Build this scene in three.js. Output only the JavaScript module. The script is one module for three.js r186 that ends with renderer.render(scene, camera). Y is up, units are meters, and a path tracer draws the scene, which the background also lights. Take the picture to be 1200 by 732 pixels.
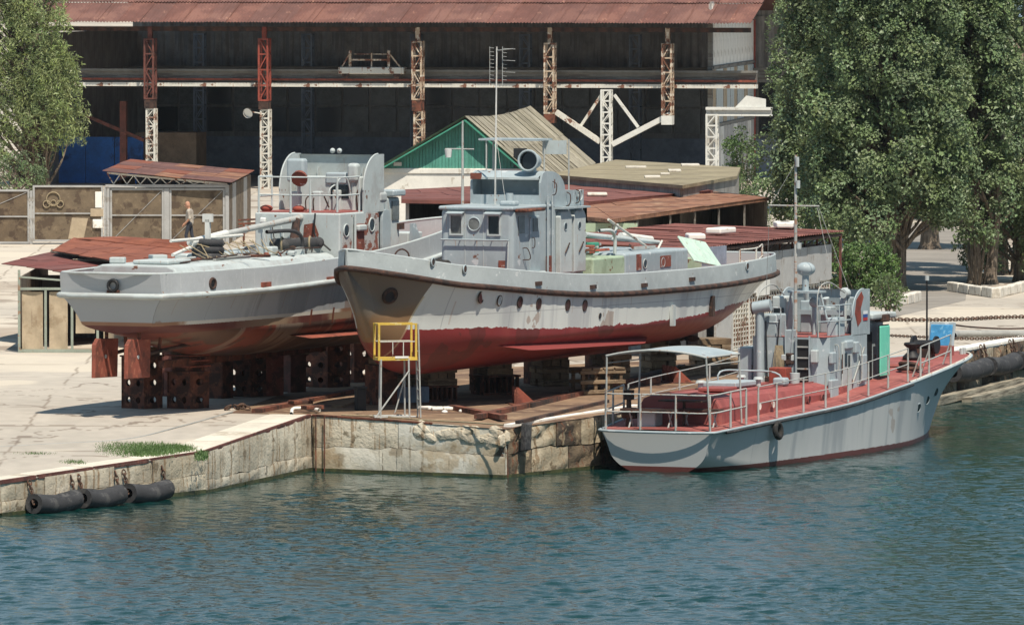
import * as THREE from 'three';
import { mergeGeometries } from 'three/addons/utils/BufferGeometryUtils.js';
import { RoundedBoxGeometry } from 'three/addons/geometries/RoundedBoxGeometry.js';
import { MarchingCubes } from 'three/addons/objects/MarchingCubes.js';

// ---------------------------------------------------------------- camera, sky, sun, exposure
const scene = new THREE.Scene();
const FOCAL = 10000, EYE = 12, PITCH = Math.atan(446 / FOCAL), CAMZ = 230;
const camera = new THREE.PerspectiveCamera(2 * Math.atan(366 / FOCAL) * 180 / Math.PI, 1024 / 624, 20, 4000);
camera.position.set(0, EYE, CAMZ);
camera.rotation.x = -PITCH;
const renderer = new THREE.WebGLRenderer({ antialias: true });
renderer.setSize(1024, 624);
renderer.toneMapping = THREE.LinearToneMapping;
renderer.toneMappingExposure = 1.12;
renderer.shadowMap.enabled = true;
const sunDir = new THREE.Vector3(0.36 * 0.5, 0.866, 0.933 * 0.5).normalize();
const sun = new THREE.DirectionalLight(0xfff4e4, 4.9);
sun.position.copy(sunDir).multiplyScalar(300);
sun.castShadow = true;
sun.shadow.mapSize.set(4096, 4096);
Object.assign(sun.shadow.camera, { left: -70, right: 70, top: 110, bottom: -110, near: 10, far: 700 });
scene.add(sun, sun.target);
sun.target.position.set(0, 0, -50);
sun.position.add(sun.target.position);
{ // clear summer sky, pale at the horizon
  const w = 256, h = 128, d = new Float32Array(w * h * 4);
  for (let j = 0; j < h; j++) {
    const el = Math.max(0, Math.sin(((j + 0.5) / h - 0.5) * Math.PI)), k = Math.pow(1 - el, 3.2);
    for (let i = 0; i < w; i++) {
      const o = (j * w + i) * 4;
      d[o] = 0.15 + 0.21 * k; d[o + 1] = 0.26 + 0.22 * k; d[o + 2] = 0.385 + 0.19 * k; d[o + 3] = 1;
    }
  }
  const t = new THREE.DataTexture(d, w, h, THREE.RGBAFormat, THREE.FloatType);
  t.mapping = THREE.EquirectangularReflectionMapping; t.magFilter = THREE.LinearFilter; t.needsUpdate = true;
  scene.background = t; scene.environment = t;
}

// ---------------------------------------------------------------- helpers
let seed = 7;
const rnd = () => { seed = (seed * 1664525 + 1013904223) >>> 0; return seed / 4294967296; };
const rr = (a, b) => a + (b - a) * rnd();
const V = (x, y, z) => new THREE.Vector3(x, y, z);
const DEG = Math.PI / 180;
// survey of the photograph: the ray through a picture point met with a level plane (metres)
const ray = (px, py) => {
  const a = (px - 600) / FOCAL, b = -(py - 366) / FOCAL, c = Math.cos(PITCH), s = Math.sin(PITCH);
  return V(a, b * c - s, -(c + b * s));
};
const gp = (px, py, h = 0) => { const r = ray(px, py), t = (h - EYE) / r.y; return V(r.x * t, h, CAMZ + r.z * t); };
class Frame { // an upright frame: x along a front, y up, z out of it
  constructor(o, deg) { this.o = o; this.deg = deg; this.c = Math.cos(deg * DEG); this.s = Math.sin(deg * DEG); }
  loc(p) { const x = p.x - this.o.x, z = p.z - this.o.z; return V(x * this.c - z * this.s, p.y - this.o.y, x * this.s + z * this.c); }
  world(x, y, z) { return V(this.o.x + x * this.c + z * this.s, this.o.y + y, this.o.z - x * this.s + z * this.c); }
  at(px, py, lz = 0) {
    const r = ray(px, py), o = this.loc(V(0, EYE, CAMZ)), d = V(r.x * this.c - r.z * this.s, r.y, r.x * this.s + r.z * this.c);
    const t = (lz - o.z) / d.z; return V(o.x + d.x * t, o.y + d.y * t, lz);
  }
}
// names, labels
const used = {};
const numbered = n => { const k = used[n] = (used[n] ?? -1) + 1; return k ? `${n}_${String(k).padStart(3, '0')}` : n; };
function tag(o, label, category, group) { o.userData.label = label; o.userData.category = category; if (group) o.userData.group = group; return o; }
function thing(name, label, category, pos = [0, 0, 0], deg = 0, group) {
  const o = new THREE.Group(); o.name = numbered(name); o.position.set(...(pos.isVector3 ? pos.toArray() : pos)); o.rotation.y = deg * DEG;
  scene.add(o); return tag(o, label, category, group);
}
function copyOf(root, pos, deg, label) {
  const r = root.clone(); r.name = numbered(root.name.replace(/_\d{3}$/, '')); r.userData = { ...root.userData, label };
  r.position.set(...(pos.isVector3 ? pos.toArray() : pos)); r.rotation.y = deg * DEG; scene.add(r); return r;
}
// geometry: everything is de-indexed with uv in metres
function metreUV(g) {
  g = g.index ? g.toNonIndexed() : g;
  const p = g.attributes.position, n = g.attributes.normal, uv = new Float32Array(p.count * 2);
  for (let i = 0; i < p.count; i += 3) {
    let nx = 0, ny = 0, nz = 0;
    for (let k = 0; k < 3; k++) { nx += Math.abs(n.getX(i + k)); ny += Math.abs(n.getY(i + k)); nz += Math.abs(n.getZ(i + k)); }
    for (let k = 0; k < 3; k++) {
      const x = p.getX(i + k), y = p.getY(i + k), z = p.getZ(i + k);
      if (ny >= nx && ny >= nz) { uv[(i + k) * 2] = x; uv[(i + k) * 2 + 1] = z; }
      else if (nx >= nz) { uv[(i + k) * 2] = z; uv[(i + k) * 2 + 1] = y; }
      else { uv[(i + k) * 2] = x; uv[(i + k) * 2 + 1] = y; }
    }
  }
  g.setAttribute('uv', new THREE.BufferAttribute(uv, 2));
  for (const k of Object.keys(g.attributes)) if (!['position', 'normal', 'uv'].includes(k)) g.deleteAttribute(k);
  return g;
}
class MB { // collects shapes, builds one mesh
  constructor() { this.g = []; }
  add(g, keepUV) { this.g.push(keepUV ? (g.index ? g.toNonIndexed() : g) : metreUV(g)); return this; }
  box(x, y, z, w, h, d, ry = 0, rx = 0, rz = 0) { const g = new THREE.BoxGeometry(w, h, d); if (rx || ry || rz) g.applyMatrix4(new THREE.Matrix4().makeRotationFromEuler(new THREE.Euler(rx, ry, rz))); g.translate(x, y, z); return this.add(g); }
  rbox(x, y, z, w, h, d, r = 0.05, ry = 0, seg = 3) { const g = new RoundedBoxGeometry(w, h, d, seg, Math.min(r, w / 2.01, h / 2.01, d / 2.01)); if (ry) g.rotateY(ry); g.translate(x, y, z); return this.add(g); }
  bar(a, b, w, d = w) { // square bar from a to b
    const L = a.distanceTo(b), g = new THREE.BoxGeometry(w, L, d);
    g.applyQuaternion(new THREE.Quaternion().setFromUnitVectors(V(0, 1, 0), b.clone().sub(a).normalize()));
    g.translate((a.x + b.x) / 2, (a.y + b.y) / 2, (a.z + b.z) / 2); return this.add(g);
  }
  cyl(a, b, r0, r1 = r0, seg = 7, open = false) {
    const L = a.distanceTo(b), g = new THREE.CylinderGeometry(r1, r0, L, seg, 1, open);
    g.applyQuaternion(new THREE.Quaternion().setFromUnitVectors(V(0, 1, 0), b.clone().sub(a).normalize()));
    g.translate((a.x + b.x) / 2, (a.y + b.y) / 2, (a.z + b.z) / 2); return this.add(g);
  }
  tube(pts, r, seg = 6, n = 0, closed = false) { return this.add(new THREE.TubeGeometry(new THREE.CatmullRomCurve3(pts, closed, 'centripetal'), n || pts.length * 4, r, seg, closed)); }
  torus(c, R, r, ax = V(0, 0, 1), seg = 14, rs = 7) { const g = new THREE.TorusGeometry(R, r, rs, seg); g.applyQuaternion(new THREE.Quaternion().setFromUnitVectors(V(0, 0, 1), ax.clone().normalize())); g.translate(c.x, c.y, c.z); return this.add(g); }
  ball(c, rx, ry = rx, rz = rx, seg = 12) { const g = new THREE.SphereGeometry(1, seg, Math.ceil(seg * 0.7)); g.scale(rx, ry, rz); g.translate(c.x, c.y, c.z); return this.add(g); }
  lathe(pts, c, seg = 16) { const g = new THREE.LatheGeometry(pts.map(p => new THREE.Vector2(p[0], p[1])), seg); g.translate(c.x, c.y, c.z); return this.add(g); }
  ext(pts, depth, holes = [], bevel = 0) { const s = new THREE.Shape(pts.map(p => new THREE.Vector2(p[0], p[1]))); for (const h of holes) s.holes.push(new THREE.Path(h.map(p => new THREE.Vector2(p[0], p[1])))); return new THREE.ExtrudeGeometry(s, { depth, bevelEnabled: bevel > 0, bevelSize: bevel, bevelThickness: bevel, bevelSegments: 2, steps: 1 }); }
  geo() { return this.g.length === 1 ? this.g[0] : mergeGeometries(this.g, false); }
  build(name, mat, parent = scene, label) {
    const m = new THREE.Mesh(this.geo(), mat); m.name = parent === scene ? numbered(name) : name; m.castShadow = m.receiveShadow = true; parent.add(m);
    if (label) m.userData.label = label; return m;
  }
}
const mb = () => new MB();
function triGeo(pos, uv) { // free triangles
  const g = new THREE.BufferGeometry(); g.setAttribute('position', new THREE.BufferAttribute(new Float32Array(pos), 3));
  if (uv) g.setAttribute('uv', new THREE.BufferAttribute(new Float32Array(uv), 2));
  g.computeVertexNormals(); return g;
}
function gridGeo(nu, nv, fn, uvfn) { // smooth grid, fn(u,v) -> Vector3
  const P = [], U = [], I = [];
  for (let j = 0; j <= nv; j++) for (let i = 0; i <= nu; i++) { const p = fn(i / nu, j / nv); P.push(p.x, p.y, p.z); const t = uvfn ? uvfn(i / nu, j / nv, p) : [i / nu, j / nv]; U.push(t[0], t[1]); }
  for (let j = 0; j < nv; j++) for (let i = 0; i < nu; i++) { const a = j * (nu + 1) + i, b = a + 1, c = a + nu + 1, d = c + 1; I.push(a, b, d, a, d, c); }
  const g = new THREE.BufferGeometry(); g.setAttribute('position', new THREE.BufferAttribute(new Float32Array(P), 3)); g.setAttribute('uv', new THREE.BufferAttribute(new Float32Array(U), 2)); g.setIndex(I); g.computeVertexNormals(); return g;
}
function slab(pts, th) { // plate over a (nearly flat) polygon of points, th thick downwards
  const flat = pts.map(p => new THREE.Vector2(p.x, p.z)), tri = THREE.ShapeUtils.triangulateShape(flat, []), P = [];
  const put = (p, dy) => P.push(p.x, p.y + dy, p.z), area = THREE.ShapeUtils.area(flat);
  const flip = area > 0;
  for (const [a, b, c] of tri) {
    for (const i of flip ? [a, c, b] : [a, b, c]) put(pts[i], 0);
    for (const i of flip ? [a, b, c] : [a, c, b]) put(pts[i], -th);
  }
  for (let i = 0; i < pts.length; i++) { const a = pts[i], b = pts[(i + 1) % pts.length]; const q = flip ? [[a, 0], [b, 0], [b, -th], [a, 0], [b, -th], [a, -th]] : [[a, 0], [b, -th], [b, 0], [a, 0], [a, -th], [b, -th]]; for (const [p, d] of q) put(p, d); }
  return triGeo(P);
}
const lerp3 = (a, b, t) => a.clone().lerp(b, t);
const bil = (c, u, v) => lerp3(lerp3(c[0], c[1], u), lerp3(c[3], c[2], u), v);
function sheets(parent, c, nu, nv, mats, o = {}) { // a roof of single sheets over the four-cornered field c: nu along c0-c1, nv along c0-c3
  const th = o.th ?? 0.02, lift = o.lift ?? 0.018;
  for (let j = 0; j < nv; j++) for (let i = 0; i < nu; i++) {
    if (o.skip && o.skip(i, j)) continue;
    const e = 0.012, u0 = i / nu + (i ? 0 : 0), u1 = (i + 1) / nu + (i < nu - 1 ? e / 4 : 0), v0 = j / nv, v1 = (j + 1) / nv + (j < nv - 1 ? e : 0);
    const q = [bil(c, u0, v0), bil(c, u1, v0), bil(c, u1, v1), bil(c, u0, v1)];
    const dy = ((i + j) % 2) * lift * 0.6 + rnd() * lift; q.forEach(p => { p.y += dy + rr(-1, 1) * (o.warp ?? 0.008); });
    if (o.waves) {
      const n = V(0, 1, 0), k = o.waves * 2;
      mb().add(gridGeo(k, 1, (u, v) => { const p = bil(q, u, v); p.y += Math.cos(u * o.waves * Math.PI * 2) * (o.amp ?? 0.02); return p; })).build(o.name ?? 'roof_sheet', mats[Math.floor(rnd() * mats.length)], parent);
    } else mb().add(slab(q, th)).build(o.name ?? 'roof_sheet', mats[Math.floor(rnd() * mats.length)], parent);
  }
}
// ---------------------------------------------------------------- textures
const NT = 512;
function fbm(px, py, oct, sd, n = NT) { // tiling noise, 0..1
  const out = new Float32Array(n * n); let amp = 1, tot = 0; let s = sd * 7919 + 13;
  const r = () => { s = (s * 1664525 + 1013904223) >>> 0; return s / 4294967296; };
  for (let o = 0; o < oct; o++) {
    const a = Math.min(px << o, n), b = Math.min(py << o, n), L = new Float32Array(a * b); for (let i = 0; i < L.length; i++) L[i] = r();
    const xi = new Int32Array(n), xf = new Float32Array(n); for (let i = 0; i < n; i++) { const t = i / n * a; xi[i] = Math.floor(t); const f = t - xi[i]; xf[i] = f * f * (3 - 2 * f); }
    for (let j = 0; j < n; j++) {
      const t = j / n * b, y0 = Math.floor(t); let f = t - y0; f = f * f * (3 - 2 * f); const r0 = y0 * a, r1 = ((y0 + 1) % b) * a;
      for (let i = 0; i < n; i++) { const x0 = xi[i], x1 = (x0 + 1) % a, g = xf[i]; const u = L[r0 + x0] * (1 - g) + L[r0 + x1] * g, w = L[r1 + x0] * (1 - g) + L[r1 + x1] * g; out[j * n + i] += amp * (u * (1 - f) + w * f); }
    }
    tot += amp; amp *= 0.55;
  }
  let mn = 1e9, mx = -1e9; for (let i = 0; i < out.length; i++) { out[i] /= tot; if (out[i] < mn) mn = out[i]; if (out[i] > mx) mx = out[i]; }
  for (let i = 0; i < out.length; i++) out[i] = (out[i] - mn) / (mx - mn); return out;
}
const F = { c: fbm(4, 4, 6, 1), d: fbm(5, 5, 6, 2), m: fbm(14, 14, 5, 3), f: fbm(60, 60, 3, 4), vs: fbm(48, 3, 4, 5), hs: fbm(3, 48, 4, 6), e: fbm(7, 7, 6, 8), g: fbm(128, 128, 2, 9), vt: fbm(110, 5, 3, 10) };
const ss = (a, b, x) => { x = Math.min(1, Math.max(0, (x - a) / (b - a))); return x * x * (3 - 2 * x); };
const warnTex = [];
function dataTex(n, m, fill, srgb = true) {
  const d = new Uint8Array(n * m * 4); fill(d);
  const t = new THREE.DataTexture(d, n, m, THREE.RGBAFormat); t.wrapS = t.wrapT = THREE.RepeatWrapping; t.magFilter = THREE.LinearFilter; t.minFilter = THREE.LinearMipmapLinearFilter; t.generateMipmaps = true;
  if (srgb) t.colorSpace = THREE.SRGBColorSpace; t.needsUpdate = true; warnTex.push(t); return t;
}
// base colour + soft variation + layers {c colour, f field, t threshold, w softness, a strength}
function paintTex(base, size, vari, layers = []) {
  const t = dataTex(NT, NT, d => {
    for (let i = 0; i < NT * NT; i++) {
      const k = 1 + vari * (F.c[i] - 0.5) + vari * 0.8 * (F.m[i] - 0.5) + vari * 0.7 * (F.f[i] - 0.5);
      let r = base[0] * k, g = base[1] * k, b = base[2] * k;
      for (const l of layers) { const a = (l.a ?? 1) * ss(l.t, l.t + (l.w ?? 0.08), F[l.f][i] * 0.8 + F.f[i] * 0.2); r += (l.c[0] - r) * a; g += (l.c[1] - g) * a; b += (l.c[2] - b) * a; }
      d[i * 4] = Math.max(0, Math.min(255, r)); d[i * 4 + 1] = Math.max(0, Math.min(255, g)); d[i * 4 + 2] = Math.max(0, Math.min(255, b)); d[i * 4 + 3] = 255;
    }
  });
  t.repeat.set(1 / size, 1 / size); return t;
}
const bumpTex = (f, size) => { const t = dataTex(NT, NT, d => { for (let i = 0; i < NT * NT; i++) { const v = Math.round(255 * (F[f][i] * 0.7 + F.f[i] * 0.3)); d[i * 4] = d[i * 4 + 1] = d[i * 4 + 2] = v; d[i * 4 + 3] = 255; } }, false); t.repeat.set(1 / size, 1 / size); return t; };
const mat = (map, rough = 0.8, metal = 0, extra = {}) => new THREE.MeshStandardMaterial({ ...(map?.isTexture ? { map } : { color: new THREE.Color(`rgb(${map.join(',')})`) }), roughness: rough, metalness: metal, side: THREE.DoubleSide, ...extra });
const shade = (m, r, g = r, b = r) => { const k = m.clone(); k.color.setRGB(r, g, b); return k; }; // the same paint in another batch
const RUST = [104, 62, 44], RUSTD = [66, 44, 36], RUSTL = [150, 92, 62];
const bumpFine = bumpTex('m', 1.2), bumpRough = bumpTex('e', 2.5);
const M = {};
{ // yard concrete: one big map over the whole yard (60 x 210 m), slabs, cracks, oil and dust
  const n = 1024, A = fbm(5, 16, 7, 61, n), B = fbm(9, 40, 6, 62, n), C = fbm(3, 8, 5, 63, n), D = fbm(200, 400, 2, 64, n), K = fbm(8, 26, 5, 65, n);
  const t = dataTex(n, n, d => {
    for (let j = 0; j < n; j++) for (let i = 0; i < n; i++) {
      const o = j * n + i, k = 1 + 0.14 * (A[o] - 0.5) + 0.10 * (D[o] - 0.5); let r = 181 * k, g = 172 * k, b = 159 * k;
      const mix = (c, a) => { r += (c[0] - r) * a; g += (c[1] - g) * a; b += (c[2] - b) * a; };
      mix([206, 195, 178], 0.75 * ss(0.52, 0.72, C[o])); mix([146, 130, 114], 0.6 * ss(0.62, 0.74, A[o])); mix([124, 108, 94], 0.55 * ss(0.66, 0.74, B[o])); mix([212, 200, 180], 0.6 * ss(0.68, 0.76, K[o]));
      const sx = (i + 6 * (B[o] - 0.5)) / n * 60 % 6.0, sz = (j + 5 * (A[o] - 0.5)) / n * 210 % 7; if (sx < 0.06 || sz < 0.22) mix([112, 98, 84], 0.55 * ss(0.3, 0.5, A[(o * 7) % (n * n)]));
      const cr = Math.abs(K[o] - 0.45); if (cr < 0.006) mix([104, 90, 78], 0.6);
      d[o * 4] = Math.min(255, r); d[o * 4 + 1] = Math.min(255, g); d[o * 4 + 2] = Math.min(255, b); d[o * 4 + 3] = 255;
    }
  }); t.repeat.set(1 / 60, 1 / 210); M.ground = mat(t, 0.95, 0, { bumpMap: bumpRough, bumpScale: 0.01 });
}
M.slip = mat(paintTex([128, 104, 82], 6, 0.25, [{ c: [92, 68, 54], f: 'd', t: 0.5, w: 0.15, a: 0.7 }, { c: [164, 140, 112], f: 'm', t: 0.66, w: 0.08, a: 0.7 }]), 0.95, 0, { bumpMap: bumpRough, bumpScale: 0.02 });
M.road = mat(paintTex([140, 134, 126], 10, 0.14, [{ c: [116, 110, 104], f: 'd', t: 0.55, w: 0.15, a: 0.5 }]), 0.95);
M.quay = mat(paintTex([188, 179, 160], 5, 0.2, [{ c: [208, 200, 182], f: 'c', t: 0.55, w: 0.15, a: 0.8 }, { c: [132, 106, 78], f: 'vs', t: 0.6, w: 0.12, a: 0.6 }, { c: [96, 84, 66], f: 'm', t: 0.7, w: 0.06, a: 0.6 }, { c: [150, 112, 78], f: 'vt', t: 0.72, w: 0.06, a: 0.5 }]), 0.95, 0, { bumpMap: bumpRough, bumpScale: 0.03 });
M.quayDark = mat(paintTex([120, 104, 84], 4, 0.3, [{ c: [66, 56, 48], f: 'e', t: 0.5, w: 0.12, a: 0.85 }, { c: [176, 158, 128], f: 'm', t: 0.62, w: 0.06, a: 0.8 }, { c: [112, 66, 44], f: 'vs', t: 0.64, w: 0.08, a: 0.7 }]), 0.95, 0, { bumpMap: bumpRough, bumpScale: 0.04 });
M.cap = mat(paintTex([206, 198, 182], 5, 0.12, [{ c: [160, 146, 126], f: 'd', t: 0.62, w: 0.1, a: 0.6 }]), 0.9);
M.weed = mat(paintTex([74, 78, 48], 2, 0.35, [{ c: [48, 52, 34], f: 'm', t: 0.5, w: 0.1, a: 0.8 }]), 0.6);
M.roofRust = mat(paintTex([110, 76, 68], 6, 0.2, [{ c: [130, 94, 82], f: 'c', t: 0.55, w: 0.2, a: 0.7 }, { c: [96, 62, 52], f: 'vs', t: 0.62, w: 0.12, a: 0.6 }, { c: [172, 134, 112], f: 'm', t: 0.78, w: 0.05, a: 0.5 }]), 0.85);
M.roofRust2 = shade(M.roofRust, 0.86, 0.82, 0.82); M.roofRust3 = shade(M.roofRust, 1.1, 1.06, 1.04); M.roofRust4 = shade(M.roofRust, 1.02, 0.94, 0.9);
M.roofRed = mat(paintTex([122, 76, 68], 5, 0.18, [{ c: [104, 64, 58], f: 'd', t: 0.55, w: 0.15, a: 0.7 }, { c: [164, 110, 92], f: 'm', t: 0.74, w: 0.08, a: 0.5 }]), 0.85);
M.roofRed2 = shade(M.roofRed, 0.88, 0.86, 0.86);
M.roofBrown = mat(paintTex([140, 100, 78], 5, 0.25, [{ c: [176, 146, 118], f: 'e', t: 0.6, w: 0.12, a: 0.7 }, { c: [100, 68, 54], f: 'd', t: 0.56, w: 0.12, a: 0.7 }]), 0.9);
M.roofBrown2 = shade(M.roofBrown, 0.9, 0.84, 0.8);
M.roofGrey = mat(paintTex([142, 132, 108], 6, 0.2, [{ c: [118, 108, 88], f: 'd', t: 0.55, w: 0.15, a: 0.6 }, { c: [172, 164, 146], f: 'm', t: 0.74, w: 0.06, a: 0.6 }]), 0.95);
M.slate = mat(paintTex([150, 144, 128], 5, 0.2, [{ c: [112, 106, 94], f: 'hs', t: 0.52, w: 0.12, a: 0.7 }, { c: [182, 176, 160], f: 'm', t: 0.72, w: 0.08, a: 0.6 }]), 0.95);
M.slate2 = shade(M.slate, 0.88, 0.87, 0.84);
M.terra = mat(paintTex([140, 82, 60], 5, 0.18, [{ c: [116, 66, 50], f: 'c', t: 0.55, w: 0.16, a: 0.7 }, { c: [164, 106, 80], f: 'm', t: 0.72, w: 0.1, a: 0.5 }]), 0.9);
M.terra2 = shade(M.terra, 0.9, 0.88, 0.86);
M.plum = mat(paintTex([120, 66, 58], 5, 0.18, [{ c: [92, 54, 48], f: 'c', t: 0.55, w: 0.16, a: 0.7 }, { c: [150, 128, 110], f: 'hs', t: 0.74, w: 0.06, a: 0.6 }]), 0.9);
M.whiteRust = mat(paintTex([206, 204, 194], 2.5, 0.08, [{ c: RUST, f: 'e', t: 0.64, w: 0.06, a: 0.85 }, { c: RUSTL, f: 'vs', t: 0.7, w: 0.06, a: 0.6 }]), 0.7);
M.paleRust = mat(paintTex([176, 158, 136], 2.0, 0.2, [{ c: RUST, f: 'e', t: 0.46, w: 0.1, a: 0.9 }, { c: [210, 204, 190], f: 'm', t: 0.62, w: 0.05, a: 0.8 }]), 0.8);
M.whitePaint = mat(paintTex([214, 214, 208], 3, 0.07, [{ c: [176, 170, 158], f: 'd', t: 0.66, w: 0.1, a: 0.6 }, { c: RUST, f: 'vt', t: 0.8, w: 0.05, a: 0.6 }]), 0.7);
M.redSteel = mat(paintTex([142, 66, 52], 2, 0.2, [{ c: [110, 58, 46], f: 'e', t: 0.58, w: 0.1, a: 0.7 }]), 0.75);
M.brownSteel = mat(paintTex([104, 62, 54], 2, 0.25, [{ c: [70, 48, 42], f: 'e', t: 0.55, w: 0.1, a: 0.7 }, { c: [140, 90, 74], f: 'm', t: 0.7, w: 0.06, a: 0.5 }]), 0.85);
M.rust = mat(paintTex([108, 64, 48], 1.6, 0.3, [{ c: RUSTD, f: 'e', t: 0.5, w: 0.12, a: 0.85 }, { c: [150, 96, 70], f: 'm', t: 0.68, w: 0.07, a: 0.6 }]), 0.9, 0, { bumpMap: bumpFine, bumpScale: 0.004 });
M.rustDark = mat(paintTex([72, 52, 44], 1.6, 0.3, [{ c: [44, 36, 34], f: 'e', t: 0.5, w: 0.12, a: 0.85 }, { c: [116, 74, 56], f: 'm', t: 0.7, w: 0.07, a: 0.5 }]), 0.9);
M.rustRed = mat(paintTex([138, 74, 58], 1.8, 0.2, [{ c: [102, 58, 46], f: 'e', t: 0.56, w: 0.12, a: 0.8 }, { c: [168, 108, 84], f: 'm', t: 0.7, w: 0.06, a: 0.6 }]), 0.85);
M.beam = mat(paintTex([118, 116, 110], 4, 0.15, [{ c: [84, 76, 70], f: 'hs', t: 0.55, w: 0.1, a: 0.7 }]), 0.8);
M.oldWall = mat(paintTex([146, 145, 142], 4, 0.2, [{ c: [122, 120, 118], f: 'vs', t: 0.5, w: 0.12, a: 0.7 }, { c: [150, 146, 138], f: 'e', t: 0.64, w: 0.1, a: 0.5 }]), 0.9);
M.blueWall = mat(paintTex([42, 104, 178], 4, 0.2, [{ c: [24, 54, 98], f: 'd', t: 0.58, w: 0.12, a: 0.6 }]), 0.7);
M.greyBlue = mat(paintTex([134, 146, 160], 4, 0.18, [{ c: [112, 122, 134], f: 'd', t: 0.58, w: 0.12, a: 0.6 }]), 0.8);
M.darkGlass = mat([38, 42, 44], 0.25);
M.paneDirty = mat(paintTex([98, 102, 100], 3, 0.4), 0.35);
M.greenPlank = mat(paintTex([84, 150, 134], 3, 0.12, [{ c: [56, 122, 106], f: 'vt', t: 0.58, w: 0.1, a: 0.6 }, { c: [84, 164, 138], f: 'vs', t: 0.7, w: 0.08, a: 0.4 }]), 0.75);
M.greenTrim = mat(paintTex([66, 146, 122], 2, 0.12), 0.7);
M.whitewash = mat(paintTex([234, 231, 222], 4, 0.07, [{ c: [186, 178, 164], f: 'e', t: 0.66, w: 0.08, a: 0.7 }]), 0.9);
M.brickDull = mat(paintTex([142, 122, 102], 3, 0.2), 0.95);
M.gateGrey = mat(paintTex([168, 168, 166], 3, 0.08, [{ c: [136, 128, 118], f: 'e', t: 0.64, w: 0.1, a: 0.6 }, { c: RUST, f: 'vt', t: 0.8, w: 0.05, a: 0.6 }]), 0.7);
M.mesh = mat(paintTex([112, 98, 80], 2.6, 0.2, [{ c: [80, 66, 54], f: 'e', t: 0.52, w: 0.14, a: 0.8 }, { c: [140, 126, 102], f: 'm', t: 0.7, w: 0.08, a: 0.5 }]), 0.95);
M.mesh2 = shade(M.mesh, 0.85, 0.82, 0.8);
M.canvasTan = mat(paintTex([172, 156, 132], 3, 0.12, [{ c: [146, 128, 104], f: 'd', t: 0.56, w: 0.14, a: 0.7 }, { c: [120, 102, 84], f: 'vs', t: 0.72, w: 0.08, a: 0.4 }]), 0.95);
M.frameGreen = mat(paintTex([142, 150, 138], 2, 0.12, [{ c: RUSTL, f: 'e', t: 0.7, w: 0.06, a: 0.5 }]), 0.8);
M.boatGrey = mat(paintTex([160, 172, 176], 4, 0.07, [{ c: [144, 156, 160], f: 'd', t: 0.56, w: 0.16, a: 0.6 }, { c: [178, 185, 190], f: 'vs', t: 0.64, w: 0.12, a: 0.45 }, { c: [206, 210, 210], f: 'm', t: 0.76, w: 0.02, a: 0.7 }, { c: RUSTL, f: 'vt', t: 0.78, w: 0.05, a: 0.45 }, { c: RUST, f: 'e', t: 0.8, w: 0.03, a: 0.8 }]), 0.6);
M.boatPale = mat(paintTex([180, 188, 187], 4, 0.08, [{ c: [160, 160, 158], f: 'd', t: 0.56, w: 0.16, a: 0.6 }, { c: RUSTL, f: 'vt', t: 0.78, w: 0.05, a: 0.5 }, { c: RUST, f: 'e', t: 0.79, w: 0.03, a: 0.85 }]), 0.65);
M.primer = mat(paintTex([126, 70, 56], 1.5, 0.15, [{ c: [100, 58, 48], f: 'e', t: 0.55, w: 0.1, a: 0.8 }, { c: [176, 174, 170], f: 'm', t: 0.74, w: 0.03, a: 0.9 }]), 0.8);
M.peel = mat(paintTex([172, 172, 170], 1.5, 0.1, [{ c: [128, 76, 60], f: 'e', t: 0.5, w: 0.03, a: 0.95 }, { c: [96, 62, 50], f: 'm', t: 0.7, w: 0.05, a: 0.7 }]), 0.75);
M.deckRed = mat(paintTex([150, 84, 78], 4, 0.12, [{ c: [170, 108, 98], f: 'd', t: 0.56, w: 0.16, a: 0.7 }, { c: [126, 66, 60], f: 'e', t: 0.6, w: 0.12, a: 0.6 }, { c: [188, 168, 156], f: 'm', t: 0.8, w: 0.05, a: 0.6 }]), 0.75);
M.trunkRed = mat(paintTex([146, 76, 72], 4, 0.12, [{ c: [166, 98, 90], f: 'd', t: 0.56, w: 0.16, a: 0.7 }, { c: [124, 64, 60], f: 'e', t: 0.62, w: 0.12, a: 0.5 }]), 0.65);
M.paleGreen = mat(paintTex([160, 178, 152], 3, 0.1, [{ c: [138, 154, 128], f: 'e', t: 0.58, w: 0.1, a: 0.6 }, { c: RUST, f: 'm', t: 0.76, w: 0.04, a: 0.8 }]), 0.75);
M.mint = mat(paintTex([190, 214, 198], 1.2, 0.08, [{ c: [212, 226, 212], f: 'e', t: 0.55, w: 0.1, a: 0.6 }, { c: [150, 140, 120], f: 'm', t: 0.74, w: 0.06, a: 0.6 }]), 0.7);
M.teal = mat(paintTex([112, 206, 178], 2, 0.06, [{ c: [140, 214, 190], f: 'e', t: 0.62, w: 0.1, a: 0.5 }]), 0.5);
M.blueHatch = mat(paintTex([66, 142, 190], 1, 0.15, [{ c: [130, 184, 212], f: 'm', t: 0.68, w: 0.06, a: 0.8 }]), 0.55);
M.black = mat([24, 24, 26], 0.6);
M.rubber = mat(paintTex([56, 56, 58], 2, 0.25, [{ c: [92, 90, 88], f: 'e', t: 0.58, w: 0.12, a: 0.7 }, { c: [30, 30, 32], f: 'm', t: 0.66, w: 0.08, a: 0.6 }]), 0.85);
M.tyre = mat(paintTex([40, 39, 38], 1, 0.3, [{ c: [72, 68, 62], f: 'm', t: 0.6, w: 0.1, a: 0.6 }]), 0.85);
M.wood = mat(paintTex([132, 114, 92], 1.6, 0.2, [{ c: [92, 76, 60], f: 'hs', t: 0.52, w: 0.1, a: 0.8 }, { c: [164, 146, 120], f: 'm', t: 0.7, w: 0.06, a: 0.5 }]), 0.95, 0, { bumpMap: bumpFine, bumpScale: 0.008 });
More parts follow.
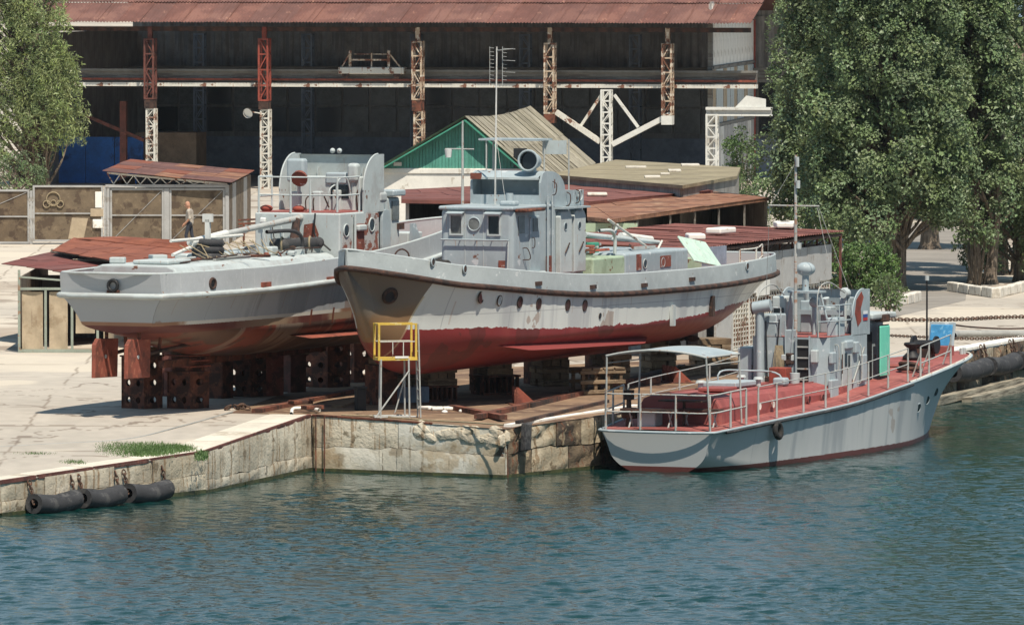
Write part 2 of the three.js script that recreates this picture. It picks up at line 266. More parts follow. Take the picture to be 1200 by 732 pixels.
M.wood2 = shade(M.wood, 0.75, 0.7, 0.66); M.wood3 = shade(M.wood, 1.15, 1.08, 1.0);
M.driftwood = mat(paintTex([152, 144, 126], 2, 0.2, [{ c: [96, 88, 74], f: 'hs', t: 0.5, w: 0.1, a: 0.8 }]), 0.95, 0, { bumpMap: bumpFine, bumpScale: 0.01 });
M.yellow = mat(paintTex([204, 170, 72], 1.5, 0.12, [{ c: [214, 204, 170], f: 'e', t: 0.62, w: 0.08, a: 0.6 }, { c: RUST, f: 'm', t: 0.76, w: 0.05, a: 0.7 }]), 0.7);
M.galv = mat(paintTex([170, 172, 168], 1.5, 0.12, [{ c: RUSTL, f: 'e', t: 0.68, w: 0.06, a: 0.6 }]), 0.6);
M.chain = mat(paintTex([78, 62, 52], 0.8, 0.3, [{ c: [116, 76, 56], f: 'm', t: 0.58, w: 0.1, a: 0.8 }]), 0.85);
M.glass = mat([26, 32, 36], 0.08);
M.rope = mat(paintTex([150, 136, 110], 0.6, 0.2), 0.95);
M.cableBlack = mat([30, 30, 31], 0.55);
M.pipeGrey = mat(paintTex([150, 150, 146], 1.5, 0.15), 0.75);
M.stone = mat(paintTex([214, 208, 196], 2, 0.1, [{ c: [168, 158, 142], f: 'e', t: 0.6, w: 0.1, a: 0.6 }]), 0.9);
M.lampGlass = mat([222, 224, 220], 0.2);
// ================================================================ SETTING
const WATER = -1.3;
const q0 = gp(365, 487), qA = gp(365, 487, 0.07), qB = gp(592, 503, -0.115), qC = gp(705, 487), qD = gp(1165, 405), qE = gp(1203, 398.5);
const qL1 = gp(240, 530, -0.33), qL0 = gp(0, 566, -0.54);
const qL2 = qL0.clone().add(qL0.clone().sub(qL1).multiplyScalar(1.2)); qL2.y = -0.75;
const qF = qE.clone().add(qE.clone().sub(qC).normalize().multiplyScalar(60)); qF.y = 0;
const groundY = (x, z) => (x < q0.x && z > q0.z ? -0.0325 * (z - q0.z) : 0);
{
  // yard: one sheet, the quay apron on the left falls gently to the water
  const far = [q0, qC, qD, qE, qF, V(90, 0, -1500), V(-700, 0, -1500), V(-700, 0, q0.z)], P = [];
  const flat = far.map(p => new THREE.Vector2(p.x, p.z));
  for (const t of THREE.ShapeUtils.triangulateShape(flat, [])) { const q = t.map(i => far[i]); const c = q[1].clone().sub(q[0]).cross(q[2].clone().sub(q[0])); if (c.y < 0) q.reverse(); for (const p of q) P.push(p.x, 0, p.z); }
  const strip = [[V(-700, 0, q0.z), qL2, V(-700, -0.75, qL2.z)], [V(-700, 0, q0.z), q0, qL2], [q0, qL0, qL2], [q0, qL1, qL0], [q0, qA, qL1], [q0, qA, qB], [q0, qB, qC]];
  for (const q of strip) { const c = q[1].clone().sub(q[0]).cross(q[2].clone().sub(q[0])); if (c.y < 0) q.reverse(); for (const p of q) P.push(p.x, p.y, p.z); }
  const g = mb().add(triGeo(P)).build('yard_ground', M.ground); g.userData.kind = 'structure';
  const ap = (x, y, z) => V(x, y + 0.006, z), head = []; for (const q of [[q0, qA, qB], [q0, qB, qC]]) for (const p of q) head.push(p.x, p.y + 0.006, p.z);
  const s = mb().add(triGeo(head)).add(slab([gp(268, 484), gp(365, 487), gp(702, 487), gp(905, 452), gp(880, 418), gp(430, 437), gp(330, 462)].map(p => p.setY(0.006)), 0.002)).build('slipway_surface', M.slip); s.userData.kind = 'structure';
  const rd = mb().add(slab([gp(1046, 372), gp(1132, 352), gp(1138, 300), gp(1120, 262), gp(1062, 262), gp(1050, 300)].map(p => p.setY(0.006)), 0.002)).build('road', M.road); rd.userData.kind = 'structure';
}
{ // water: rippled harbour surface, real waves where it is seen
  const waves = []; seed = 4242;
  for (let i = 0; i < 44; i++) {
    const L = 0.28 * Math.pow(5, rnd() * rnd() * 0.35 + rnd() * 0.65), a = (rnd() - 0.5) * 2.4 + 1.9; // wave lengths 0.45 to 4 m, running towards the quay
    waves.push([Math.cos(a) * 2 * Math.PI / L, Math.sin(a) * 2 * Math.PI / L, 0.0046 * Math.pow(L, 0.85), rnd() * 6.28]);
  }
  const X0 = -18, X1 = 20, Z0 = -30, Z1 = 84, nx = 400, nz = 760, P = new Float32Array((nx + 1) * (nz + 1) * 3), N = new Float32Array(P.length), U = new Float32Array((nx + 1) * (nz + 1) * 2), I = [];
  let k = 0;
  for (let j = 0; j <= nz; j++) for (let i = 0; i <= nx; i++, k++) {
    const x = X0 + (X1 - X0) * i / nx, z = Z0 + (Z1 - Z0) * j / nz; let y = 0, dx = 0, dz = 0;
    const calm = 0.5 + 0.5 * ss(22, 44, z + Math.max(0, x) * 1.2), gust = calm * (0.85 + 0.35 * Math.sin(x * 0.35 + z * 0.11) * Math.sin(z * 0.23 - x * 0.12 + 1));
    for (const w of waves) { const t = w[0] * x + w[1] * z + w[3], A = w[2] * gust; y += A * Math.sin(t); const c = A * Math.cos(t); dx += c * w[0]; dz += c * w[1]; }
    P[k * 3] = x; P[k * 3 + 1] = WATER + y; P[k * 3 + 2] = z; const l = 1 / Math.hypot(dx, 1, dz); N[k * 3] = -dx * l; N[k * 3 + 1] = l; N[k * 3 + 2] = -dz * l; U[k * 2] = x; U[k * 2 + 1] = z;
  }
  for (let j = 0; j < nz; j++) for (let i = 0; i < nx; i++) { const a = j * (nx + 1) + i, b = a + 1, c = a + nx + 1, d = c + 1; I.push(a, c, b, b, c, d); }
  const g = new THREE.BufferGeometry(); g.setAttribute('position', new THREE.BufferAttribute(P, 3)); g.setAttribute('normal', new THREE.BufferAttribute(N, 3)); g.setAttribute('uv', new THREE.BufferAttribute(U, 2)); g.setIndex(I);
  const q = [], quad = (x0, x1, z0, z1) => q.push(x0, WATER, z0, x0, WATER, z1, x1, WATER, z1, x0, WATER, z0, x1, WATER, z1, x1, WATER, z0);
  quad(-600, X0, 20, 700); quad(X1, 600, -400, 700); quad(X0, X1, Z1, 700); quad(X0, X1, -60, Z0);
  const o = metreUV(triGeo(q));
  const rip = dataTex(NT, NT, d => { for (let i = 0; i < NT * NT; i++) { const v = Math.round(255 * (0.6 * F.m[i] + 0.4 * F.f[i])); d[i * 4] = d[i * 4 + 1] = d[i * 4 + 2] = v; d[i * 4 + 3] = 255; } }, false); rip.repeat.set(1 / 4.3, 1 / 4.3);
  M.water = new THREE.MeshPhysicalMaterial({ color: new THREE.Color().setRGB(0.003, 0.033, 0.030), roughness: 0.06, specularIntensity: 0.8, ior: 1.33, bumpMap: rip, bumpScale: 0.014 });
  const m = new THREE.Mesh(mergeGeometries([g.toNonIndexed(), o], false), M.water); m.name = 'water'; m.userData.kind = 'structure'; m.receiveShadow = true; scene.add(m);
}
// ---- quay walls: courses of concrete blocks with open joints, a core set back behind them
function wallBlock(P, Q, u0, u1, y0, y1, out, rough) { // block on the face from P to Q, bulging unevenly
  const dir = Q.clone().sub(P).setY(0).normalize(), n = V(-dir.z, 0, dir.x); if (n.z < 0 && Math.abs(n.z) > 0.2 || (Math.abs(n.z) <= 0.2 && n.x < 0)) n.negate();
  const ph = rnd() * 50, L = P.distanceTo(Q), A = (u, v) => { const p = lerp3(P, Q, u0 + (u1 - u0) * u); p.y = y0(u0 + (u1 - u0) * u) * (1 - v) + y1(u0 + (u1 - u0) * u) * v; return p; };
  const nu = Math.max(2, Math.min(16, Math.round((u1 - u0) * L / 0.22))), nv = 4;
  const front = gridGeo(nu, nv, (u, v) => { const p = A(u, v), e = Math.min(u, 1 - u) * (u1 - u0) * L, f = Math.min(v, 1 - v); const in_ = (e < 0.04 || f < 0.05) ? -0.012 * (0.6 + rnd()) : rough * (Math.sin(ph + p.x * 7 + p.y * 9) * Math.cos(ph * 2 + p.z * 8 + p.y * 6) + (rnd() - 0.5)); return p.addScaledVector(n, out + in_); });
  const g = [metreUV(front)];
  const rim = (fu, fv, m) => g.push(metreUV(gridGeo(m, 1, (t, w) => { const p = A(fu(t), fv(t)); return p.addScaledVector(n, w ? out - 0.03 : -0.32); })));
  rim(t => t, () => 1, nu); rim(t => t, () => 0, nu); rim(() => 0, t => t, 2); rim(() => 1, t => t, 2);
  return mergeGeometries(g, false);
}
const crackLine = x => { const i = Math.floor(x), f = x - i, h = k => { const t = Math.sin(k * 127.1) * 43758.5453; return t - Math.floor(t); }; return h(i) * (1 - f) + h(i + 1) * f; };
function quayWall(name, label, pts, courses, mats) {
  const t = thing(name, label, 'quay wall'); const core = mb();
  for (let s = 0; s < pts.length - 1; s++) {
    const P = pts[s], Q = pts[s + 1], L = P.distanceTo(Q), dir = Q.clone().sub(P).setY(0).normalize(), n = V(-dir.z, 0, dir.x); if (n.z < 0 && Math.abs(n.z) > 0.2 || (Math.abs(n.z) <= 0.2 && n.x < 0)) n.negate();
    const a = P.clone().addScaledVector(n, -0.34), b = Q.clone().addScaledVector(n, -0.34), c = Q.clone().addScaledVector(n, -0.10), d = P.clone().addScaledVector(n, -0.10);
    core.add(slab([a, b, c, d].map(p => p.setY(p.y - 0.03)), 3.2));
    const top = u => P.y + (Q.y - P.y) * u;
    for (const [f0, f1, len, rough, out, mi] of courses) {
      const k = Math.max(1, Math.round(L / len)); let cuts = [0]; for (let i = 1; i < k; i++) cuts.push((i + rr(-0.22, 0.22)) / k); cuts.push(1);
      for (let i = 0; i < k; i++) {
        const wob = (f, u) => f > 0.2 && f < 0.9 ? f + 0.09 * (crackLine(P.x * 3 + u * L * 2.1 + s * 31) - 0.5) + 0.04 * (crackLine(u * L * 9 + 60) - 0.5) : f; const y0 = u => f0 === null ? -2.6 : WATER + (top(u) - WATER) * wob(f0, u), y1 = u => WATER + (top(u) - 0.01 - WATER) * wob(f1, u), e = 0.008 / L;
        mb().add(wallBlock(P, Q, cuts[i] + e, cuts[i + 1] - e, y0, y1, out + rr(-0.02, 0.02), rough)).build('block', mats[mi][Math.floor(rnd() * mats[mi].length)], t);
      }
    }
  }
  core.build('core', M.quayDark, t); return t;
}
M.quayPale = mat(paintTex([206, 199, 182], 5, 0.16, [{ c: [140, 124, 102], f: 'e', t: 0.6, w: 0.08, a: 0.6 }, { c: [86, 76, 64], f: 'vt', t: 0.74, w: 0.04, a: 0.6 }, { c: [224, 219, 206], f: 'c', t: 0.55, w: 0.15, a: 0.8 }, { c: [170, 146, 112], f: 'd', t: 0.58, w: 0.14, a: 0.5 }, { c: [128, 112, 90], f: 'vs', t: 0.72, w: 0.08, a: 0.5 }, { c: [104, 88, 70], f: 'vt', t: 0.8, w: 0.05, a: 0.6 }]), 0.95, 0, { bumpMap: bumpRough, bumpScale: 0.015 });
M.quay2 = shade(M.quay, 0.9, 0.88, 0.84); M.quay3 = shade(M.quay, 1.08, 1.06, 1.04); M.quay4 = shade(M.quay, 0.82, 0.76, 0.68);
const QM = [[M.quay, M.quay2, M.quay3], [M.quay, M.quay2, M.quay4], [M.quayDark, M.quayDark, M.quay4], [M.weed], [M.quayPale, M.quayPale, M.quay3]];
seed = 99;
quayWall('quay_wall', 'low cracked quay wall of stained blocks at left, hung with black cylinder fenders', [qL2, qL0, qL1], [[null, 0.10, 3, 0.01, 0.03, 3], [0.10, 0.46, 2.6, 0.012, 0.02, 1], [0.465, 1.0, 2.1, 0.01, 0.0, 0]], QM);
quayWall('quay_wall', 'sloping pale quay wall beside the patch of grass, between fenders and corner', [qL1, qA], [[null, 0.07, 3, 0.01, 0.03, 3], [0.07, 0.3, 4.0, 0.012, 0.03, 0], [0.305, 1.0, 3.6, 0.006, 0.0, 4]], QM);
quayWall('quay_wall', 'pier head wall of big pale concrete panels under the yellow ladder platform', [qA, qB], [[null, 0.06, 2.5, 0.01, 0.03, 3], [0.06, 0.46, 2.6, 0.006, 0.0, 4], [0.464, 1.0, 2.6, 0.012, -0.01, 4]], QM);
quayWall('quay_wall', 'dark crumbling side wall of the pier beside the moored boat', [qB, qC, qD, qE, qF.clone().lerp(qE, 0.6)], [[null, 0.06, 3, 0.01, 0.02, 3], [0.06, 0.5, 1.3, 0.05, -0.02, 2], [0.52, 1.0, 1.2, 0.06, 0.0, 2]], QM);
// broken rubble along the edge of the pier head
{
  seed = 515;
  const t = thing('rubble_edge', 'broken pale stones along the crumbled upper edge of the pier head', 'rubble');
  for (let i = 0; i < 24; i++) {
    const f = 0.56 + 0.46 * i / 24, onB = f > 1, p = onB ? lerp3(qB, qC, (f - 1) * 5) : lerp3(qA, qB, f);
    const g = new THREE.IcosahedronGeometry(1, 1), a = g.attributes.position, m = {}; g.scale(rr(0.22, 0.36), rr(0.13, 0.2), 0.09);
    for (let k = 0; k < a.count; k++) { const key = a.getX(k).toFixed(3) + a.getY(k).toFixed(3) + a.getZ(k).toFixed(3); m[key] ??= rr(0.8, 1.15); a.setXYZ(k, a.getX(k) * m[key], a.getY(k) * m[key], a.getZ(k) * m[key]); }
    g.computeVertexNormals(); g.rotateZ(rr(-0.5, 0.5)); g.rotateY(onB ? Math.atan2(0.9, 0.43) : Math.atan2(-0.48, 0.876)); const nn = onB ? V(0.9, 0, 0.43) : V(-0.48, 0, 0.876); p.addScaledVector(nn, rr(-0.075, -0.045)); g.translate(p.x, p.y - 0.1 - rnd() * 0.24, p.z);
    mb().add(g).build('stone', rnd() < 0.75 ? M.quay3 : M.quay2, t);
  }
}
// caps and edge irons
function edgeStrip(name, label, cat, a, b, w, h, lift, m, inward = 0) {
  const dir = b.clone().sub(a).setY(0).normalize(), n = V(-dir.z, 0, dir.x); if (n.z < 0) n.negate();
  const k = Math.max(1, Math.round(a.distanceTo(b) / 2.4)), t = thing(name, label, cat);
  for (let i = 0; i < k; i++) {
    const p = lerp3(a, b, i / k + 0.003), q = lerp3(a, b, (i + 1) / k - 0.003), o = rr(-0.01, 0.01);
    const c = [p.clone().addScaledVector(n, o - inward), q.clone().addScaledVector(n, o - inward), q.clone().addScaledVector(n, o - inward - w), p.clone().addScaledVector(n, o - inward - w)];
    c.forEach(v => { v.y += lift; }); mb().add(slab(c, h)).build('segment', m, t);
  }
  return t;
}
edgeStrip('coping', 'pale concrete coping of the low quay above the black fenders', 'coping', qL2, qL1, 1.5, 0.06, 0.03, M.cap, 0.07);
edgeStrip('coping', 'pale sloping concrete coping right of the grass patch', 'coping', qL1, qA, 1.0, 0.06, 0.03, M.cap, 0.07);
edgeStrip('edge_iron', 'rusty steel edge strip on the low quay above the fenders', 'edge strip', qL2, qL1, 0.07, 0.09, 0.045, M.brownSteel, 0);
edgeStrip('edge_iron', 'rusty steel edge strip on the sloping quay right of the grass', 'edge strip', qL1, qA, 0.07, 0.09, 0.045, M.brownSteel, 0);
edgeStrip('edge_iron', 'dark rusty edge iron along the pier head under the ladder platform', 'edge strip', qA, lerp3(qA, qB, 0.62), 0.08, 0.05, 0.04, M.rust, 0);
edgeStrip('coping', 'bright white coping along the quay beyond the bow of the moored boat', 'coping', lerp3(qC, qD, 0.72), qE.clone().add(V(0.6, 0, -1.9)), 0.55, 0.1, 0.06, M.whitewash, 0.02);
edgeStrip('edge_pipe', 'whitewashed edge strip of the pier beside the moored stern', 'edge strip', lerp3(qB, qC, 0.12), lerp3(qC, qD, 0.1), 0.22, 0.1, 0.08, M.whitewash, 0.15);
// vertical rails and rungs on the pier head corner
{
  const dir = qB.clone().sub(qA).normalize(), n = V(-dir.z, 0, dir.x).multiplyScalar(dir.x > 0 ? 1 : -1);
  const t = thing('wall_pipes', 'two thin rusty pipes down the pier corner left of the yellow platform', 'pipes');
  for (const f of [0.03, 0.075]) { const p = lerp3(qA, qB, f).addScaledVector(n, 0.08); mb().cyl(p.clone().setY(0.06), p.clone().setY(-1.32), 0.018).build('pipe', M.rust, t); }
}
// ================================================================ BUILDINGS
const pane4 = (x0, x1, y0, y1, z) => mb().box((x0 + x1) / 2, (y0 + y1) / 2, z, x1 - x0, y1 - y0, 0.02);
function lattice(parent, x, y0, y1, z, w, d, m, panel = 0.55, name = 'column') { // laced steel column: four angles, battens and diagonals
  const g = new THREE.Group(); g.name = name; parent.add(g);
  const p = mb(), l = mb(), a = 0.085;
  for (const sx of [-1, 1]) for (const sz of [-1, 1]) p.box(x + sx * (w / 2 - a / 2), (y0 + y1) / 2, z + sz * (d / 2 - a / 2), a, y1 - y0, a);
  const n = Math.max(1, Math.round((y1 - y0) / panel)), h = (y1 - y0) / n;
  for (let i = 0; i <= n; i++) for (const s of [-1, 1]) { const y = Math.min(y1 - 0.03, Math.max(y0 + 0.03, y0 + i * h)); l.box(x, y, z + s * (d / 2 - 0.02), w - 0.02, 0.07, 0.03); l.box(x + s * (w / 2 - 0.02), y, z, 0.03, 0.07, d - 0.03); }
  for (let i = 0; i < n; i++) for (const s of [-1, 1]) {
    const k = (i % 2 ? -1 : 1), ya = y0 + i * h, yb = ya + h;
    l.bar(V(x - k * (w / 2 - 0.05), ya, z + s * (d / 2 - 0.028)), V(x + k * (w / 2 - 0.05), yb, z + s * (d / 2 - 0.028)), 0.05, 0.02);
    l.bar(V(x + s * (w / 2 - 0.028), ya, z - k * (d / 2 - 0.05)), V(x + s * (w / 2 - 0.028), yb, z + k * (d / 2 - 0.05)), 0.02, 0.05);
  }
  p.build('corner_angles', m, g); l.build('lacing', m, g); return g;
}
// ---------------------------------------------------------------- the big open crane shed
const fS = new Frame(gp(480, 222), -12);
{
  seed = 21;
  const t = thing('crane_shed', 'long open steel shed with rusty corrugated roof and dark interior', 'shed', fS.o, fS.deg);
  const at = (x, y, z = 0) => fS.at(x, y, z);
  const xl = at(18, 30).x, xr = at(884, 30).x, ye = at(480, 27, 0.9).y, zb = -22;
  // roof of corrugated sheets
  const zs = [0.9, -2.1, -5.1, -11], rise = 0.3, yAt = z => ye + (0.9 - z) * rise, nS = 34;
  const rm = [M.roofRust, M.roofRust2, M.roofRust3, M.roofRust4, M.roofRust];
  for (let j = 0; j < 3; j++) for (let i = 0; i < nS; i++) {
    const x0 = xl + (xr - xl) * i / nS, x1 = xl + (xr - xl) * (i + 1) / nS + 0.03, dy = ((i % 2) + (j % 2)) * 0.012 + rnd() * 0.01, sk = rr(-0.04, 0.04);
    mb().add(gridGeo(14, 1, (u, v) => V(x0 + (x1 - x0) * u, yAt(zs[j] + (zs[j + 1] - zs[j]) * v) + dy + 0.03 * Math.cos(u * 14 * Math.PI) + (v ? 0 : 0.02), zs[j] + (zs[j + 1] - zs[j]) * v + (v ? -0.08 : sk)))).build('roof_sheet', rm[Math.floor(rnd() * 5)], t);
  }
  const back = mb(); back.add(gridGeo(2, 1, (u, v) => V(xl + (xr - xl) * u, yAt(-11) - 0.02 - (v ? 3.3 : 0), -11 + (v ? zb - 0.6 + 11 : 0)))); back.build('rear_roof_slope', M.roofRust2, t);
  // roof underside: purlins and front tie
  for (let k = 0; k < 4; k++) mb().box((xl + xr) / 2, yAt(-0.4 - k * 2.6) - 0.16, -0.4 - k * 2.6, xr - xl - 0.2, 0.16, 0.1).build('purlin', M.rustDark, t);
  mb().box((xl + xr) / 2, ye - 0.30, -0.02, xr - xl - 0.3, 0.22, 0.12).build('eave_beam', M.rustDark, t);
  // columns of the front row: stub, wide upper part, plate, narrow lower part
  const top = ye - 0.2;
  const cols = [[176, M.brownSteel, M.whiteRust, 45, 116, 127], [310, M.redSteel, M.whiteRust, 45, 118, 128], [490, M.paleRust, M.paleRust, 48, 117, 130], [645, M.paleRust, null, 50, 133, 133], [783, M.paleRust, null, 51, 135, 135]];
  for (const [px, mu, ml, y0, y1, y2] of cols) {
    const a = at(px, y0), b = at(px, y1), c = at(px, y2);
    mb().box(a.x, (a.y + top) / 2, 0.05, 0.2, top - a.y, 0.22).build('column_stub', mu, t);
    lattice(t, a.x, b.y, a.y, 0.05, 0.5, 0.62, mu, 0.7, 'upper_column');
    if (ml) { mb().box(a.x, (b.y + c.y) / 2, 0.05, 0.46, b.y - c.y - 0.01, 0.58).build('joint_plate', mu === M.paleRust ? M.rust : M.rustDark, t); lattice(t, a.x + 0.06, 0, c.y, 0.05, 0.46, 0.5, ml, 0.42, 'lower_column'); }
    else mb().box(a.x, b.y - 0.22, 0.05, 0.5, 0.42, 0.6).build('foot_box', px > 700 ? M.whitePaint : M.rust, t);
  }
  // forked white column carrying the two cut columns
  {
    const c = at(711, 105), l0 = at(652, 131), l1 = at(704, 166), r0 = at(786, 134), r1 = at(718, 169);
    lattice(t, c.x, 0, c.y, 0.0, 0.5, 0.5, M.whitePaint, 0.5, 'forked_column');
    mb().bar(V(l0.x, l0.y, 0.05), V(l1.x, l1.y, 0.05), 0.24, 0.24).build('fork_arm', M.whiteRust, t);
    mb().bar(V(r0.x, r0.y, 0.05), V(r1.x, r1.y, 0.05), 0.24, 0.24).build('fork_arm', M.whitePaint, t);
    const u0 = at(705, 111), u1 = at(681, 147), v0 = at(720, 111), v1 = at(748, 149);
    mb().bar(V(u0.x, u0.y, -0.02), V(u1.x, u1.y, -0.02), 0.13, 0.13).build('fork_brace', M.whiteRust, t);
    mb().bar(V(v0.x, v0.y, -0.02), V(v1.x, v1.y, -0.02), 0.13, 0.13).build('fork_brace', M.whitePaint, t);
  }
  // crane runway beam behind the columns
  {
    const z = -0.75, b0 = at(480, 102, z).y, b1 = at(480, 94, z).y, b2 = at(480, 84, z).y;
    mb().box((xl + xr) / 2, b0 + 0.09, z, xr - xl, 0.18, 0.5).build('runway_flange', M.whiteRust, t);
    mb().box((xl + xr) / 2, (b0 + b2) / 2 + 0.1, z - 0.06, xr - xl, b2 - b0 - 0.2, 0.1).build('runway_web', M.beam, t);
    mb().box((xl + xr) / 2, b1 + 0.02, z + 0.06, xr - xl, 0.1, 0.22).build('runway_rail', M.rustRed, t);
    mb().box((xl + xr) / 2, b2 + 0.05, z - 0.06, xr - xl, 0.1, 0.46).build('runway_top', M.beam, t);
    mb().box((xl + xr) / 2, b0 + 0.3, zb + 2.5, xr - xl, 0.7, 0.4).build('rear_runway', M.beam, t);
  }
  // back wall, glazed band, plinth, rear columns
  const yb = yAt(-11) - 3.3;
  mb().box((xl + xr) / 2, yb / 2 + 0.1, zb - 0.2, xr - xl, yb + 0.2, 0.3).build('rear_wall', M.oldWall, t);
  mb().add(gridGeo(300, 1, (u, v) => V(xl + (xr - xl) * u, 5.4 + v * 2.5, zb + 0.05 + 0.05 * Math.cos(u * 150 * Math.PI)))).build('rear_cladding', M.oldWall, t);
  mb().box((xl + xr) / 2, 0.95, zb + 0.08, xr - xl - 0.4, 1.9, 0.12).build('rear_plinth', M.greyBlue, t);
  for (let i = 0; i < 24; i++) for (let j = 0; j < 2; j++) { const x = xl + 1 + (xr - xl - 2) * i / 24, w = (xr - xl - 2) / 24 - 0.14; mb().box(x + w / 2, 2.75 + j * 1.32, zb + 0.0, w, 1.2, 0.06).build('window_pane', rnd() < 0.4 ? M.darkGlass : M.paneDirty, t); }
  for (let i = 0; i < 6; i++) lattice(t, xl + 4 + (xr - xl - 8) * i / 5, 0, 7, zb + 2.4, 0.55, 0.5, M.greyBlue, 0.7, 'rear_column');
  // blue sheet wall at the left end, end walls
  const bl0 = at(66, 160, -7), bl1 = at(168, 160, -7);
  for (let i = 0; i < 3; i++) { const x0 = bl0.x + (bl1.x - bl0.x) * i / 3, x1 = bl0.x + (bl1.x - bl0.x) * (i + 1) / 3; mb().box((x0 + x1) / 2, bl0.y / 2, -7 + (i % 2) * 0.02, x1 - x0 - 0.03, bl0.y, 0.06).build('blue_panel', M.blueWall, t); }
  mb().box(xl + 0.1, 3.6, zb / 2 - 0.5, 0.2, 7.2, -zb - 1).build('end_wall', M.oldWall, t);
  { // right end wall of pale sheets, running back from the front
    const a = V(at(833, 100, -1.2).x, 0, -1.2), b = V(at(882, 100, -20).x, 0, -20), L = a.distanceTo(b), th = Math.atan2(-(b.z - a.z), b.x - a.x);
    const w = (u0, u1, y0, y1, d, m, name) => { const p = lerp3(a, b, (u0 + u1) / 2), g = mb(); g.box(0, (y0 + y1) / 2, 0, (u1 - u0) * L, y1 - y0, d, 0); g.g[0].rotateY(th); g.g[0].translate(p.x, 0, p.z); g.build(name, m, t); };
    w(0, 1, 0, ye + 1.0, 0.1, M.gateGrey, 'end_wall');
    for (let i = 0; i < 12; i++) { w(i / 12 + 0.002, (i + 1) / 12 - 0.002, 0.02, 2.9 + (i % 2) * 0.02, 0.2 + (i % 3) * 0.02, i % 4 === 2 ? M.whitePaint : M.gateGrey, 'end_panel'); w(i / 12 + 0.002, (i + 1) / 12 - 0.002, 3.1, 5.6, 0.18 + (i % 2) * 0.03, i % 3 ? M.boatPale : M.canvasTan, 'end_panel'); w(i / 12 + 0.002, (i + 1) / 12 - 0.002, 5.8, ye + 0.9, 0.18, M.whitewash, 'end_panel'); }
    for (const y of [2.95, 5.65]) w(0, 1, y, y + 0.12, 0.3, M.beam, 'end_girt');
    mb().box(b.x, ye / 2, b.z + 0.2, 0.34, ye, 0.34).build('corner_post', M.redSteel, t); mb().box(a.x, ye / 2, a.z + 0.05, 0.22, ye - 0.1, 0.22).build('corner_post', M.beam, t);
  }
  // floor clutter frames on the left
  const q = at(130, 170, -3); mb().box(q.x + 0.6, 2.0, -3, 0.3, 4.0, 0.3).build('inner_post', M.brownSteel, t);
  mb().bar(V(at(102, 136, -3).x, at(102, 136, -3).y, -3), V(at(168, 164, -3).x, at(168, 164, -3).y, -3), 0.16, 0.16).build('inner_strut', M.brownSteel, t);
  mb().box(at(200, 170, -9).x, 1.2, -9, 3.0, 2.4, 2.0).build('store_box', M.brickDull, t);
}
{ // crane trolley standing on the runway
  const fz = -0.7, at = (x, y) => fS.at(x, y, fz), a = at(398, 88), b = at(475, 88), t = thing('crane_trolley', 'pale rusty crane trolley with end rails on the runway beam', 'crane trolley', fS.world(a.x, at(437, 88).y, fz), fS.deg);
  const L = b.x - a.x, T = M.paleRust;
  mb().rbox(L / 2, 0.22, 0, L, 0.32, 0.7, 0.05).build('carriage', M.whiteRust, t);
  for (const x of [0.35, L - 0.35]) for (const z of [-0.28, 0.28]) mb().cyl(V(x, 0.02, z - 0.06), V(x, 0.02, z + 0.06), 0.17, 0.17, 12).build('wheel', M.rustDark, t);
  for (const x of [0.55, L - 0.75]) { mb().box(x, 0.75, 0.2, 0.12, 0.8, 0.12).build('post', T, t); mb().bar(V(x, 1.05, 0.2), V(x + (x < 1 ? -0.4 : 0.55), 0.38, 0.2), 0.07).build('brace', T, t); }
  mb().box(L / 2 - 0.1, 0.72, 0.2, L - 1.4, 0.08, 0.08).build('rail', T, t); mb().box(L / 2 - 0.1, 0.98, -0.2, L - 1.5, 0.06, 0.06).build('rail', T, t); mb().box(L / 2, 0.7, 0.2, 0.06, 0.7, 0.06).build('post', T, t);
}
{ // floodlight on the red column
  const a = fS.at(292, 131, 0.55), t = thing('floodlight', 'round floodlight on a bracket on the bright red shed column', 'floodlight', fS.world(a.x, a.y, a.z), fS.deg);
  mb().cyl(V(0, 0, -0.1), V(-0.03, -0.05, 0.16), 0.12, 0.25, 16, true).build('reflector', M.gateGrey, t); mb().cyl(V(-0.03, -0.05, 0.145), V(-0.032, -0.053, 0.15), 0.235, 0.235, 16).build('lens', M.lampGlass, t);
  mb().bar(V(0.1, 0, -0.1), V(0.7, -0.1, -0.15), 0.05).build('bracket', M.whiteRust, t);
}
{ // outer crane gantry at the right end: white lattice post and beam
  const f = new Frame(gp(835, 227), -12), at = (x, y) => f.at(x, y, 0), t = thing('gantry_post', 'white lattice post with crane beam in front of the shed end wall', 'gantry', f.o, f.deg);
  const b = at(835, 131), c = at(905, 131), d = at(828, 131);
  lattice(t, 0, 0, b.y - 0.1, 0, 0.54, 0.54, M.whitePaint, 0.5, 'lattice_post');
  mb().box((c.x + d.x) / 2, b.y + 0.16, 0, c.x - d.x, 0.12, 0.4).build('beam_flange', M.whitePaint, t); mb().box((c.x + d.x) / 2, b.y, 0, c.x - d.x, 0.24, 0.1).build('beam_web', M.gateGrey, t); mb().box((c.x + d.x) / 2, b.y - 0.14, 0, c.x - d.x, 0.08, 0.4).build('beam_flange', M.whitePaint, t);
  const e = at(875, 112); mb().add(mb().ext([[e.x - 0.5, b.y + 0.23], [e.x + 0.9, b.y + 0.23], [e.x + 0.9, b.y + 0.6], [e.x, b.y + 0.75]], 0.12).translate(0, 0, -0.06)).build('gusset', M.whitePaint, t);
}
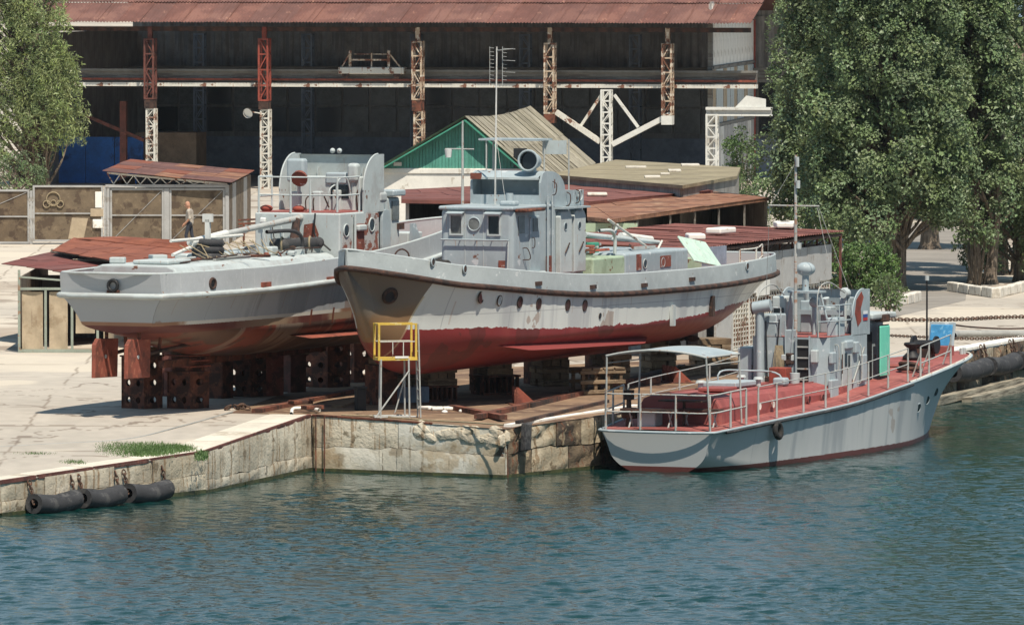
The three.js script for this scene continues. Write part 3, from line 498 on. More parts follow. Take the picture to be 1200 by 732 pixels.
// ---------------------------------------------------------------- green gabled house
{
  seed = 33;
  const f = new Frame(gp(530, 302), -8), at = (x, y, z = 0) => f.at(x, y, z), t = thing('green_gabled_building', 'building with teal green planked gable, whitewashed base and grey corrugated roof', 'building', f.o, f.deg);
  const ap = at(545, 137, 0.4), le = at(440, 198, 0.4), re = at(619, 201, 0.4), base = at(500, 197).y, D = 17;
  // gable boards
  const bd = mb(), x0 = le.x + 0.25, x1 = re.x - 0.1, nb = 44;
  for (let i = 0; i < nb; i++) { const xa = x0 + (x1 - x0) * i / nb, xb = x0 + (x1 - x0) * (i + 1) / nb - 0.012, yt = x => x < ap.x ? le.y + (ap.y - le.y) * (x - le.x) / (ap.x - le.x) : re.y + (ap.y - re.y) * (re.x - x) / (re.x - ap.x); const ya = yt(xa) - 0.08, ybb = yt(xb) - 0.08; if (Math.min(ya, ybb) < base + 0.02) continue; bd.add(mb().ext([[xa, base], [xb, base], [xb, ybb], [xa, ya]], 0.03).translate(0, 0, rr(0, 0.012))); }
  const bdm = bd.build('gable_boards', M.greenPlank, t); bdm.userData.kind = 'stuff';
  mb().box((x0 + x1) / 2, base / 2, -0.05, x1 - x0, base, 0.2).build('front_wall', M.whitewash, t);
  mb().box((x0 + x1) / 2, base - 0.1, 0.07, x1 - x0 + 0.1, 0.16, 0.06).build('plinth_band', M.whitewash, t);
  mb().box((x0 + x1) / 2, base / 2, -D / 2, x1 - x0 - 0.4, base, D - 0.6).build('walls', M.brickDull, t);
  const gb = mb(); gb.add(mb().ext([[x0, base], [x1, base], [ap.x, ap.y - 0.1]], 0.05).translate(0, 0, -0.06)); gb.build('gable_backing', M.oldWall, t);
  // roof: corrugated sheets in rows, sagging a little towards the back
  const sag = v => Math.sin(v * Math.PI) * -0.16 + (rnd() - 0.5) * 0.03, nR = 15;
  for (const [e, w] of [[re, 1], [le, -1]]) for (let j = 0; j < 2; j++) for (let i = 0; i < nR; i++) {
    const z0 = 0.45 - (D + 0.45) * i / nR, z1 = 0.45 - (D + 0.45) * (i + 1) / nR - 0.06, u0 = j * 0.5, u1 = j * 0.5 + 0.5 + (j ? 0.04 : 0.03), ex = e.x + w * 0.12, ey = e.y - 0.1, dy = rnd() * 0.02 + (j ? 0 : 0.02), sg0 = sag(i / nR), sg1 = sag((i + 1) / nR);
    mb().add(gridGeo(12, 1, (u, v) => { const k = u0 + (u1 - u0) * v; return V(ap.x + (ex - ap.x) * k, ap.y + (ey - ap.y) * k + dy + sg0 + (sg1 - sg0) * u + 0.03 * Math.cos(u * 12 * Math.PI), z0 + (z1 - z0) * u); })).build('roof_sheet', rnd() < 0.6 ? M.slate : M.slate2, t);
  }
  for (const [e, w] of [[re, 1], [le, -1]]) mb().bar(V(ap.x, ap.y - 0.12, 0.4), V(e.x + w * 0.05, e.y - 0.14, 0.4), 0.05, 0.2).build('barge_board', M.greenTrim, t);
  mb().box(at(610, 160, 0).x, base + 0.4, 0.06, 0.5, 0.7, 0.05).build('loft_hatch', M.darkGlass, t);
  mb().box(at(466, 192, 0.05).x, at(466, 192).y, 0.07, 0.3, 0.14, 0.04).build('plate', M.whitePaint, t);
}
// ---------------------------------------------------------------- low flat-roofed sheds behind the hauled-out boats
function lowShed(name, label, poly, h, roofMats, wallMat, edges) { // flat roof on walls along the listed edges; the other sides stay open
  const t = thing(name, label, 'shed'), P = poly.map(([x, y]) => gp(x, y, h)), c = P.reduce((a, p) => a.add(p), V(0, 0, 0)).multiplyScalar(1 / P.length);
  mb().add(slab(P, 0.12)).build('roof_slab', roofMats[0], t);
  const W = P.map(p => lerp3(p, c, 0.04));
  for (const i of edges) { const a = W[i], b = W[(i + 1) % W.length], L = a.distanceTo(b), g = mb(); g.box(0, (h - 0.13) / 2, 0, L, h - 0.13, 0.12); g.g[0].rotateY(Math.atan2(-(b.z - a.z), b.x - a.x)); g.g[0].translate((a.x + b.x) / 2, 0, (a.z + b.z) / 2); g.build('wall', wallMat, t); }
  return { t, P, c };
}
{
  seed = 44;
  const a = lowShed('flat_roofed_shed', 'shed with flat grey-brown felt roof right of the green gable', [[722, 187], [868, 196], [864, 206], [800, 217], [642, 204]], 3.05, [M.roofGrey], M.oldWall, [0, 1, 2, 3, 4]);
  for (let i = 0; i < 5; i++) { const p = gp(rr(720, 820), rr(192, 208), 3.06); mb().box(p.x, p.y + 0.03, p.z, rr(0.3, 0.8), 0.05, rr(0.6, 2)).build('felt_patch', M.stone, a.t); }
  const b = lowShed('flat_roofed_shed', 'shed with dull red sheet roof in front of the green gable', [[470, 222], [632, 214], [645, 205], [760, 212], [836, 223], [690, 237], [470, 234]], 2.7, [M.roofRed2], M.oldWall, [0, 1, 2, 3, 6]);
  { // laid sheets on the red roof
    const c = [gp(645, 206, 2.71), gp(834, 223, 2.71), gp(691, 236.5, 2.71), gp(560, 222, 2.71)]; sheets(b.t, c, 8, 4, [M.roofRed, M.roofRed2, M.roofRed], { lift: 0.014 });
    const d = [gp(471, 223, 2.71), gp(556, 219, 2.71), gp(640, 233, 2.71), gp(471, 233.5, 2.71)]; sheets(b.t, d, 5, 3, [M.roofRed, M.roofRed2], { lift: 0.014 });
    const p = gp(700, 229, 2.74); mb().rbox(p.x, p.y + 0.05, p.z, 0.7, 0.1, 1.2, 0.04).build('loose_board', M.stone, b.t);
  }
  const e = lowShed('flat_roofed_shed', 'open-fronted shed with patchy brown roof and thin front posts', [[688, 236.5], [835, 224], [903, 231], [718, 257], [688, 254]], 2.6, [M.roofBrown], M.oldWall, [0, 1, 4]);
  { const c = [gp(690, 237, 2.61), gp(834, 224.5, 2.61), gp(900, 231.2, 2.61), gp(719, 256.5, 2.61)]; sheets(e.t, c, 7, 3, [M.roofBrown, M.roofBrown2, M.roofBrown], { lift: 0.012 }); }
  for (const px of [720, 744, 779, 807, 836, 869, 898]) { const p = lerp3(gp(718, 257, 2.6), gp(903, 231, 2.6), (px - 718) / 185 * (1 + 0.12 * (1 - (px - 718) / 185))); mb().box(p.x - 0.05, 1.24, p.z - 0.06, 0.07, 2.46, 0.07).build('front_post', M.beam, e.t); }
  { const p = gp(689, 253.5, 2.6), q = gp(717, 256.5, 2.6); const k = mb(); k.bar(lerp3(p, q, 0.5).setY(0), lerp3(p, q, 0.5).setY(2.42), p.distanceTo(q) - 0.15, 0.06); k.build('side_wall', M.paleGreen, e.t); }
}
// white grid window seen left of the wheelhouse
{
  const p = gp(485, 268, 1.0), q = gp(521, 268, 1.0), t = thing('lattice_gate', 'small white lattice gate left of the wheelhouse, below the red roof', 'gate');
  const y0 = 0.95, y1 = gp(500, 268, 1.0).y + 0.95;
  for (let i = 0; i <= 7; i++) { const x = lerp3(p, q, i / 7); mb().box(x.x, 1.0, x.z, 0.03, 2.0, 0.03).build('upright', M.whitePaint, t); }
  for (let i = 0; i <= 12; i++) { const y = 0.1 + i * 0.155; mb().bar(p.clone().setY(y), q.clone().setY(y), 0.025).build('crossbar', M.whitePaint, t); }
}
// ---------------------------------------------------------------- long red-roofed store with lattice doors along the quay
{
  seed = 55;
  const p0 = gp(838, 415), p1 = gp(972, 394), deg = Math.atan2(-(p1.z - p0.z), p1.x - p0.x) / DEG, f = new Frame(p0, deg), L = p0.distanceTo(p1), t = thing('lattice_store', 'long store with red roof, grey wall band and white lattice doors behind the moored boat', 'store', p0, deg);
  const eave = 3.06, D = 5, top = 2.74;
  // local z>0 looks to the quay
  const c = [V(-3.2, eave + 0.05, 0.3), V(L + 0.5, eave + 0.05, 0.3), V(L + 0.5, eave + 0.2, -D), V(-3.2, eave + 0.2, -D)];
  sheets(t, c, 13, 3, [M.roofRed, M.roofRed2, M.roofRed], { waves: 5, amp: 0.02, lift: 0.012 });
  mb().box(L / 2 - 1.1, eave - 0.06, 0.22, L + 3.2, 0.08, 0.06).build('eave_rail', M.rustDark, t);
  for (let i = 0; i <= 9; i++) { const x = i * L / 9; mb().bar(V(x, eave - 0.05, 0.25), V(x, eave - 0.03, -D + 0.5), 0.06).build('rafter', M.rustDark, t); mb().box(x, (eave + top) / 2 - 0.05, 0.0, 0.05, eave - top, 0.05).build('clerestory_post', M.rust, t); if (i < 9) mb().bar(V(x, top, -0.02), V(x + L / 9, eave - 0.1, -0.02), 0.03).build('truss_bar', M.rustDark, t); }
  mb().box(L + 0.42, eave / 2 + 0.7, 0.22, 0.07, eave - 1.4, 0.07).build('porch_post', M.brownSteel, t);
  mb().box(L * 0.5, eave / 2 - 0.1, -D + 0.4, L, eave - 0.2, 0.15).build('rear_wall', M.oldWall, t);
  mb().box(L + 0.02, top / 2, -D / 2, 0.08, top, D - 0.2).build('end_wall', M.gateGrey, t);
  mb().box(-0.05, 1.5, -D / 2 - 0.1, 0.1, 2.9, D - 0.3).build('end_wall', M.oldWall, t);
  // sheets of the wall band above the doors
  for (let i = 0; i < 9; i++) { const x0 = L * i / 9, x1 = L * (i + 1) / 9, y0 = [1.62, 1.56, 1.6, 1.5, 1.62, 1.58, 1.66, 1.64, 1.7][i]; mb().box((x0 + x1) / 2, (top + y0) / 2, 0.05 + (i % 2) * 0.012, x1 - x0 - 0.006, top - y0, 0.05).build('wall_panel', i < 4 ? M.whitePaint : M.gateGrey, t); }
  // lattice doors: frames of flat bar with a mesh of rods
  const nd = 7, dw = L / nd, hgt = 1.72;
  for (let d = 0; d < nd; d++) {
    const g = new THREE.Group(); g.name = 'lattice_door'; t.add(g); const x0 = d * dw + 0.04, x1 = (d + 1) * dw - 0.04, M0 = d === 0 ? M.gateGrey : M.whiteRust;
    const fr = mb(); for (const x of [x0, x1]) fr.box(x, hgt / 2 + 0.02, 0.0, 0.09, hgt, 0.05); for (const y of [0.05, hgt - 0.03]) fr.box((x0 + x1) / 2, y, 0.0, x1 - x0, 0.06, 0.05); fr.build('frame', M0, g);
    if (d === 0) { mb().box((x0 + x1) / 2, hgt / 2, 0.0, x1 - x0 - 0.08, hgt - 0.1, 0.03).build('sheet', M.gateGrey, g); continue; }
    const r = mb(); for (let i = 1; i < 6; i++) r.box(x0 + (x1 - x0) * i / 6, hgt / 2, 0.0, 0.06, hgt - 0.06, 0.03); for (let i = 1; i < 13; i++) r.box((x0 + x1) / 2, hgt * i / 13, 0.0, x1 - x0 - 0.06, 0.032, 0.03); r.build('lattice', M.whiteRust, g);
    if (d === 1 || d === 2) mb().box((x0 + x1) / 2, hgt / 2, -0.1, x1 - x0, hgt - 0.1, 0.02).build('backing_sheet', M.canvasTan, g);
  }
  // debris on the roof
  for (const [px, py, w] of [[815, 279, 0.5], [845, 272, 0.7], [948, 262, 0.9], [925, 264, 0.6]]) { const q = f.loc(gp(px, py, eave + 0.2)); mb().rbox(Math.min(q.x, L), eave + 0.25, Math.max(-4, Math.min(0.2, q.z)), w * 1.6, 0.18, 0.5, 0.06, rr(-0.5, 0.5)).build('debris_block', M.whitewash, t); }
}
// ---------------------------------------------------------------- gate house on the left: mono-pitch rust roof on a truss over framed gates
function meshPanel(parent, x0, x1, y0, y1, z, frameM, meshM, brace = false, mid = true) { // framed gate leaf
  const g = new THREE.Group(); g.name = 'gate_leaf'; parent.add(g); const fr = mb(), w = 0.075;
  for (const x of [x0 + w / 2, x1 - w / 2]) fr.box(x, (y0 + y1) / 2, z, w, y1 - y0, 0.06); for (const y of [y0 + w / 2, y1 - w / 2]) fr.box((x0 + x1) / 2, y, z, x1 - x0 - 2 * w, w, 0.055); if (mid) fr.box((x0 + x1) / 2, (y0 + y1) / 2, z + 0.005, x1 - x0 - 2 * w, 0.05, 0.05);
  fr.build('frame', frameM, g); mb().box((x0 + x1) / 2, (y0 + y1) / 2, z - 0.03, x1 - x0 - w, y1 - y0 - w, 0.015).build('infill', meshM, g);
  if (brace) mb().bar(V(x0 + 0.1, y0 + 0.1, z + 0.0), V(x1 - 0.1, y1 - 0.1, z + 0.0), 0.02, 0.012).build('wire_brace', frameM, g); return g;
}
const fG = new Frame(gp(125, 286), -1.5);
{
  seed = 66;
  const at = (x, y, z = 0) => fG.at(x, y, z), t = thing('gate_house', 'shed with rusty sloping roof on a white truss above grey framed gates', 'shed', fG.o, fG.deg);
  const xr = at(266, 285).x, hl = at(128, 200).y, hr = at(266, 217).y, D = 15;
  mb().box(0.03, hr / 2, 0, 0.14, hr, 0.14).build('gate_post', M.gateGrey, t); mb().box(xr, hr / 2, 0, 0.14, hr, 0.14).build('gate_post', M.gateGrey, t);
  const xm = at(195, 285).x; mb().box(xm, hr / 2 - 0.06, 0, 0.2, hr - 0.12, 0.1).build('gate_post', M.gateGrey, t);
  mb().box(xr / 2, hr - 0.03, 0.01, xr + 0.1, 0.12, 0.16).build('lintel', M.gateGrey, t);
  meshPanel(t, 0.12, xm - 0.11, 0.08, hr - 0.12, 0.0, M.gateGrey, M.mesh, true); meshPanel(t, xm + 0.11, xr - 0.09, 0.08, hr - 0.12, 0.0, M.gateGrey, M.mesh, true);
  // truss under the roof
  const tx = mb(), n = 9; tx.bar(V(0, hl - 0.08, 0.02), V(xr, hr + 0.04, 0.02), 0.07); for (let i = 0; i < n; i++) { const a = i / n, b = (i + 0.5) / n, c = (i + 1) / n, ty = u => hl - 0.08 + (hr + 0.04 - hl + 0.08) * u; tx.bar(V(xr * a, ty(a), 0.02), V(xr * b, hr + 0.04, 0.02), 0.035); tx.bar(V(xr * b, hr + 0.04, 0.02), V(xr * c, ty(c), 0.02), 0.035); } tx.build('truss', M.whiteRust, t);
  sheets(t, [V(-0.15, hl + 0.03, 0.35), V(xr + 0.2, hr + 0.12, 0.35), V(xr + 0.2, hr + 0.14, -D), V(-0.15, hl + 0.05, -D)], 5, 4, [M.roofBrown2, M.terra2, M.roofRust2], { lift: 0.012, warp: 0.015 });
  for (let i = 0; i < 6; i++) mb().box(xr + 0.02, hr / 2, -0.3 - D / 6 * (i + 0.42), 0.06, hr - 0.02, D / 6 - 0.1).build('side_panel', i % 3 === 1 ? M.gateGrey : M.mesh, t);
  mb().box(0, hr / 2, -D / 2, 0.08, hr, D - 0.3).build('side_wall', M.mesh2, t); mb().box(xr / 2, hr / 2, -D + 0.1, xr - 0.2, hr, 0.1).build('rear_wall', M.oldWall, t);
}
{ // fence left of it
  const at = (x, y) => fG.at(x, y, 0);
  const x0 = at(-14, 282).x, x1 = at(34, 282).x, x2 = at(38, 282).x, x3 = at(124, 282).x;
  let t = thing('framed_fence_panel', 'framed brown fence panel with looped wire emblem and pale patches, left of the gates', 'fence panel', fG.world(0, 0, 0.02), fG.deg);
  meshPanel(t, x2, x3 - 0.12, 0.1, at(80, 217).y, 0, M.gateGrey, M.mesh);
  mb().box(x3 - 0.03, 1.1, 0, 0.1, 2.2, 0.1).build('post', M.gateGrey, t); mb().box(x2 - 0.06, 1.03, 0, 0.09, 2.06, 0.09).build('post', M.gateGrey, t);
  { // things wired to the panel: a looped emblem, sheets, boxes
    const q = at(62, 233), k = mb(); k.torus(V(q.x, q.y, 0.02), 0.26, 0.025, V(0, 0, 1), 18, 5); k.torus(V(q.x - 0.26, q.y - 0.2, 0.02), 0.13, 0.025, V(0, 0, 1), 12, 5); k.torus(V(q.x + 0.26, q.y - 0.2, 0.02), 0.13, 0.025, V(0, 0, 1), 12, 5); k.torus(V(q.x, q.y - 0.14, 0.02), 0.1, 0.02, V(0, 0, 1), 12, 5); k.build('wire_emblem', M.rope, t);
    const s = at(90, 266), S = mb(); S.add(mb().ext([[s.x - 0.35, 0.2], [s.x + 0.25, 0.22], [s.x + 0.42, 1.0], [s.x - 0.2, 1.02]], 0.01).translate(0, 0, 0.0)); S.build('leaning_sheet', M.canvasTan, t);
    for (const [px, py, w, h] of [[114, 262, 0.38, 0.34], [115, 234, 0.26, 0.62], [113, 249, 0.5, 0.3]]) { const o = at(px, py); mb().rbox(o.x, o.y, 0.02, w, h, 0.06, 0.02).build('pale_patch', px === 113 ? M.canvasTan : M.whitewash, t); }
  }
  t = thing('framed_fence_panel', 'leftmost fence panel of dark brown sheet in a pale frame', 'fence panel', fG.world(0, 0, 0.02), fG.deg);
  meshPanel(t, x0 - 3, x1, 0.02, at(20, 222).y, -0.05, M.gateGrey, M.mesh2, true);
}
// ---------------------------------------------------------------- low rust-roofed shed with canvas sides
{
  seed = 77;
  const f = new Frame(gp(21, 413), -1), at = (x, y, z = 0) => f.at(x, y, z), t = thing('canvas_sided_shed', 'low shed with two rust red roofs and tan canvas side panels behind the left boat', 'shed', f.o, f.deg);
  const xr = at(122, 415).x, h = at(60, 337).y, hp = at(22, 316).y;
  for (const px of [22, 53, 84, 114]) { const x = at(px, 412).x; mb().box(x, (px === 22 ? hp : h) / 2, 0, 0.07, px === 22 ? hp : h, 0.07).build('frame_post', M.frameGreen, t); }
  mb().box(xr / 2, 0.05, 0, xr, 0.09, 0.08).build('sill', M.frameGreen, t); mb().box(xr / 2, h - 0.03, 0.01, xr, 0.07, 0.07).build('top_rail', M.frameGreen, t); mb().bar(V(0, hp - 0.2, 0), V(xr, h + 0.12, 0), 0.05).build('top_rail', M.frameGreen, t);
  for (let i = 0; i < 3; i++) { const a = at([24, 56, 87][i], 412).x + 0.03, b = at([51, 80, 112][i], 412).x - 0.03; const y0 = i === 2 ? 0.55 : 0.1; mb().add(gridGeo(6, 8, (u, v) => V(a + (b - a) * u, y0 + (h - 0.12 - y0) * v, -0.03 + 0.025 * Math.sin(u * 5 + v * 9 + i)))).build('canvas_panel', M.canvasTan, t); }
  mb().box(xr / 2, h / 2, -9, xr, h, 0.1).build('rear_wall', M.oldWall, t); mb().box(xr, h / 2, -4.5, 0.06, h, 8.9).build('side_wall', M.canvasTan, t);
  mb().box(0, hp * 0.45, -6, 0.06, hp * 0.9, 11).build('side_wall', M.mesh2, t);
  // roofs: dark plum sheet in front, terracotta sheet behind and higher (world corners taken to the frame)
  const L = p => { const q = f.loc(p); return q; };
  sheets(t, [L(gp(1, 308.5, 2.3)), L(gp(76, 319, 2.22)), L(gp(250, 306, 2.25)), L(gp(66, 294, 2.38))], 5, 3, [M.plum, M.plum, M.roofRed2], { lift: 0.012, warp: 0.012 });
  sheets(t, [L(gp(60, 293.5, 2.5)), L(gp(174, 312.5, 2.44)), L(gp(262, 297, 2.5)), L(gp(86, 278, 2.78))], 7, 3, [M.terra, M.terra2, M.terra], { lift: 0.01, warp: 0.012 });
  sheets(t, [L(gp(88, 279, 2.78)), L(gp(262, 297, 2.5)), L(gp(235, 283, 2.82)), L(gp(140, 277, 2.84))], 4, 2, [M.terra, M.terra2], { lift: 0.01, warp: 0.01 });
  mb().bar(L(gp(60, 293.5, 2.44)), L(gp(174, 312.5, 2.38)), 0.06, 0.1).build('roof_edge_board', M.driftwood, t);
  for (let i = 0; i < 9; i++) { const u = rr(0.28, 0.62), p = bil([L(gp(1, 308.5, 2.33)), L(gp(76, 319, 2.25)), L(gp(250, 306, 2.28)), L(gp(66, 294, 2.41))], u, rr(0.55, 0.85)); mb().bar(p, p.clone().add(V(rr(0.6, 1.4), 0.0, rr(-0.6, 0.6))), 0.05, 0.03).build('loose_lath', M.driftwood, t); }
}
{ // rust red wall panel and junk between the left boat and the gate house: railings
  const t = thing('steel_stack', 'rusty steel bar rack beside the gate house, behind the derrick boom', 'rack', gp(298, 300));
  for (let i = 0; i < 3; i++) mb().bar(V(-0.6, 1.05 + i * 0.14, 0), V(0.9, 1.12 + i * 0.14, -0.4), 0.06).build('bar', M.rust, t); mb().box(-0.4, 0.6, 0, 0.08, 1.2, 0.08).build('post', M.rust, t); mb().box(0.7, 0.6, -0.3, 0.08, 1.2, 0.08).build('post', M.rust, t);
}
// ================================================================ TREES AND PLANTS
function leafClump(n, r, len, wid, tilt = 0.75) { // a flat drooping spray of small folded leaves, facing up its own y axis
  const P = [];
  for (let i = 0; i < n; i++) {
    const a = rnd() * 6.28, q0 = r * Math.sqrt(rnd()), c = V(Math.cos(a) * q0, rr(-0.3, 0.3) * r - q0 * q0 / r * 0.35, Math.sin(a) * q0), q = new THREE.Quaternion().setFromEuler(new THREE.Euler(rr(-tilt, tilt), rnd() * 6.28, rr(-tilt, tilt))), s = rr(0.55, 1.3);
    const v = [V(-len / 2, 0, 0), V(0, 0.02, wid / 2), V(len / 2, -0.03, 0), V(0, 0.02, -wid / 2)].map(p => p.multiplyScalar(s).applyQuaternion(q).add(c));
    for (const k of [0, 1, 2, 0, 2, 3]) P.push(v[k].x, v[k].y, v[k].z);
  }
  return triGeo(P);
}
const leafMat = (r, g, b) => new THREE.MeshPhysicalMaterial({ color: new THREE.Color().setRGB(r, g, b), roughness: 0.5, side: THREE.DoubleSide });
const LEAF = { poplar: leafMat(0.135, 0.19, 0.085), willow: leafMat(0.26, 0.32, 0.135), bush: leafMat(0.085, 0.15, 0.04), grey: leafMat(0.12, 0.17, 0.07) };
const CL = {}; seed = 303; CL.big = leafClump(34, 0.34, 0.125, 0.1); CL.mid = leafClump(18, 0.26, 0.11, 0.075); CL.thin = leafClump(26, 0.36, 0.2, 0.04, 1.0);
M.bark = mat(paintTex([122, 110, 96], 1.2, 0.25, [{ c: [78, 68, 58], f: 'vs', t: 0.5, w: 0.1, a: 0.85 }]), 0.95, 0, { bumpMap: bumpFine, bumpScale: 0.03 });
function crown(parent, blobs, geo, m, per, name = 'crown', tall = 0.9) { // blobs [x,y,z,r]: leaf sprays on the skin of many lobes, thinner inside
  const pts = [];
  for (const [x, y, z, r] of blobs) {
    const out = V(x, 0.5 + r * 0.2, z).normalize(), k = Math.round(per * r * r);
    for (let i = 0; i < k; i++) { const d = V(rr(-1, 1), rr(-1, 1), rr(-1, 1)); if (d.lengthSq() > 1 || d.lengthSq() < 0.05) { i--; continue; } d.normalize(); if (d.dot(out) < -0.45 && rnd() < 0.8) continue; const f = rnd() < 0.82 ? 0.86 + 0.2 * rnd() : 0.4 + 0.75 * rnd(); pts.push([V(x + d.x * r * f, y + d.y * r * f * tall, z + d.z * r * f), d.add(V(rr(-0.35, 0.35), 0.45 + rr(-0.3, 0.3), rr(-0.35, 0.35))).normalize()]); }
  }
  const im = new THREE.InstancedMesh(geo, m, pts.length), mt = new THREE.Matrix4(), col = new THREE.Color();
  pts.forEach((p, i) => { const s = rr(0.6, 1.3); mt.compose(p[0], new THREE.Quaternion().setFromUnitVectors(V(0, 1, 0), p[1]).multiply(new THREE.Quaternion().setFromAxisAngle(V(0, 1, 0), rnd() * 6.28)), V(s, s, s)); im.setMatrixAt(i, mt); const k = rr(0.75, 1.3); col.setRGB(k * rr(0.92, 1.1), k, k * rr(0.85, 1.15)); im.setColorAt(i, col); });
  im.name = name; im.castShadow = im.receiveShadow = true; parent.add(im); im.userData.kind = 'stuff'; return im;
}
function limb(b, p, q, r0, r1, bend = 0.2) { const m = lerp3(p, q, 0.5).add(V(rr(-bend, bend), rr(-bend, bend) * 0.3, rr(-bend, bend))); const g = new THREE.TubeGeometry(new THREE.CatmullRomCurve3([p, m, q]), 8, 1, 7, false), a = g.attributes.position, c = new THREE.CatmullRomCurve3([p, m, q]); for (let i = 0; i <= 8; i++) { const ctr = c.getPointAt(i / 8), r = r0 + (r1 - r0) * i / 8; for (let j = 0; j <= 7; j++) { const k = i * 8 + j; a.setXYZ(k, ctr.x + (a.getX(k) - ctr.x) * r, ctr.y + (a.getY(k) - ctr.y) * r, ctr.z + (a.getZ(k) - ctr.z) * r); } } g.computeVertexNormals(); b.add(g); }
function tree(name, label, pos, spec, sd) {
  seed = sd; const t = thing(name, label, 'tree', pos, 0, spec.group), b = mb(), blobs = [];
  for (const [dx, r, lean] of spec.trunks) { const top = V(dx + lean, spec.h * 0.86, 0); limb(b, V(dx, -0.05, 0), top, r, r * 0.22, 0.3); b.lathe([[r * 1.45, 0], [r * 1.1, 0.25], [r * 0.98, 0.7]], V(dx, -0.05, 0), 9); }
  for (let i = 0; i < spec.n; i++) { // lobes through the crown, each on its limb
    const v = Math.pow(rnd(), 0.8), y = spec.y0 + (spec.h - spec.y0) * v, rad = spec.r(v) * Math.sqrt(rr(0.35, 1)), a = rnd() * 6.28, r = spec.lobe * rr(0.65, 1.3) * (0.7 + 0.3 * (1 - v));
    const p = [Math.cos(a) * rad + (spec.cx ?? 0), y, Math.sin(a) * rad, r]; if (spec.cut && spec.cut(...p)) continue; if (spec.gaps && Math.sin(p[0] * 2.3 + p[2] * 1.1 + sd) * Math.sin(p[1] * 0.8 + p[0] * 0.9) > 0.5) continue; if (blobs.some(b => (b[0] - p[0]) ** 2 + ((b[1] - p[1]) / (spec.tall ?? 1)) ** 2 + (b[2] - p[2]) ** 2 < (0.5 * (b[3] + r)) ** 2)) continue; blobs.push(p);
    const tr = spec.trunks[i % spec.trunks.length]; const ys = Math.max(spec.y0 * 0.6, y - rad * 0.9 - 0.5), f = Math.min(0.98, ys / (spec.h * 0.86)); if (rnd() < 0.75) limb(b, V(tr[0] + tr[2] * f, ys, 0), V(p[0] * 0.94, y, p[2] * 0.94), 0.055 * spec.thick, 0.015, 0.35);
  }
  for (const e of spec.extra ?? []) blobs.push(e);
  b.build('trunk', M.bark, t); crown(t, blobs, spec.geo, spec.m, spec.per, 'crown', spec.tall); return t;
}
// poplars on the right; the heads go on above the picture
const popl = { gaps: true, tall: 1.5, geo: CL.big, m: LEAF.poplar, per: 78, lobe: 0.68, thick: 1.5, group: 'poplars along the road' };
tree('poplar_tree', 'big poplar nearest the crane shed, its crown hiding the shed end', gp(976, 318), { ...popl, h: 15, y0: 1.9, n: 900, trunks: [[0, 0.25, 0.1], [0.5, 0.18, 0.7]], r: v => 1.6 * (1 - 0.2 * v), cut: (x, y, z, r) => x > 1.4 && y < 2.6 }, 1001);
tree('poplar_tree', 'dense poplar with dark trunk left of the road, behind the bush', gp(1042, 340), { ...popl, h: 15.5, y0: 2.2, n: 1100, trunks: [[0, 0.28, 0.1], [-0.45, 0.18, -0.6], [0.4, 0.18, 0.6]], r: v => 2.7 * (1 - 0.35 * v), cut: (x, y, z, r) => y - r < 2.3 && x > 0.15 }, 1002);
tree('poplar_tree', 'poplar with pale double trunk standing behind the white kerb stones right of the road', gp(1152, 333), { ...popl, h: 15, y0: 2.6, n: 900, trunks: [[-0.26, 0.24, -0.3], [0.26, 0.22, 0.45]], r: v => 2.2 * (1 - 0.5 * v), cx: -0.7, cut: (x, y, z, r) => y - r < 2.4 || (x > 0.7 && y > 3.6 && y < 11.5) }, 1003);
tree('poplar_tree', 'rear poplar behind the others closing the gap above the road', gp(1090, 292), { ...popl, m: LEAF.poplar, h: 18, y0: 4.2, n: 500, trunks: [[0, 0.35, 0]], r: v => 3.0 * (1 - 0.5 * v), cut: (x, y, z, r) => y - r < 3.6 }, 1004);
tree('poplar_tree', 'bare-trunked tall poplar at the right picture edge', gp(1184, 322), { ...popl, m: LEAF.poplar, h: 18, y0: 2.0, n: 300, trunks: [[-0.3, 0.24, -0.15], [0.25, 0.22, 0.2]], r: v => 1.9, cut: (x, y, z, r) => z > 0.2 && y > 4 }, 1005);
tree('leafy_tree', 'leafy tree behind the white kerb at the right edge', gp(1196, 330), { ...popl, group: undefined, m: LEAF.poplar, h: 7, y0: 0.9, n: 240, trunks: [[0, 0.22, 0]], r: v => 1.7 * (1 - 0.4 * v), per: 62 }, 1006);
for (let i = 0; i < 5; i++) tree('background_tree', ['leafy tree far behind the shed end, left of the poplars', 'far leafy tree behind the first poplar', 'far leafy tree seen behind the road gap, left side', 'far leafy tree seen behind the road gap, right side', 'far leafy tree behind the right edge of the picture'][i], gp([975, 1010, 1048, 1140, 1200][i], [250, 248, 252, 256, 262][i]), { ...popl, group: 'far trees behind the poplars', m: LEAF.poplar, h: 15, y0: 1.2, n: 160, trunks: [[0, 0.3, 0]], r: v => 3.0 * (1 - 0.5 * v), lobe: 1.1, per: 40 }, 1100 + i);
tree('background_tree', 'low leafy tree closing the far end of the road', gp(1097, 256), { ...popl, group: 'far trees behind the poplars', m: LEAF.poplar, h: 9, y0: 0.8, n: 160, trunks: [[0, 0.3, 0]], r: v => 3.4 * (1 - 0.5 * v), lobe: 1.1, per: 40 }, 1120);
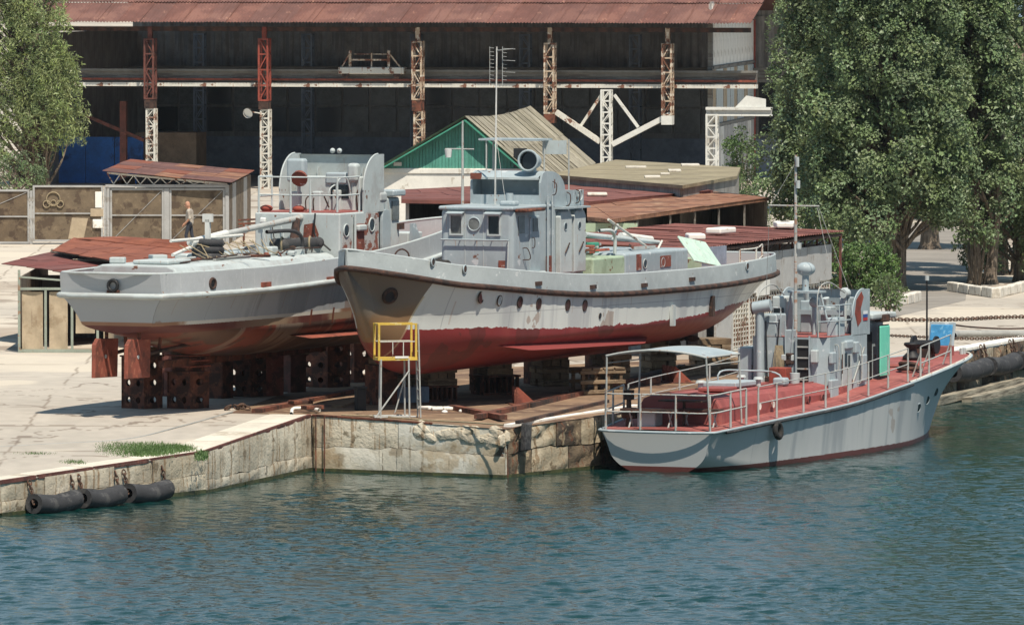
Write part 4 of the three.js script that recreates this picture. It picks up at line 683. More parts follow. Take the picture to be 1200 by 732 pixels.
// feathery tree on the left
tree('feathery_tree', 'light green feathery tree at the left edge behind the fence', gp(56, 262), { geo: CL.thin, m: LEAF.willow, per: 40, lobe: 0.7, thick: 1.3, gaps: true, h: 11.5, y0: 2.4, n: 800, trunks: [[0, 0.2, -0.8], [-0.25, 0.14, -1.4]], r: v => 2.9 * (1 - 0.45 * v) + 0.2, cx: -1.5, cut: (x, y, z, r) => x > 1.7 + 0.9 * Math.sin(y * 2.3) + (y > 6.5 ? -0.6 : 0) || (y < 3.4 && x > -0.4) }, 1201);
tree('feathery_tree', 'small dark shrub tree behind the leftmost fence panel', gp(18, 270), { geo: CL.mid, m: LEAF.poplar, per: 40, lobe: 0.6, thick: 1, h: 2.8, y0: 1.2, n: 60, trunks: [[0, 0.1, 0]], r: v => 1.3 }, 1202);
function bush(name, label, pos, blobs, m, per, sd, geo = CL.mid) { seed = sd; const t = thing(name, label, 'bush', pos), b = mb(); for (const [x, y, z, r] of blobs) if (rnd() < 0.8) limb(b, V(x * 0.2, 0, z * 0.2), V(x, y, z), 0.025, 0.008, 0.1); b.build('stems', M.bark, t); crown(t, blobs, geo, m, per, 'foliage'); return t; }
{
  seed = 71; const B = []; for (let i = 0; i < 46; i++) { const y = rr(0.25, 1.75), a = rnd() * 6.28, r = (1.35 - 0.35 * y) * Math.sqrt(rnd()); B.push([Math.cos(a) * r, y, Math.sin(a) * r, rr(0.25, 0.42)]); }
  bush('bush', 'rounded green bush at the foot of the dense poplar behind the moored boat', gp(1012, 358), B, LEAF.bush, 90, 72);
  const C = []; for (let i = 0; i < 24; i++) C.push([rr(-0.55, 0.55), 0.3 + 2.9 * rnd(), rr(-0.5, 0.5), rr(0.25, 0.4)]);
  bush('bush', 'bright green creeper bush beside the white lattice gantry post', gp(870, 240).setY(0), C, LEAF.bush, 90, 73);
  const D = []; for (let i = 0; i < 16; i++) D.push([rr(-1.0, 1.0), 0.6 + 1.8 * rnd(), rr(-0.5, 0.5), rr(0.16, 0.3)]);
  bush('bush', 'thin weedy shrub growing between the brown-roofed shed and the red-roofed store', gp(897, 300), D, LEAF.grey, 60, 74);
  const E = []; for (let i = 0; i < 14; i++) E.push([rr(-0.35, 0.35), 0.2 + 1.0 * rnd(), rr(-0.4, 0.4), rr(0.18, 0.28)]);
  bush('bush', 'bluish shrub just right of the curved windbreak of the moored boat', gp(1043, 372), E, LEAF.grey, 80, 75);
  const G = []; for (let i = 0; i < 14; i++) G.push([rr(-0.5, 0.5), 2.0 + 1.3 * rnd(), rr(-0.3, 0.3), rr(0.25, 0.4)]);
  bush('bush', 'leafy sucker growth on the pale double poplar trunk', gp(1146, 336), G.map(p => [p[0], p[1] * 0.75, p[2] + 0.6, p[3]]), LEAF.poplar, 60, 76);
}
{ // grass patch on the quay apron
  seed = 81; const P = [], add = (cx, cy, w, h, n) => { for (let i = 0; i < n; i++) { const px = cx + (rnd() + rnd() - 1) * w, py = cy + (rnd() + rnd() - 1) * h, p = gp(px, py, -0.16); p.y = groundY(p.x, p.z); const a = rnd() * 6.28, H = rr(0.03, 0.11), w2 = 0.014; P.push(p.x - w2 * Math.cos(a), p.y, p.z - w2 * Math.sin(a), p.x + w2 * Math.cos(a), p.y, p.z + w2 * Math.sin(a), p.x + rr(-0.05, 0.05), p.y + H, p.z + rr(-0.05, 0.05)); } };
  add(160, 521, 52, 5.5, 7000); add(200, 520, 34, 3, 1600); add(84, 531, 18, 1.6, 500); add(40, 525, 30, 1.0, 400); add(236, 525, 9, 4, 500);
  const g = mb().add(triGeo(P)).build('grass', leafMat(0.085, 0.155, 0.04)); g.userData.kind = 'stuff'; tag(g, 'patch of short green grass growing on the quay apron', 'grass');
}
// whitewashed kerb stones round the poplars
{
  seed = 91; let k = 0;
  const ORD = ['first', 'second', 'third', 'fourth', 'fifth', 'sixth', 'seventh', 'eighth'];
  const row = (pts, lab) => { k = 0; for (let s = 0; s < pts.length - 1; s++) { const a = gp(...pts[s]), b = gp(...pts[s + 1]), n = Math.max(1, Math.round(a.distanceTo(b) / 1.4)); for (let i = 0; i < n; i++) { const p = lerp3(a, b, (i + 0.5) / n), th = Math.atan2(-(b.z - a.z), b.x - a.x), L = a.distanceTo(b) / n - 0.04; const m = mb().rbox(0, 0.16, 0, L, 0.34 * rr(0.9, 1.1), 0.26, 0.05).build('kerb_stone', M.stone); m.position.set(p.x, 0, p.z); m.rotation.y = th + rr(-0.04, 0.04); tag(m, `${ORD[k++]} ${lab}`, 'kerb stone', 'whitewashed kerb stones'); } } };
  row([[1114, 341], [1140, 345], [1168, 349]], 'whitewashed kerb stone from the left before the pale double poplar trunk'); row([[1168, 349], [1200, 341], [1225, 337]], 'whitewashed kerb stone of the row running back to the right edge');
  row([[1038, 360], [1060, 357], [1076, 353]], 'whitewashed kerb stone from the left beside the bush by the road');
}
// ================================================================ BOATS
const tab = (T, x) => { if (x <= T[0][0]) return T[0][1]; for (let i = 1; i < T.length; i++) if (x <= T[i][0]) { const a = T[i - 1], b = T[i], p = T[i - 2] ?? a, n = T[i + 1] ?? b, t = (x - a[0]) / (b[0] - a[0]), h = b[0] - a[0]; let m0 = (b[1] - p[1]) / (b[0] - p[0] || 1) * h, m1 = (n[1] - a[1]) / (n[0] - a[0] || 1) * h; const d = b[1] - a[1]; if (d * m0 <= 0) m0 = 0; if (d * m1 <= 0) m1 = 0; m0 = Math.sign(m0) * Math.min(Math.abs(m0), 3 * Math.abs(d)); m1 = Math.sign(m1) * Math.min(Math.abs(m1), 3 * Math.abs(d)); const t2 = t * t, t3 = t2 * t; return (2 * t3 - 3 * t2 + 1) * a[1] + (t3 - 2 * t2 + t) * m0 + (3 * t2 - 2 * t3) * b[1] + (t3 - t2) * m1; } return T[T.length - 1][1]; };
const n2 = (() => { const G = F.m; return (x, y) => { const i = ((Math.floor(x) % NT) + NT) % NT, j = ((Math.floor(y) % NT) + NT) % NT; return G[j * NT + i]; }; })();
const n2s = (x, y, f = F.c) => { const i = Math.floor(x), j = Math.floor(y), u = x - i, v = y - j, g = (a, b) => f[(((b % NT) + NT) % NT) * NT + (((a % NT) + NT) % NT)]; return (g(i, j) * (1 - u) + g(i + 1, j) * u) * (1 - v) + (g(i, j + 1) * (1 - u) + g(i + 1, j + 1) * u) * v; };
class Hull { // lines of a small steel vessel: x aft to forward, z to starboard
  constructor(s) { Object.assign(this, s); }
  sec(x, v) { // half section, v 0 keel .. 1 deck edge
    const yk = tab(this.keel, x), yd = tab(this.sheer, x), bd = Math.max(0.02, tab(this.deckB, x)), bw = Math.max(0.015, tab(this.bilgeB, x)), yb = Math.max(yk + 0.03, Math.min(yd - 0.05, tab(this.bilgeY, x)));
    let y, z; const vb = 0.55;
    if (v <= vb) { const t = v / vb, th = t * Math.PI / 2, dr = this.dead ?? 0.45; const ye = yk + (yb - yk) * (1 - Math.cos(th)), ze = bw * Math.sin(th); const yv = yk + (yb - yk) * t, zv = bw * t; y = ye * (1 - dr) + yv * dr; z = ze * (1 - dr) + zv * dr + 0.04 * (1 - t); z = Math.min(z, bw + 0.04); }
    else { const t = (v - vb) / (1 - vb); y = yb + (yd - yb) * t; z = bw + (bd - bw) * (0.35 * t + 0.65 * Math.pow(t, this.flare ?? 1.7)); }
    return [y, z];
  }
  rakeX(x, y) { // transom leans: lower points lie further forward
    if (!this.rake) return x; const f = Math.max(0, 1 - (x - this.x0) / this.rake[1]); if (f <= 0) return x; const yd = tab(this.sheer, x); return x + f * this.rake[0] * Math.max(0, yd - y); }
  point(x, v, side) { const [y, z0] = this.sec(x, v); let z = z0; const dent = this.dent ?? 0.016; if (v > 0.02 && v < 0.985) z += dent * (Math.sin(x * 2 * Math.PI / 0.58 + 9 * n2s(x * 3, y * 12)) * 0.45 * n2s(x * 5 + 9, 80, F.m) * Math.min(1, (1 - v) * 6) + (n2s(x * 14, y * 8 + 20, F.m) - 0.5) * 1.2 + (n2s(x * 9 + 40, y * 14 + side * 50) - 0.5) * 2.2); return V(this.rakeX(x, y), y, z * side); }
  build(t, m, names = {}) {
    const N = this.n ?? 110, K = 26, uv = (u, v) => [u, v], xs = u => this.x0 + (this.x1 - this.x0) * u, h = mb();
    for (const s of [1, -1]) h.add(gridGeo(N, K, (u, v) => this.point(xs(u), v, s), uv), true);
    h.add(gridGeo(10, K, (u, v) => { const [y, z] = this.sec(this.x0, v); return V(this.rakeX(this.x0, y), y, z * (2 * u - 1)); }, (u, v) => [0.004, v]), true);
    h.add(gridGeo(N, 1, (u, v) => { const p = this.point(xs(u), 0, 1); return V(p.x, p.y, p.z * (2 * v - 1)); }, u => [u, 0.002]), true);
    h.build('hull', m.hull, t);
    const cam = this.camber ?? 0.05; mb().add(gridGeo(N, 8, (u, v) => { const x = xs(u), b = tab(this.deckB, x), w = 2 * v - 1; return V(x, tab(this.sheer, x) + (this.deckUp ?? 0) + cam * (1 - w * w), w * Math.max(0.01, b - 0.01)); })).build('deck', m.deck, t);
    const edge = (s, off, dy) => { const P = []; for (let i = 0; i <= 60; i++) { const x = xs(i / 60), b = tab(this.deckB, x); P.push(V(x, tab(this.sheer, x) + dy, s * (b + off))); } return P; };
    if (m.rail) { const r = mb(); const loop = [...edge(1, 0.03, this.railY ?? 0), ...edge(-1, 0.03, this.railY ?? 0).reverse()]; r.add(new THREE.TubeGeometry(new THREE.CatmullRomCurve3(loop, true), 260, this.railR ?? 0.06, 6, true)); r.build(names.rail ?? 'rub_rail', m.rail, t); }
    if (this.bul) { const g = mb(), H = x => typeof this.bul === 'number' ? this.bul : tab(this.bul, x), lean = this.bulLean ?? 0.05, uvb = (u, v, p) => [p.x, p.y];
      for (const s of [1, -1]) { const f = (o) => (u, v) => { const x = xs(u), b = tab(this.deckB, x), y = tab(this.sheer, x); return V(x - (this.rake && u < 0.02 ? 0.1 * v : 0), y + v * H(x), s * Math.max(0.0, b - o - lean * v + (this.dent ? 0.012 * (n2s(x * 9, v * 9 + 7) - 0.5) : 0))); }; g.add(gridGeo(N, 5, f(0), uvb), true); g.add(gridGeo(N, 2, f(0.05), uvb), true); }
      const ends = [[this.x0, -1]]; for (const [x] of ends) g.add(gridGeo(6, 5, (u, v) => V(x - (this.rake ? 0.1 * v : 0), tab(this.sheer, x) + v * H(x), (2 * u - 1) * (tab(this.deckB, x) - lean * v)), uvb), true);
      g.build('bulwark', m.bulwark ?? m.hull, t);
      const loop = []; for (const s of [1, -1]) { const a = []; for (let i = 0; i <= 60; i++) { const x = xs(i / 60); a.push(V(x, tab(this.sheer, x) + H(x), s * Math.max(0.01, tab(this.deckB, x) - 0.03 - lean))); } if (s < 0) a.reverse(); loop.push(...a); } mb().add(new THREE.TubeGeometry(new THREE.CatmullRomCurve3(loop, true), 260, 0.035, 5, true)).build('bulwark_cap', m.cap ?? m.bulwark ?? m.hull, t);
    }
  }
  side(x, y) { // half breadth at a height on the side
    let lo = 0, hi = 1; for (let i = 0; i < 24; i++) { const k = (lo + hi) / 2; if (this.sec(x, k)[0] < y) lo = k; else hi = k; } return this.sec(x, lo)[1]; }
}
function hullTex(H, w, h, fn) { // paint of a hull side laid round the girth: fn(x metres, height, girth metres) -> rgb
  const t = dataTex(w, h, d => { for (let i = 0; i < w; i++) { const x = H.x0 + (H.x1 - H.x0) * i / w, Y = [], G = []; let g = 0, pz = 0; for (let k = 0; k <= 48; k++) { const [y, z] = H.sec(x, k / 48); if (k) g += Math.hypot(y - Y[k - 1], z - pz); Y.push(y); G.push(g); pz = z; } for (let j = 0; j < h; j++) { const f = j / h * 48, k = Math.min(47, Math.floor(f)), r = f - k, c = fn(x, Y[k] + (Y[k + 1] - Y[k]) * r, G[k] + (G[k + 1] - G[k]) * r), o = (j * w + i) * 4; d[o] = Math.max(0, Math.min(255, c[0])); d[o + 1] = Math.max(0, Math.min(255, c[1])); d[o + 2] = Math.max(0, Math.min(255, c[2])); d[o + 3] = 255; } } }); t.wrapS = t.wrapT = THREE.ClampToEdgeWrapping; return t;
}
const mixc = (a, b, t) => [a[0] + (b[0] - a[0]) * t, a[1] + (b[1] - a[1]) * t, a[2] + (b[2] - a[2]) * t];
const toward = (p, n, d) => p.clone().addScaledVector(n, d);
function railing(t, pts, h, mids, m, r = 0.018, postR = 0.02, lean = 0) { // posts with rails along a line of foot points
  for (const p of pts) mb().cyl(p, V(p.x, p.y + h, p.z + lean), postR * 1.3, postR, 6).build('stanchion', m, t);
  for (const f of [1, ...mids]) { const P = pts.map(p => V(p.x, p.y + h * f, p.z + lean * f)); if (P.length === 2) mb().cyl(P[0], P[1], r).build('guard_rail', m, t); else mb().tube(P, r, 5, P.length * 3).build('guard_rail', m, t); }
}
function porthole(t, c, n, R, m, glassM = M.glass) { const g = new THREE.Group(); g.name = 'porthole'; t.add(g); mb().torus(c, R, R * 0.12, n, 16, 6).build('rim', m, g); mb().cyl(toward(c, n, -0.02), toward(c, n, 0.004), R * 0.95, R * 0.95, 16).build('pane', glassM, g); return g; }
function tyreAt(parent, name, c, R, r, ax, m = M.tyre) { return mb().torus(c, R, r, ax, 20, 10).build(name, m, parent); }
function windbreak(t, x0, x1, y0, y1, w, m, edge = M.boatGrey) { // curved windbreak: end cheeks with a round shoulder, a bent shell between
  const prof = []; const R = Math.min((y1 - y0) * 0.62, (x1 - x0) * 0.95); for (let i = 0; i <= 10; i++) { const a = i / 10 * Math.PI / 2; prof.push([x0 + R - R * Math.cos(a), y1 - R + R * Math.sin(a)]); }
  for (const s of [-1, 1]) mb().add(mb().ext([[x0, y0], ...prof, [x1, y1], [x1, y0]], 0.04).translate(0, 0, s * w - 0.02)).build('windbreak_cheek', m, t);
  const sh = []; for (let i = 0; i <= 8; i++) { const a = i / 8 * Math.PI / 2; sh.push([x1 + 0.02 - 0.12 * (1 - Math.cos(a)), y1 - 0.62 + 0.6 * Math.sin(a)]); }
  mb().add(gridGeo(9, 8, (u, v) => { const k = Math.min(8, v * 9), p = v < 0.001 ? [x1 + 0.02, y0] : sh[Math.min(8, Math.floor(v * 8))]; return V(p[0], p[1], (2 * u - 1) * (w - 0.021)); })).build('windbreak_shell', m, t);
  mb().tube([V(x0 + 0.02, y1 - R, -w), ...prof.map(p => V(p[0], p[1] + 0.01, -w)), V(x1 - 0.4, y1, -w)], 0.025).tube([V(x0 + 0.02, y1 - R, w), ...prof.map(p => V(p[0], p[1] + 0.01, w)), V(x1 - 0.4, y1, w)], 0.025).build('windbreak_rim', edge, t);
  for (const z of [-0.45, 0.45]) mb().box(x1 - 0.06, (y0 + y1) / 2 - 0.1, z * w * 1.2, 0.1, y1 - y0 - 0.5, 0.04).build('windbreak_rib', m, t);
}
// ================================================================ moored boat
const b3 = thing('moored_boat', 'grey steel workboat with red deck and stern awning moored at the quay', 'boat', [3.572, WATER, 20.06], 65.89);
{
  const t = b3; seed = 301;
  const H = new Hull({ x0: 0, x1: 20.6, tex: [-1.2, 2.3], n: 120,
    sheer: [[0, 1.0], [3, 1.17], [8, 1.36], [11.5, 1.62], [15.9, 1.88], [20.6, 2.02]], deckB: [[0, 1.5], [1, 1.68], [3, 1.92], [7, 2.05], [11.5, 2.02], [15, 1.72], [17.5, 1.3], [19.3, 0.84], [20.2, 0.46], [20.6, 0.06]],
    keel: [[0, -0.16], [3, -0.9], [10, -1.1], [16, -1.0], [18, -0.1], [19.4, 1.1], [20.6, 1.95]], bilgeB: [[0, 1.3], [3, 1.72], [8, 1.93], [12, 1.8], [15, 1.2], [17.6, 0.38], [18.6, 0.1], [20.6, 0.02]], bilgeY: [[0, 0.5], [2.5, 0.1], [8, -0.05], [15, 0.15], [18, 0.5], [19.4, 1.2], [20.6, 1.98]], rake: [0.12, 2.2], dent: 0.014, railR: 0.035, dead: 0.2, flare: 1.5 });
  const hm = mat(hullTex(H, 2048, 256, (x, y, q) => {
    let c = [184, 185, 183]; const v = n2s(x * 12, q * 14), s = n2s(x * 40, q * 4, F.m); c = mixc(c, [202, 204, 203], 0.5 * ss(0.5, 0.7, v)); c = mixc(c, [126, 133, 140], 0.4 * ss(0.58, 0.75, s));
    if (n2s(x * 50, q * 50, F.e) > 0.84) c = mixc(c, [130, 104, 88], 0.3); if (Math.abs((x + 0.02 * s) % 2.1) < 0.015) c = mixc(c, [146, 150, 152], 0.5); const b = 0.10 + 0.03 * n2s(x * 14, 3); if (y < b) c = mixc([112, 58, 52], [80, 48, 44], n2s(x * 30, q * 30)); return c; }), 0.55);
  H.build(t, { hull: hm, deck: M.deckRed, rail: M.boatGrey });
  // black fender strip under the near deck edge aft, bow nosing white
  const fe = []; for (let i = 0; i <= 20; i++) { const x = 0.5 + i * 0.58; fe.push(V(x, tab(H.sheer, x) - 0.05, tab(H.deckB, x) + 0.05)); } mb().tube(fe, 0.035, 6).build('fender_strip', M.rubber, t);
  const bow = []; for (let i = 0; i <= 24; i++) { const x = 12 + i * 0.355; bow.push(V(x, tab(H.sheer, x) + 0.03, tab(H.deckB, x) - 0.01)); } mb().tube(bow, 0.03, 6).build('toe_rail', M.whiteRust, t);
  for (const [px, py] of [[1065, 477], [1078, 470], [1091, 462]]) { const x = 13.2 + (px - 1065) * 0.075, y = 0.95 + (px - 1065) * 0.012; porthole(t, V(x, y, H.side(x, y) + 0.01), V(-0.1, -0.25, 1).normalize(), 0.12, M.boatGrey, M.glass); }
  // engine trunk with rounded shoulders
  mb().add(mb().ext([[-1.05, 1.0], [-1.05, 1.5], [-0.95, 1.66], [-0.78, 1.73], [0.78, 1.73], [0.95, 1.66], [1.05, 1.5], [1.05, 1.0]], 8.2, [], 0.06).rotateY(Math.PI / 2).translate(1.5, 0.02, 0)).build('engine_trunk', M.trunkRed, t);
  for (const [px, py] of [[890, 480], [906, 476], [948, 465], [964, 461]]) { const f = new Frame(V(3.572, WATER, 20.06), 65.89).at(px, py, 1.17); porthole(t, V(f.x, 1.46, 1.19), V(0, 0, 1), 0.1, M.trunkRed, px < 920 ? M.whitewash : M.glass); }
  const nTop = t.children.length;
  for (const z of [-0.75, 0, 0.7]) mb().box(5.2, 1.962, z, 7.0, 0.02, 0.03).build('trunk_seam', M.trunkRed, t);
  { // fittings on the trunk: skylights, vents, cowls
    mb().rbox(5.5, 2.04, -0.35, 1.4, 0.14, 0.9, 0.04).build('skylight', M.boatGrey, t); mb().rbox(3.4, 2.02, 0.2, 0.9, 0.1, 0.7, 0.03).build('hatch_cover', M.trunkRed, t); mb().rbox(6.6, 2.06, 0.6, 0.34, 0.2, 0.34, 0.06).build('vent_box', M.boatGrey, t);
    for (const [x, z] of [[4.2, -0.6], [6.3, 0.1], [7.1, -0.7]]) mb().cyl(V(x, 1.95, z), V(x, 2.12, z), 0.07, 0.07, 10).cyl(V(x, 2.12, z), V(x, 2.18, z), 0.13, 0.1, 12).build('mushroom_vent', M.boatPale, t);
    mb().tube([V(6.2, 1.95, -0.95), V(6.2, 2.25, -0.95), V(7.2, 2.28, -0.6), V(7.4, 2.2, 0.2), V(7.42, 1.96, 0.35)], 0.025).build('bent_pipe', M.boatGrey, t);
  }
  for (const c of t.children.slice(nTop)) c.position.y = -0.13;
  const nHouse = t.children.length;
  // deckhouse
  const hx0 = 7.9, hx1 = 10.75, hy = 2.95, hw = 1.3;
  mb().add(mb().ext([[-hw + 0.18, hx0], [-hw, hx0 + 0.18], [-hw, hx1], [hw, hx1], [hw, hx0 + 0.3], [hw - 0.3, hx0]].map(p => [p[1], p[0]]), hy - 1.3).rotateX(Math.PI / 2).translate(0, hy, 0)).build('deckhouse', M.boatGrey, t);
  mb().add(gridGeo(1, 1, (u, v) => V(hx0 + 0.05 + (hx1 - hx0) * u, hy + 0.015, (2 * v - 1) * (hw - 0.05)))).build('bridge_deck', M.deckRed, t);
  mb().box(hx0 - 0.005, 2.16, 0.55, 0.03, 1.5, 0.42).build('ladder_recess', M.black, t); for (let i = 0; i < 5; i++) mb().box(hx0 - 0.04, 1.6 + i * 0.28, 0.55, 0.03, 0.035, 0.42).build('ladder_rung', M.galv, t);
  mb().box(hx0 - 0.06, 2.2, 0.32, 0.05, 1.6, 0.04).build('ladder_side', M.boatGrey, t); mb().box(hx0 - 0.06, 2.2, 0.78, 0.05, 1.6, 0.04).build('ladder_side', M.boatGrey, t);
  { const g = new THREE.Group(); g.name = 'side_door'; t.add(g); mb().rbox(9.3, 2.15, hw + 0.02, 0.66, 1.3, 0.05, 0.02).build('leaf', M.boatPale, g); mb().box(9.2, 2.35, hw + 0.05, 0.16, 0.34, 0.02).build('pane', M.glass, g); mb().box(9.42, 2.3, hw + 0.05, 0.12, 0.3, 0.02).build('pane', M.glass, g); mb().cyl(V(8.9, 2.0, hw + 0.08), V(8.9, 2.5, hw + 0.08), 0.018).build('handle', M.rustDark, g); }
  mb().rbox(9.35, 2.72, hw + 0.06, 0.5, 0.24, 0.14, 0.06).build('vent_cowl', M.boatGrey, t); mb().rbox(9.0, 1.55, hw + 0.05, 0.5, 0.3, 0.1, 0.05).build('mud_box', M.trunkRed, t);
  for (const [x, y0, y1] of [[8.55, 2.1, 2.75], [10.1, 1.7, 2.7]]) mb().tube([V(x, y0, hw), V(x, y0, hw + 0.1), V(x, y1, hw + 0.1), V(x, y1, hw)], 0.016).build('grab_rail', M.galv, t);
  mb().bar(V(9.7, 1.7, hw + 0.04), V(10.5, 2.6, hw + 0.04), 0.05, 0.03).build('stay_bar', M.galv, t);
  mb().rbox(8.6, 2.0, -hw - 0.25, 1.2, 1.6, 0.5, 0.05).build('side_locker', M.boatGrey, t);
  seed = 331; for (let i = 0; i < 12; i++) { // boxes, conduits and brackets crowded on the after and near faces
    const z = rr(-1.15, 1.0), y = rr(1.7, 2.6), h2 = rr(0.15, 0.5); if (z > 0.25 && z < 0.85) continue; if (i % 2) mb().rbox(hx0 - 0.07, y, z, 0.16, h2, rr(0.14, 0.4), 0.03).build('junction_box', [M.boatGrey, M.boatPale, M.rust, M.rustDark][i % 4], t); else mb().tube([V(hx0 - 0.04, 1.5, z), V(hx0 - 0.06, 2.2, z), V(hx0 - 0.05, hy + rr(0, 0.5), z + rr(-0.1, 0.1))], 0.022).build('conduit', i % 4 ? M.boatGrey : M.cableBlack, t); }
  for (const [x, y, w, h2] of [[8.3, 1.75, 0.5, 0.5], [10.35, 2.2, 0.34, 0.7], [8.25, 2.55, 0.3, 0.3], [9.85, 2.75, 0.26, 0.3]]) mb().rbox(x, y, hw + 0.07, w, h2, 0.14, 0.04).build('wall_locker', M.boatGrey, t);
  mb().rbox(8.35, hy + 0.35, -0.75, 0.7, 0.7, 0.6, 0.05).build('deck_locker', M.boatGrey, t); mb().rbox(9.2, hy + 0.3, 1.0, 0.6, 0.6, 0.35, 0.05).build('deck_locker', M.boatGrey, t); mb().rbox(9.3, hy + 0.5, -0.9, 0.5, 1.0, 0.5, 0.06).build('chart_box', M.boatPale, t); mb().box(9.04, hy + 0.5, -0.9, 0.02, 0.4, 0.34).build('dark_panel', M.glass, t);
  mb().tube([V(8.0, hy, 1.0), V(8.0, hy + 1.2, 1.0), V(8.5, hy + 1.4, 1.05), V(9.6, hy + 1.1, 1.1)], 0.02).tube([V(8.0, hy, -1.1), V(8.0, hy + 1.0, -1.1), V(9.0, hy + 1.3, -1.1), V(9.8, hy + 1.0, -1.1)], 0.02).build('awning_stay', M.galv, t);
  // windbreak and bridge fittings
  windbreak(t, 9.75, 10.95, hy - 0.02, 4.1, hw - 0.02, M.boatGrey);
  { // red-painted patches and small tricolour on the near cheek
    mb().add(mb().ext([[9.9, 3.5], [10.0, 3.85], [10.35, 4.05], [10.5, 3.9], [10.3, 3.6], [10.35, 3.3], [10.1, 3.15]], 0.006).translate(0, 0, hw + 0.004)).build('red_paint_patch', M.redSteel, t);
    for (const [k, c] of [[0, [225, 228, 230]], [1, [52, 82, 150]], [2, [178, 52, 50]]]) mb().box(10.62, 3.5 - k * 0.085, hw + 0.012, 0.3, 0.08, 0.006).build('flag_stripe', mat(c, 0.6), t);
    for (const [z, h2] of [[-0.6, 0.85], [0.1, 0.7], [0.75, 0.95]]) { mb().rbox(10.45, hy + h2 / 2, z, 0.4, h2, 0.36, 0.05).build('console', M.boatGrey, t); mb().cyl(V(10.35, hy + h2, z), V(10.3, hy + h2 + 0.22, z), 0.07, 0.11, 10).build('instrument', M.boatPale, t); }
    mb().cyl(V(9.3, hy, 0.2), V(9.3, hy + 0.75, 0.2), 0.07).ball(V(9.3, hy + 0.85, 0.2), 0.16, 0.14, 0.16).build('binnacle', M.boatGrey, t);
    mb().box(10.2, hy + 0.55, 0.0, 0.08, 0.12, 2.2).build('console_shelf', M.boatGrey, t);
    mb().cyl(V(10.15, hy + 1.0, 0.85), V(10.15, hy + 0.2, 0.85), 0.05).cyl(V(10.0, hy + 1.05, 0.85), V(10.3, hy + 1.05, 0.85), 0.12, 0.12, 12).build('signal_lamp', M.boatPale, t);
  }
  railing(t, [V(8.0, hy, -1.15), V(8.0, hy, -0.3)], 0.75, [0.5], M.boatGrey); railing(t, [V(8.05, hy, 0.95), V(9.0, hy, 1.22), V(9.8, hy, 1.24)], 0.8, [0.5], M.boatGrey);
  { // exhaust and boat-deck gear aft of the house
    const g = new THREE.Group(); g.name = 'funnel_pipe'; t.add(g); mb().cyl(V(7.7, 1.35, -0.85), V(7.7, 3.62, -0.85), 0.125, 0.125, 14).build('riser', M.boatGrey, g); mb().cyl(V(7.62, 3.7, -1.05), V(7.72, 3.78, -0.5), 0.16, 0.16, 14).build('head', M.boatGrey, g); mb().cyl(V(7.61, 3.69, -1.1), V(7.62, 3.7, -1.05), 0.16, 0.16, 14).build('mouth', M.rustDark, g);
    const ro = mb(); for (let i = 0; i < 7; i++) ro.tube([V(7.82, 2.75, -0.38 + i * 0.035), V(7.74, 2.2, -0.42 + i * 0.05), V(7.78, 1.6, -0.4 + i * 0.03), V(7.74, 2.2, -0.3 + i * 0.04), V(7.82, 2.75, -0.36 + i * 0.035)], 0.014, 5, 18); ro.build('coiled_rope', M.rope, t);
    mb().rbox(7.4, 2.12, 0.0, 0.4, 0.42, 0.6, 0.03).build('red_locker', M.redSteel, t); mb().cyl(V(7.3, 1.92, 0.55), V(7.3, 2.2, 0.55), 0.14, 0.16, 14).build('bucket', M.boatPale, t);
    mb().rbox(8.0, 2.6, 0.05, 0.3, 1.1, 0.24, 0.03).build('mast_foot', M.boatGrey, t);
  }
  for (const c of t.children.slice(nHouse)) { c.position.x = 0.62; c.scale.z = 0.8; if (/locker|bucket/.test(c.name)) c.position.y = -0.12; }
  { // mast, yard, stays, radar drum
    const g = new THREE.Group(); g.name = 'mast'; t.add(g); mb().cyl(V(9.04, 2.2, 0), V(9.04, 7.6, 0), 0.055, 0.035, 8).build('pole', M.galv, g); mb().cyl(V(9.04, 6.3, -0.75), V(9.04, 6.3, 0.65), 0.022).build('yard', M.galv, g); mb().cyl(V(9.0, 7.3, 0.06), V(9.0, 7.55, 0.06), 0.05).cyl(V(9.0, 6.75, 0.08), V(9.0, 6.95, 0.08), 0.06).build('mast_lamp', M.boatPale, g); mb().cyl(V(9.04, 5.2, 0.09), V(9.04, 5.35, 0.09), 0.07).build('mast_lamp', M.boatPale, g);
    for (const [p, q] of [[V(9.04, 6.3, -0.72), V(9.9, 3.2, -1.2)], [V(9.04, 6.3, 0.62), V(9.9, 4.2, 1.1)], [V(9.04, 6.25, 0.6), V(9.04, 4.9, 0.9)], [V(9.04, 7.4, 0), V(9.04, 6.3, -0.7)]]) mb().cyl(p, q, 0.008, 0.008, 4).build('stay', M.galv, g);
    mb().ball(V(9.6, 4.66, 0.05), 0.19, 0.18, 0.26, 16).build('radar_drum', M.boatGrey, t); mb().cyl(V(9.6, 4.1, 0.05), V(9.6, 4.5, 0.05), 0.09).box(9.6, 4.08, 0.05, 0.6, 0.05, 0.9).build('radar_stand', M.boatGrey, t); for (const z of [-0.35, 0.45]) mb().cyl(V(9.7, 2.95, z * 1.6), V(9.6, 4.08, z), 0.03).build('radar_leg', M.boatGrey, t);
  }
  const nWheel = t.children.length;
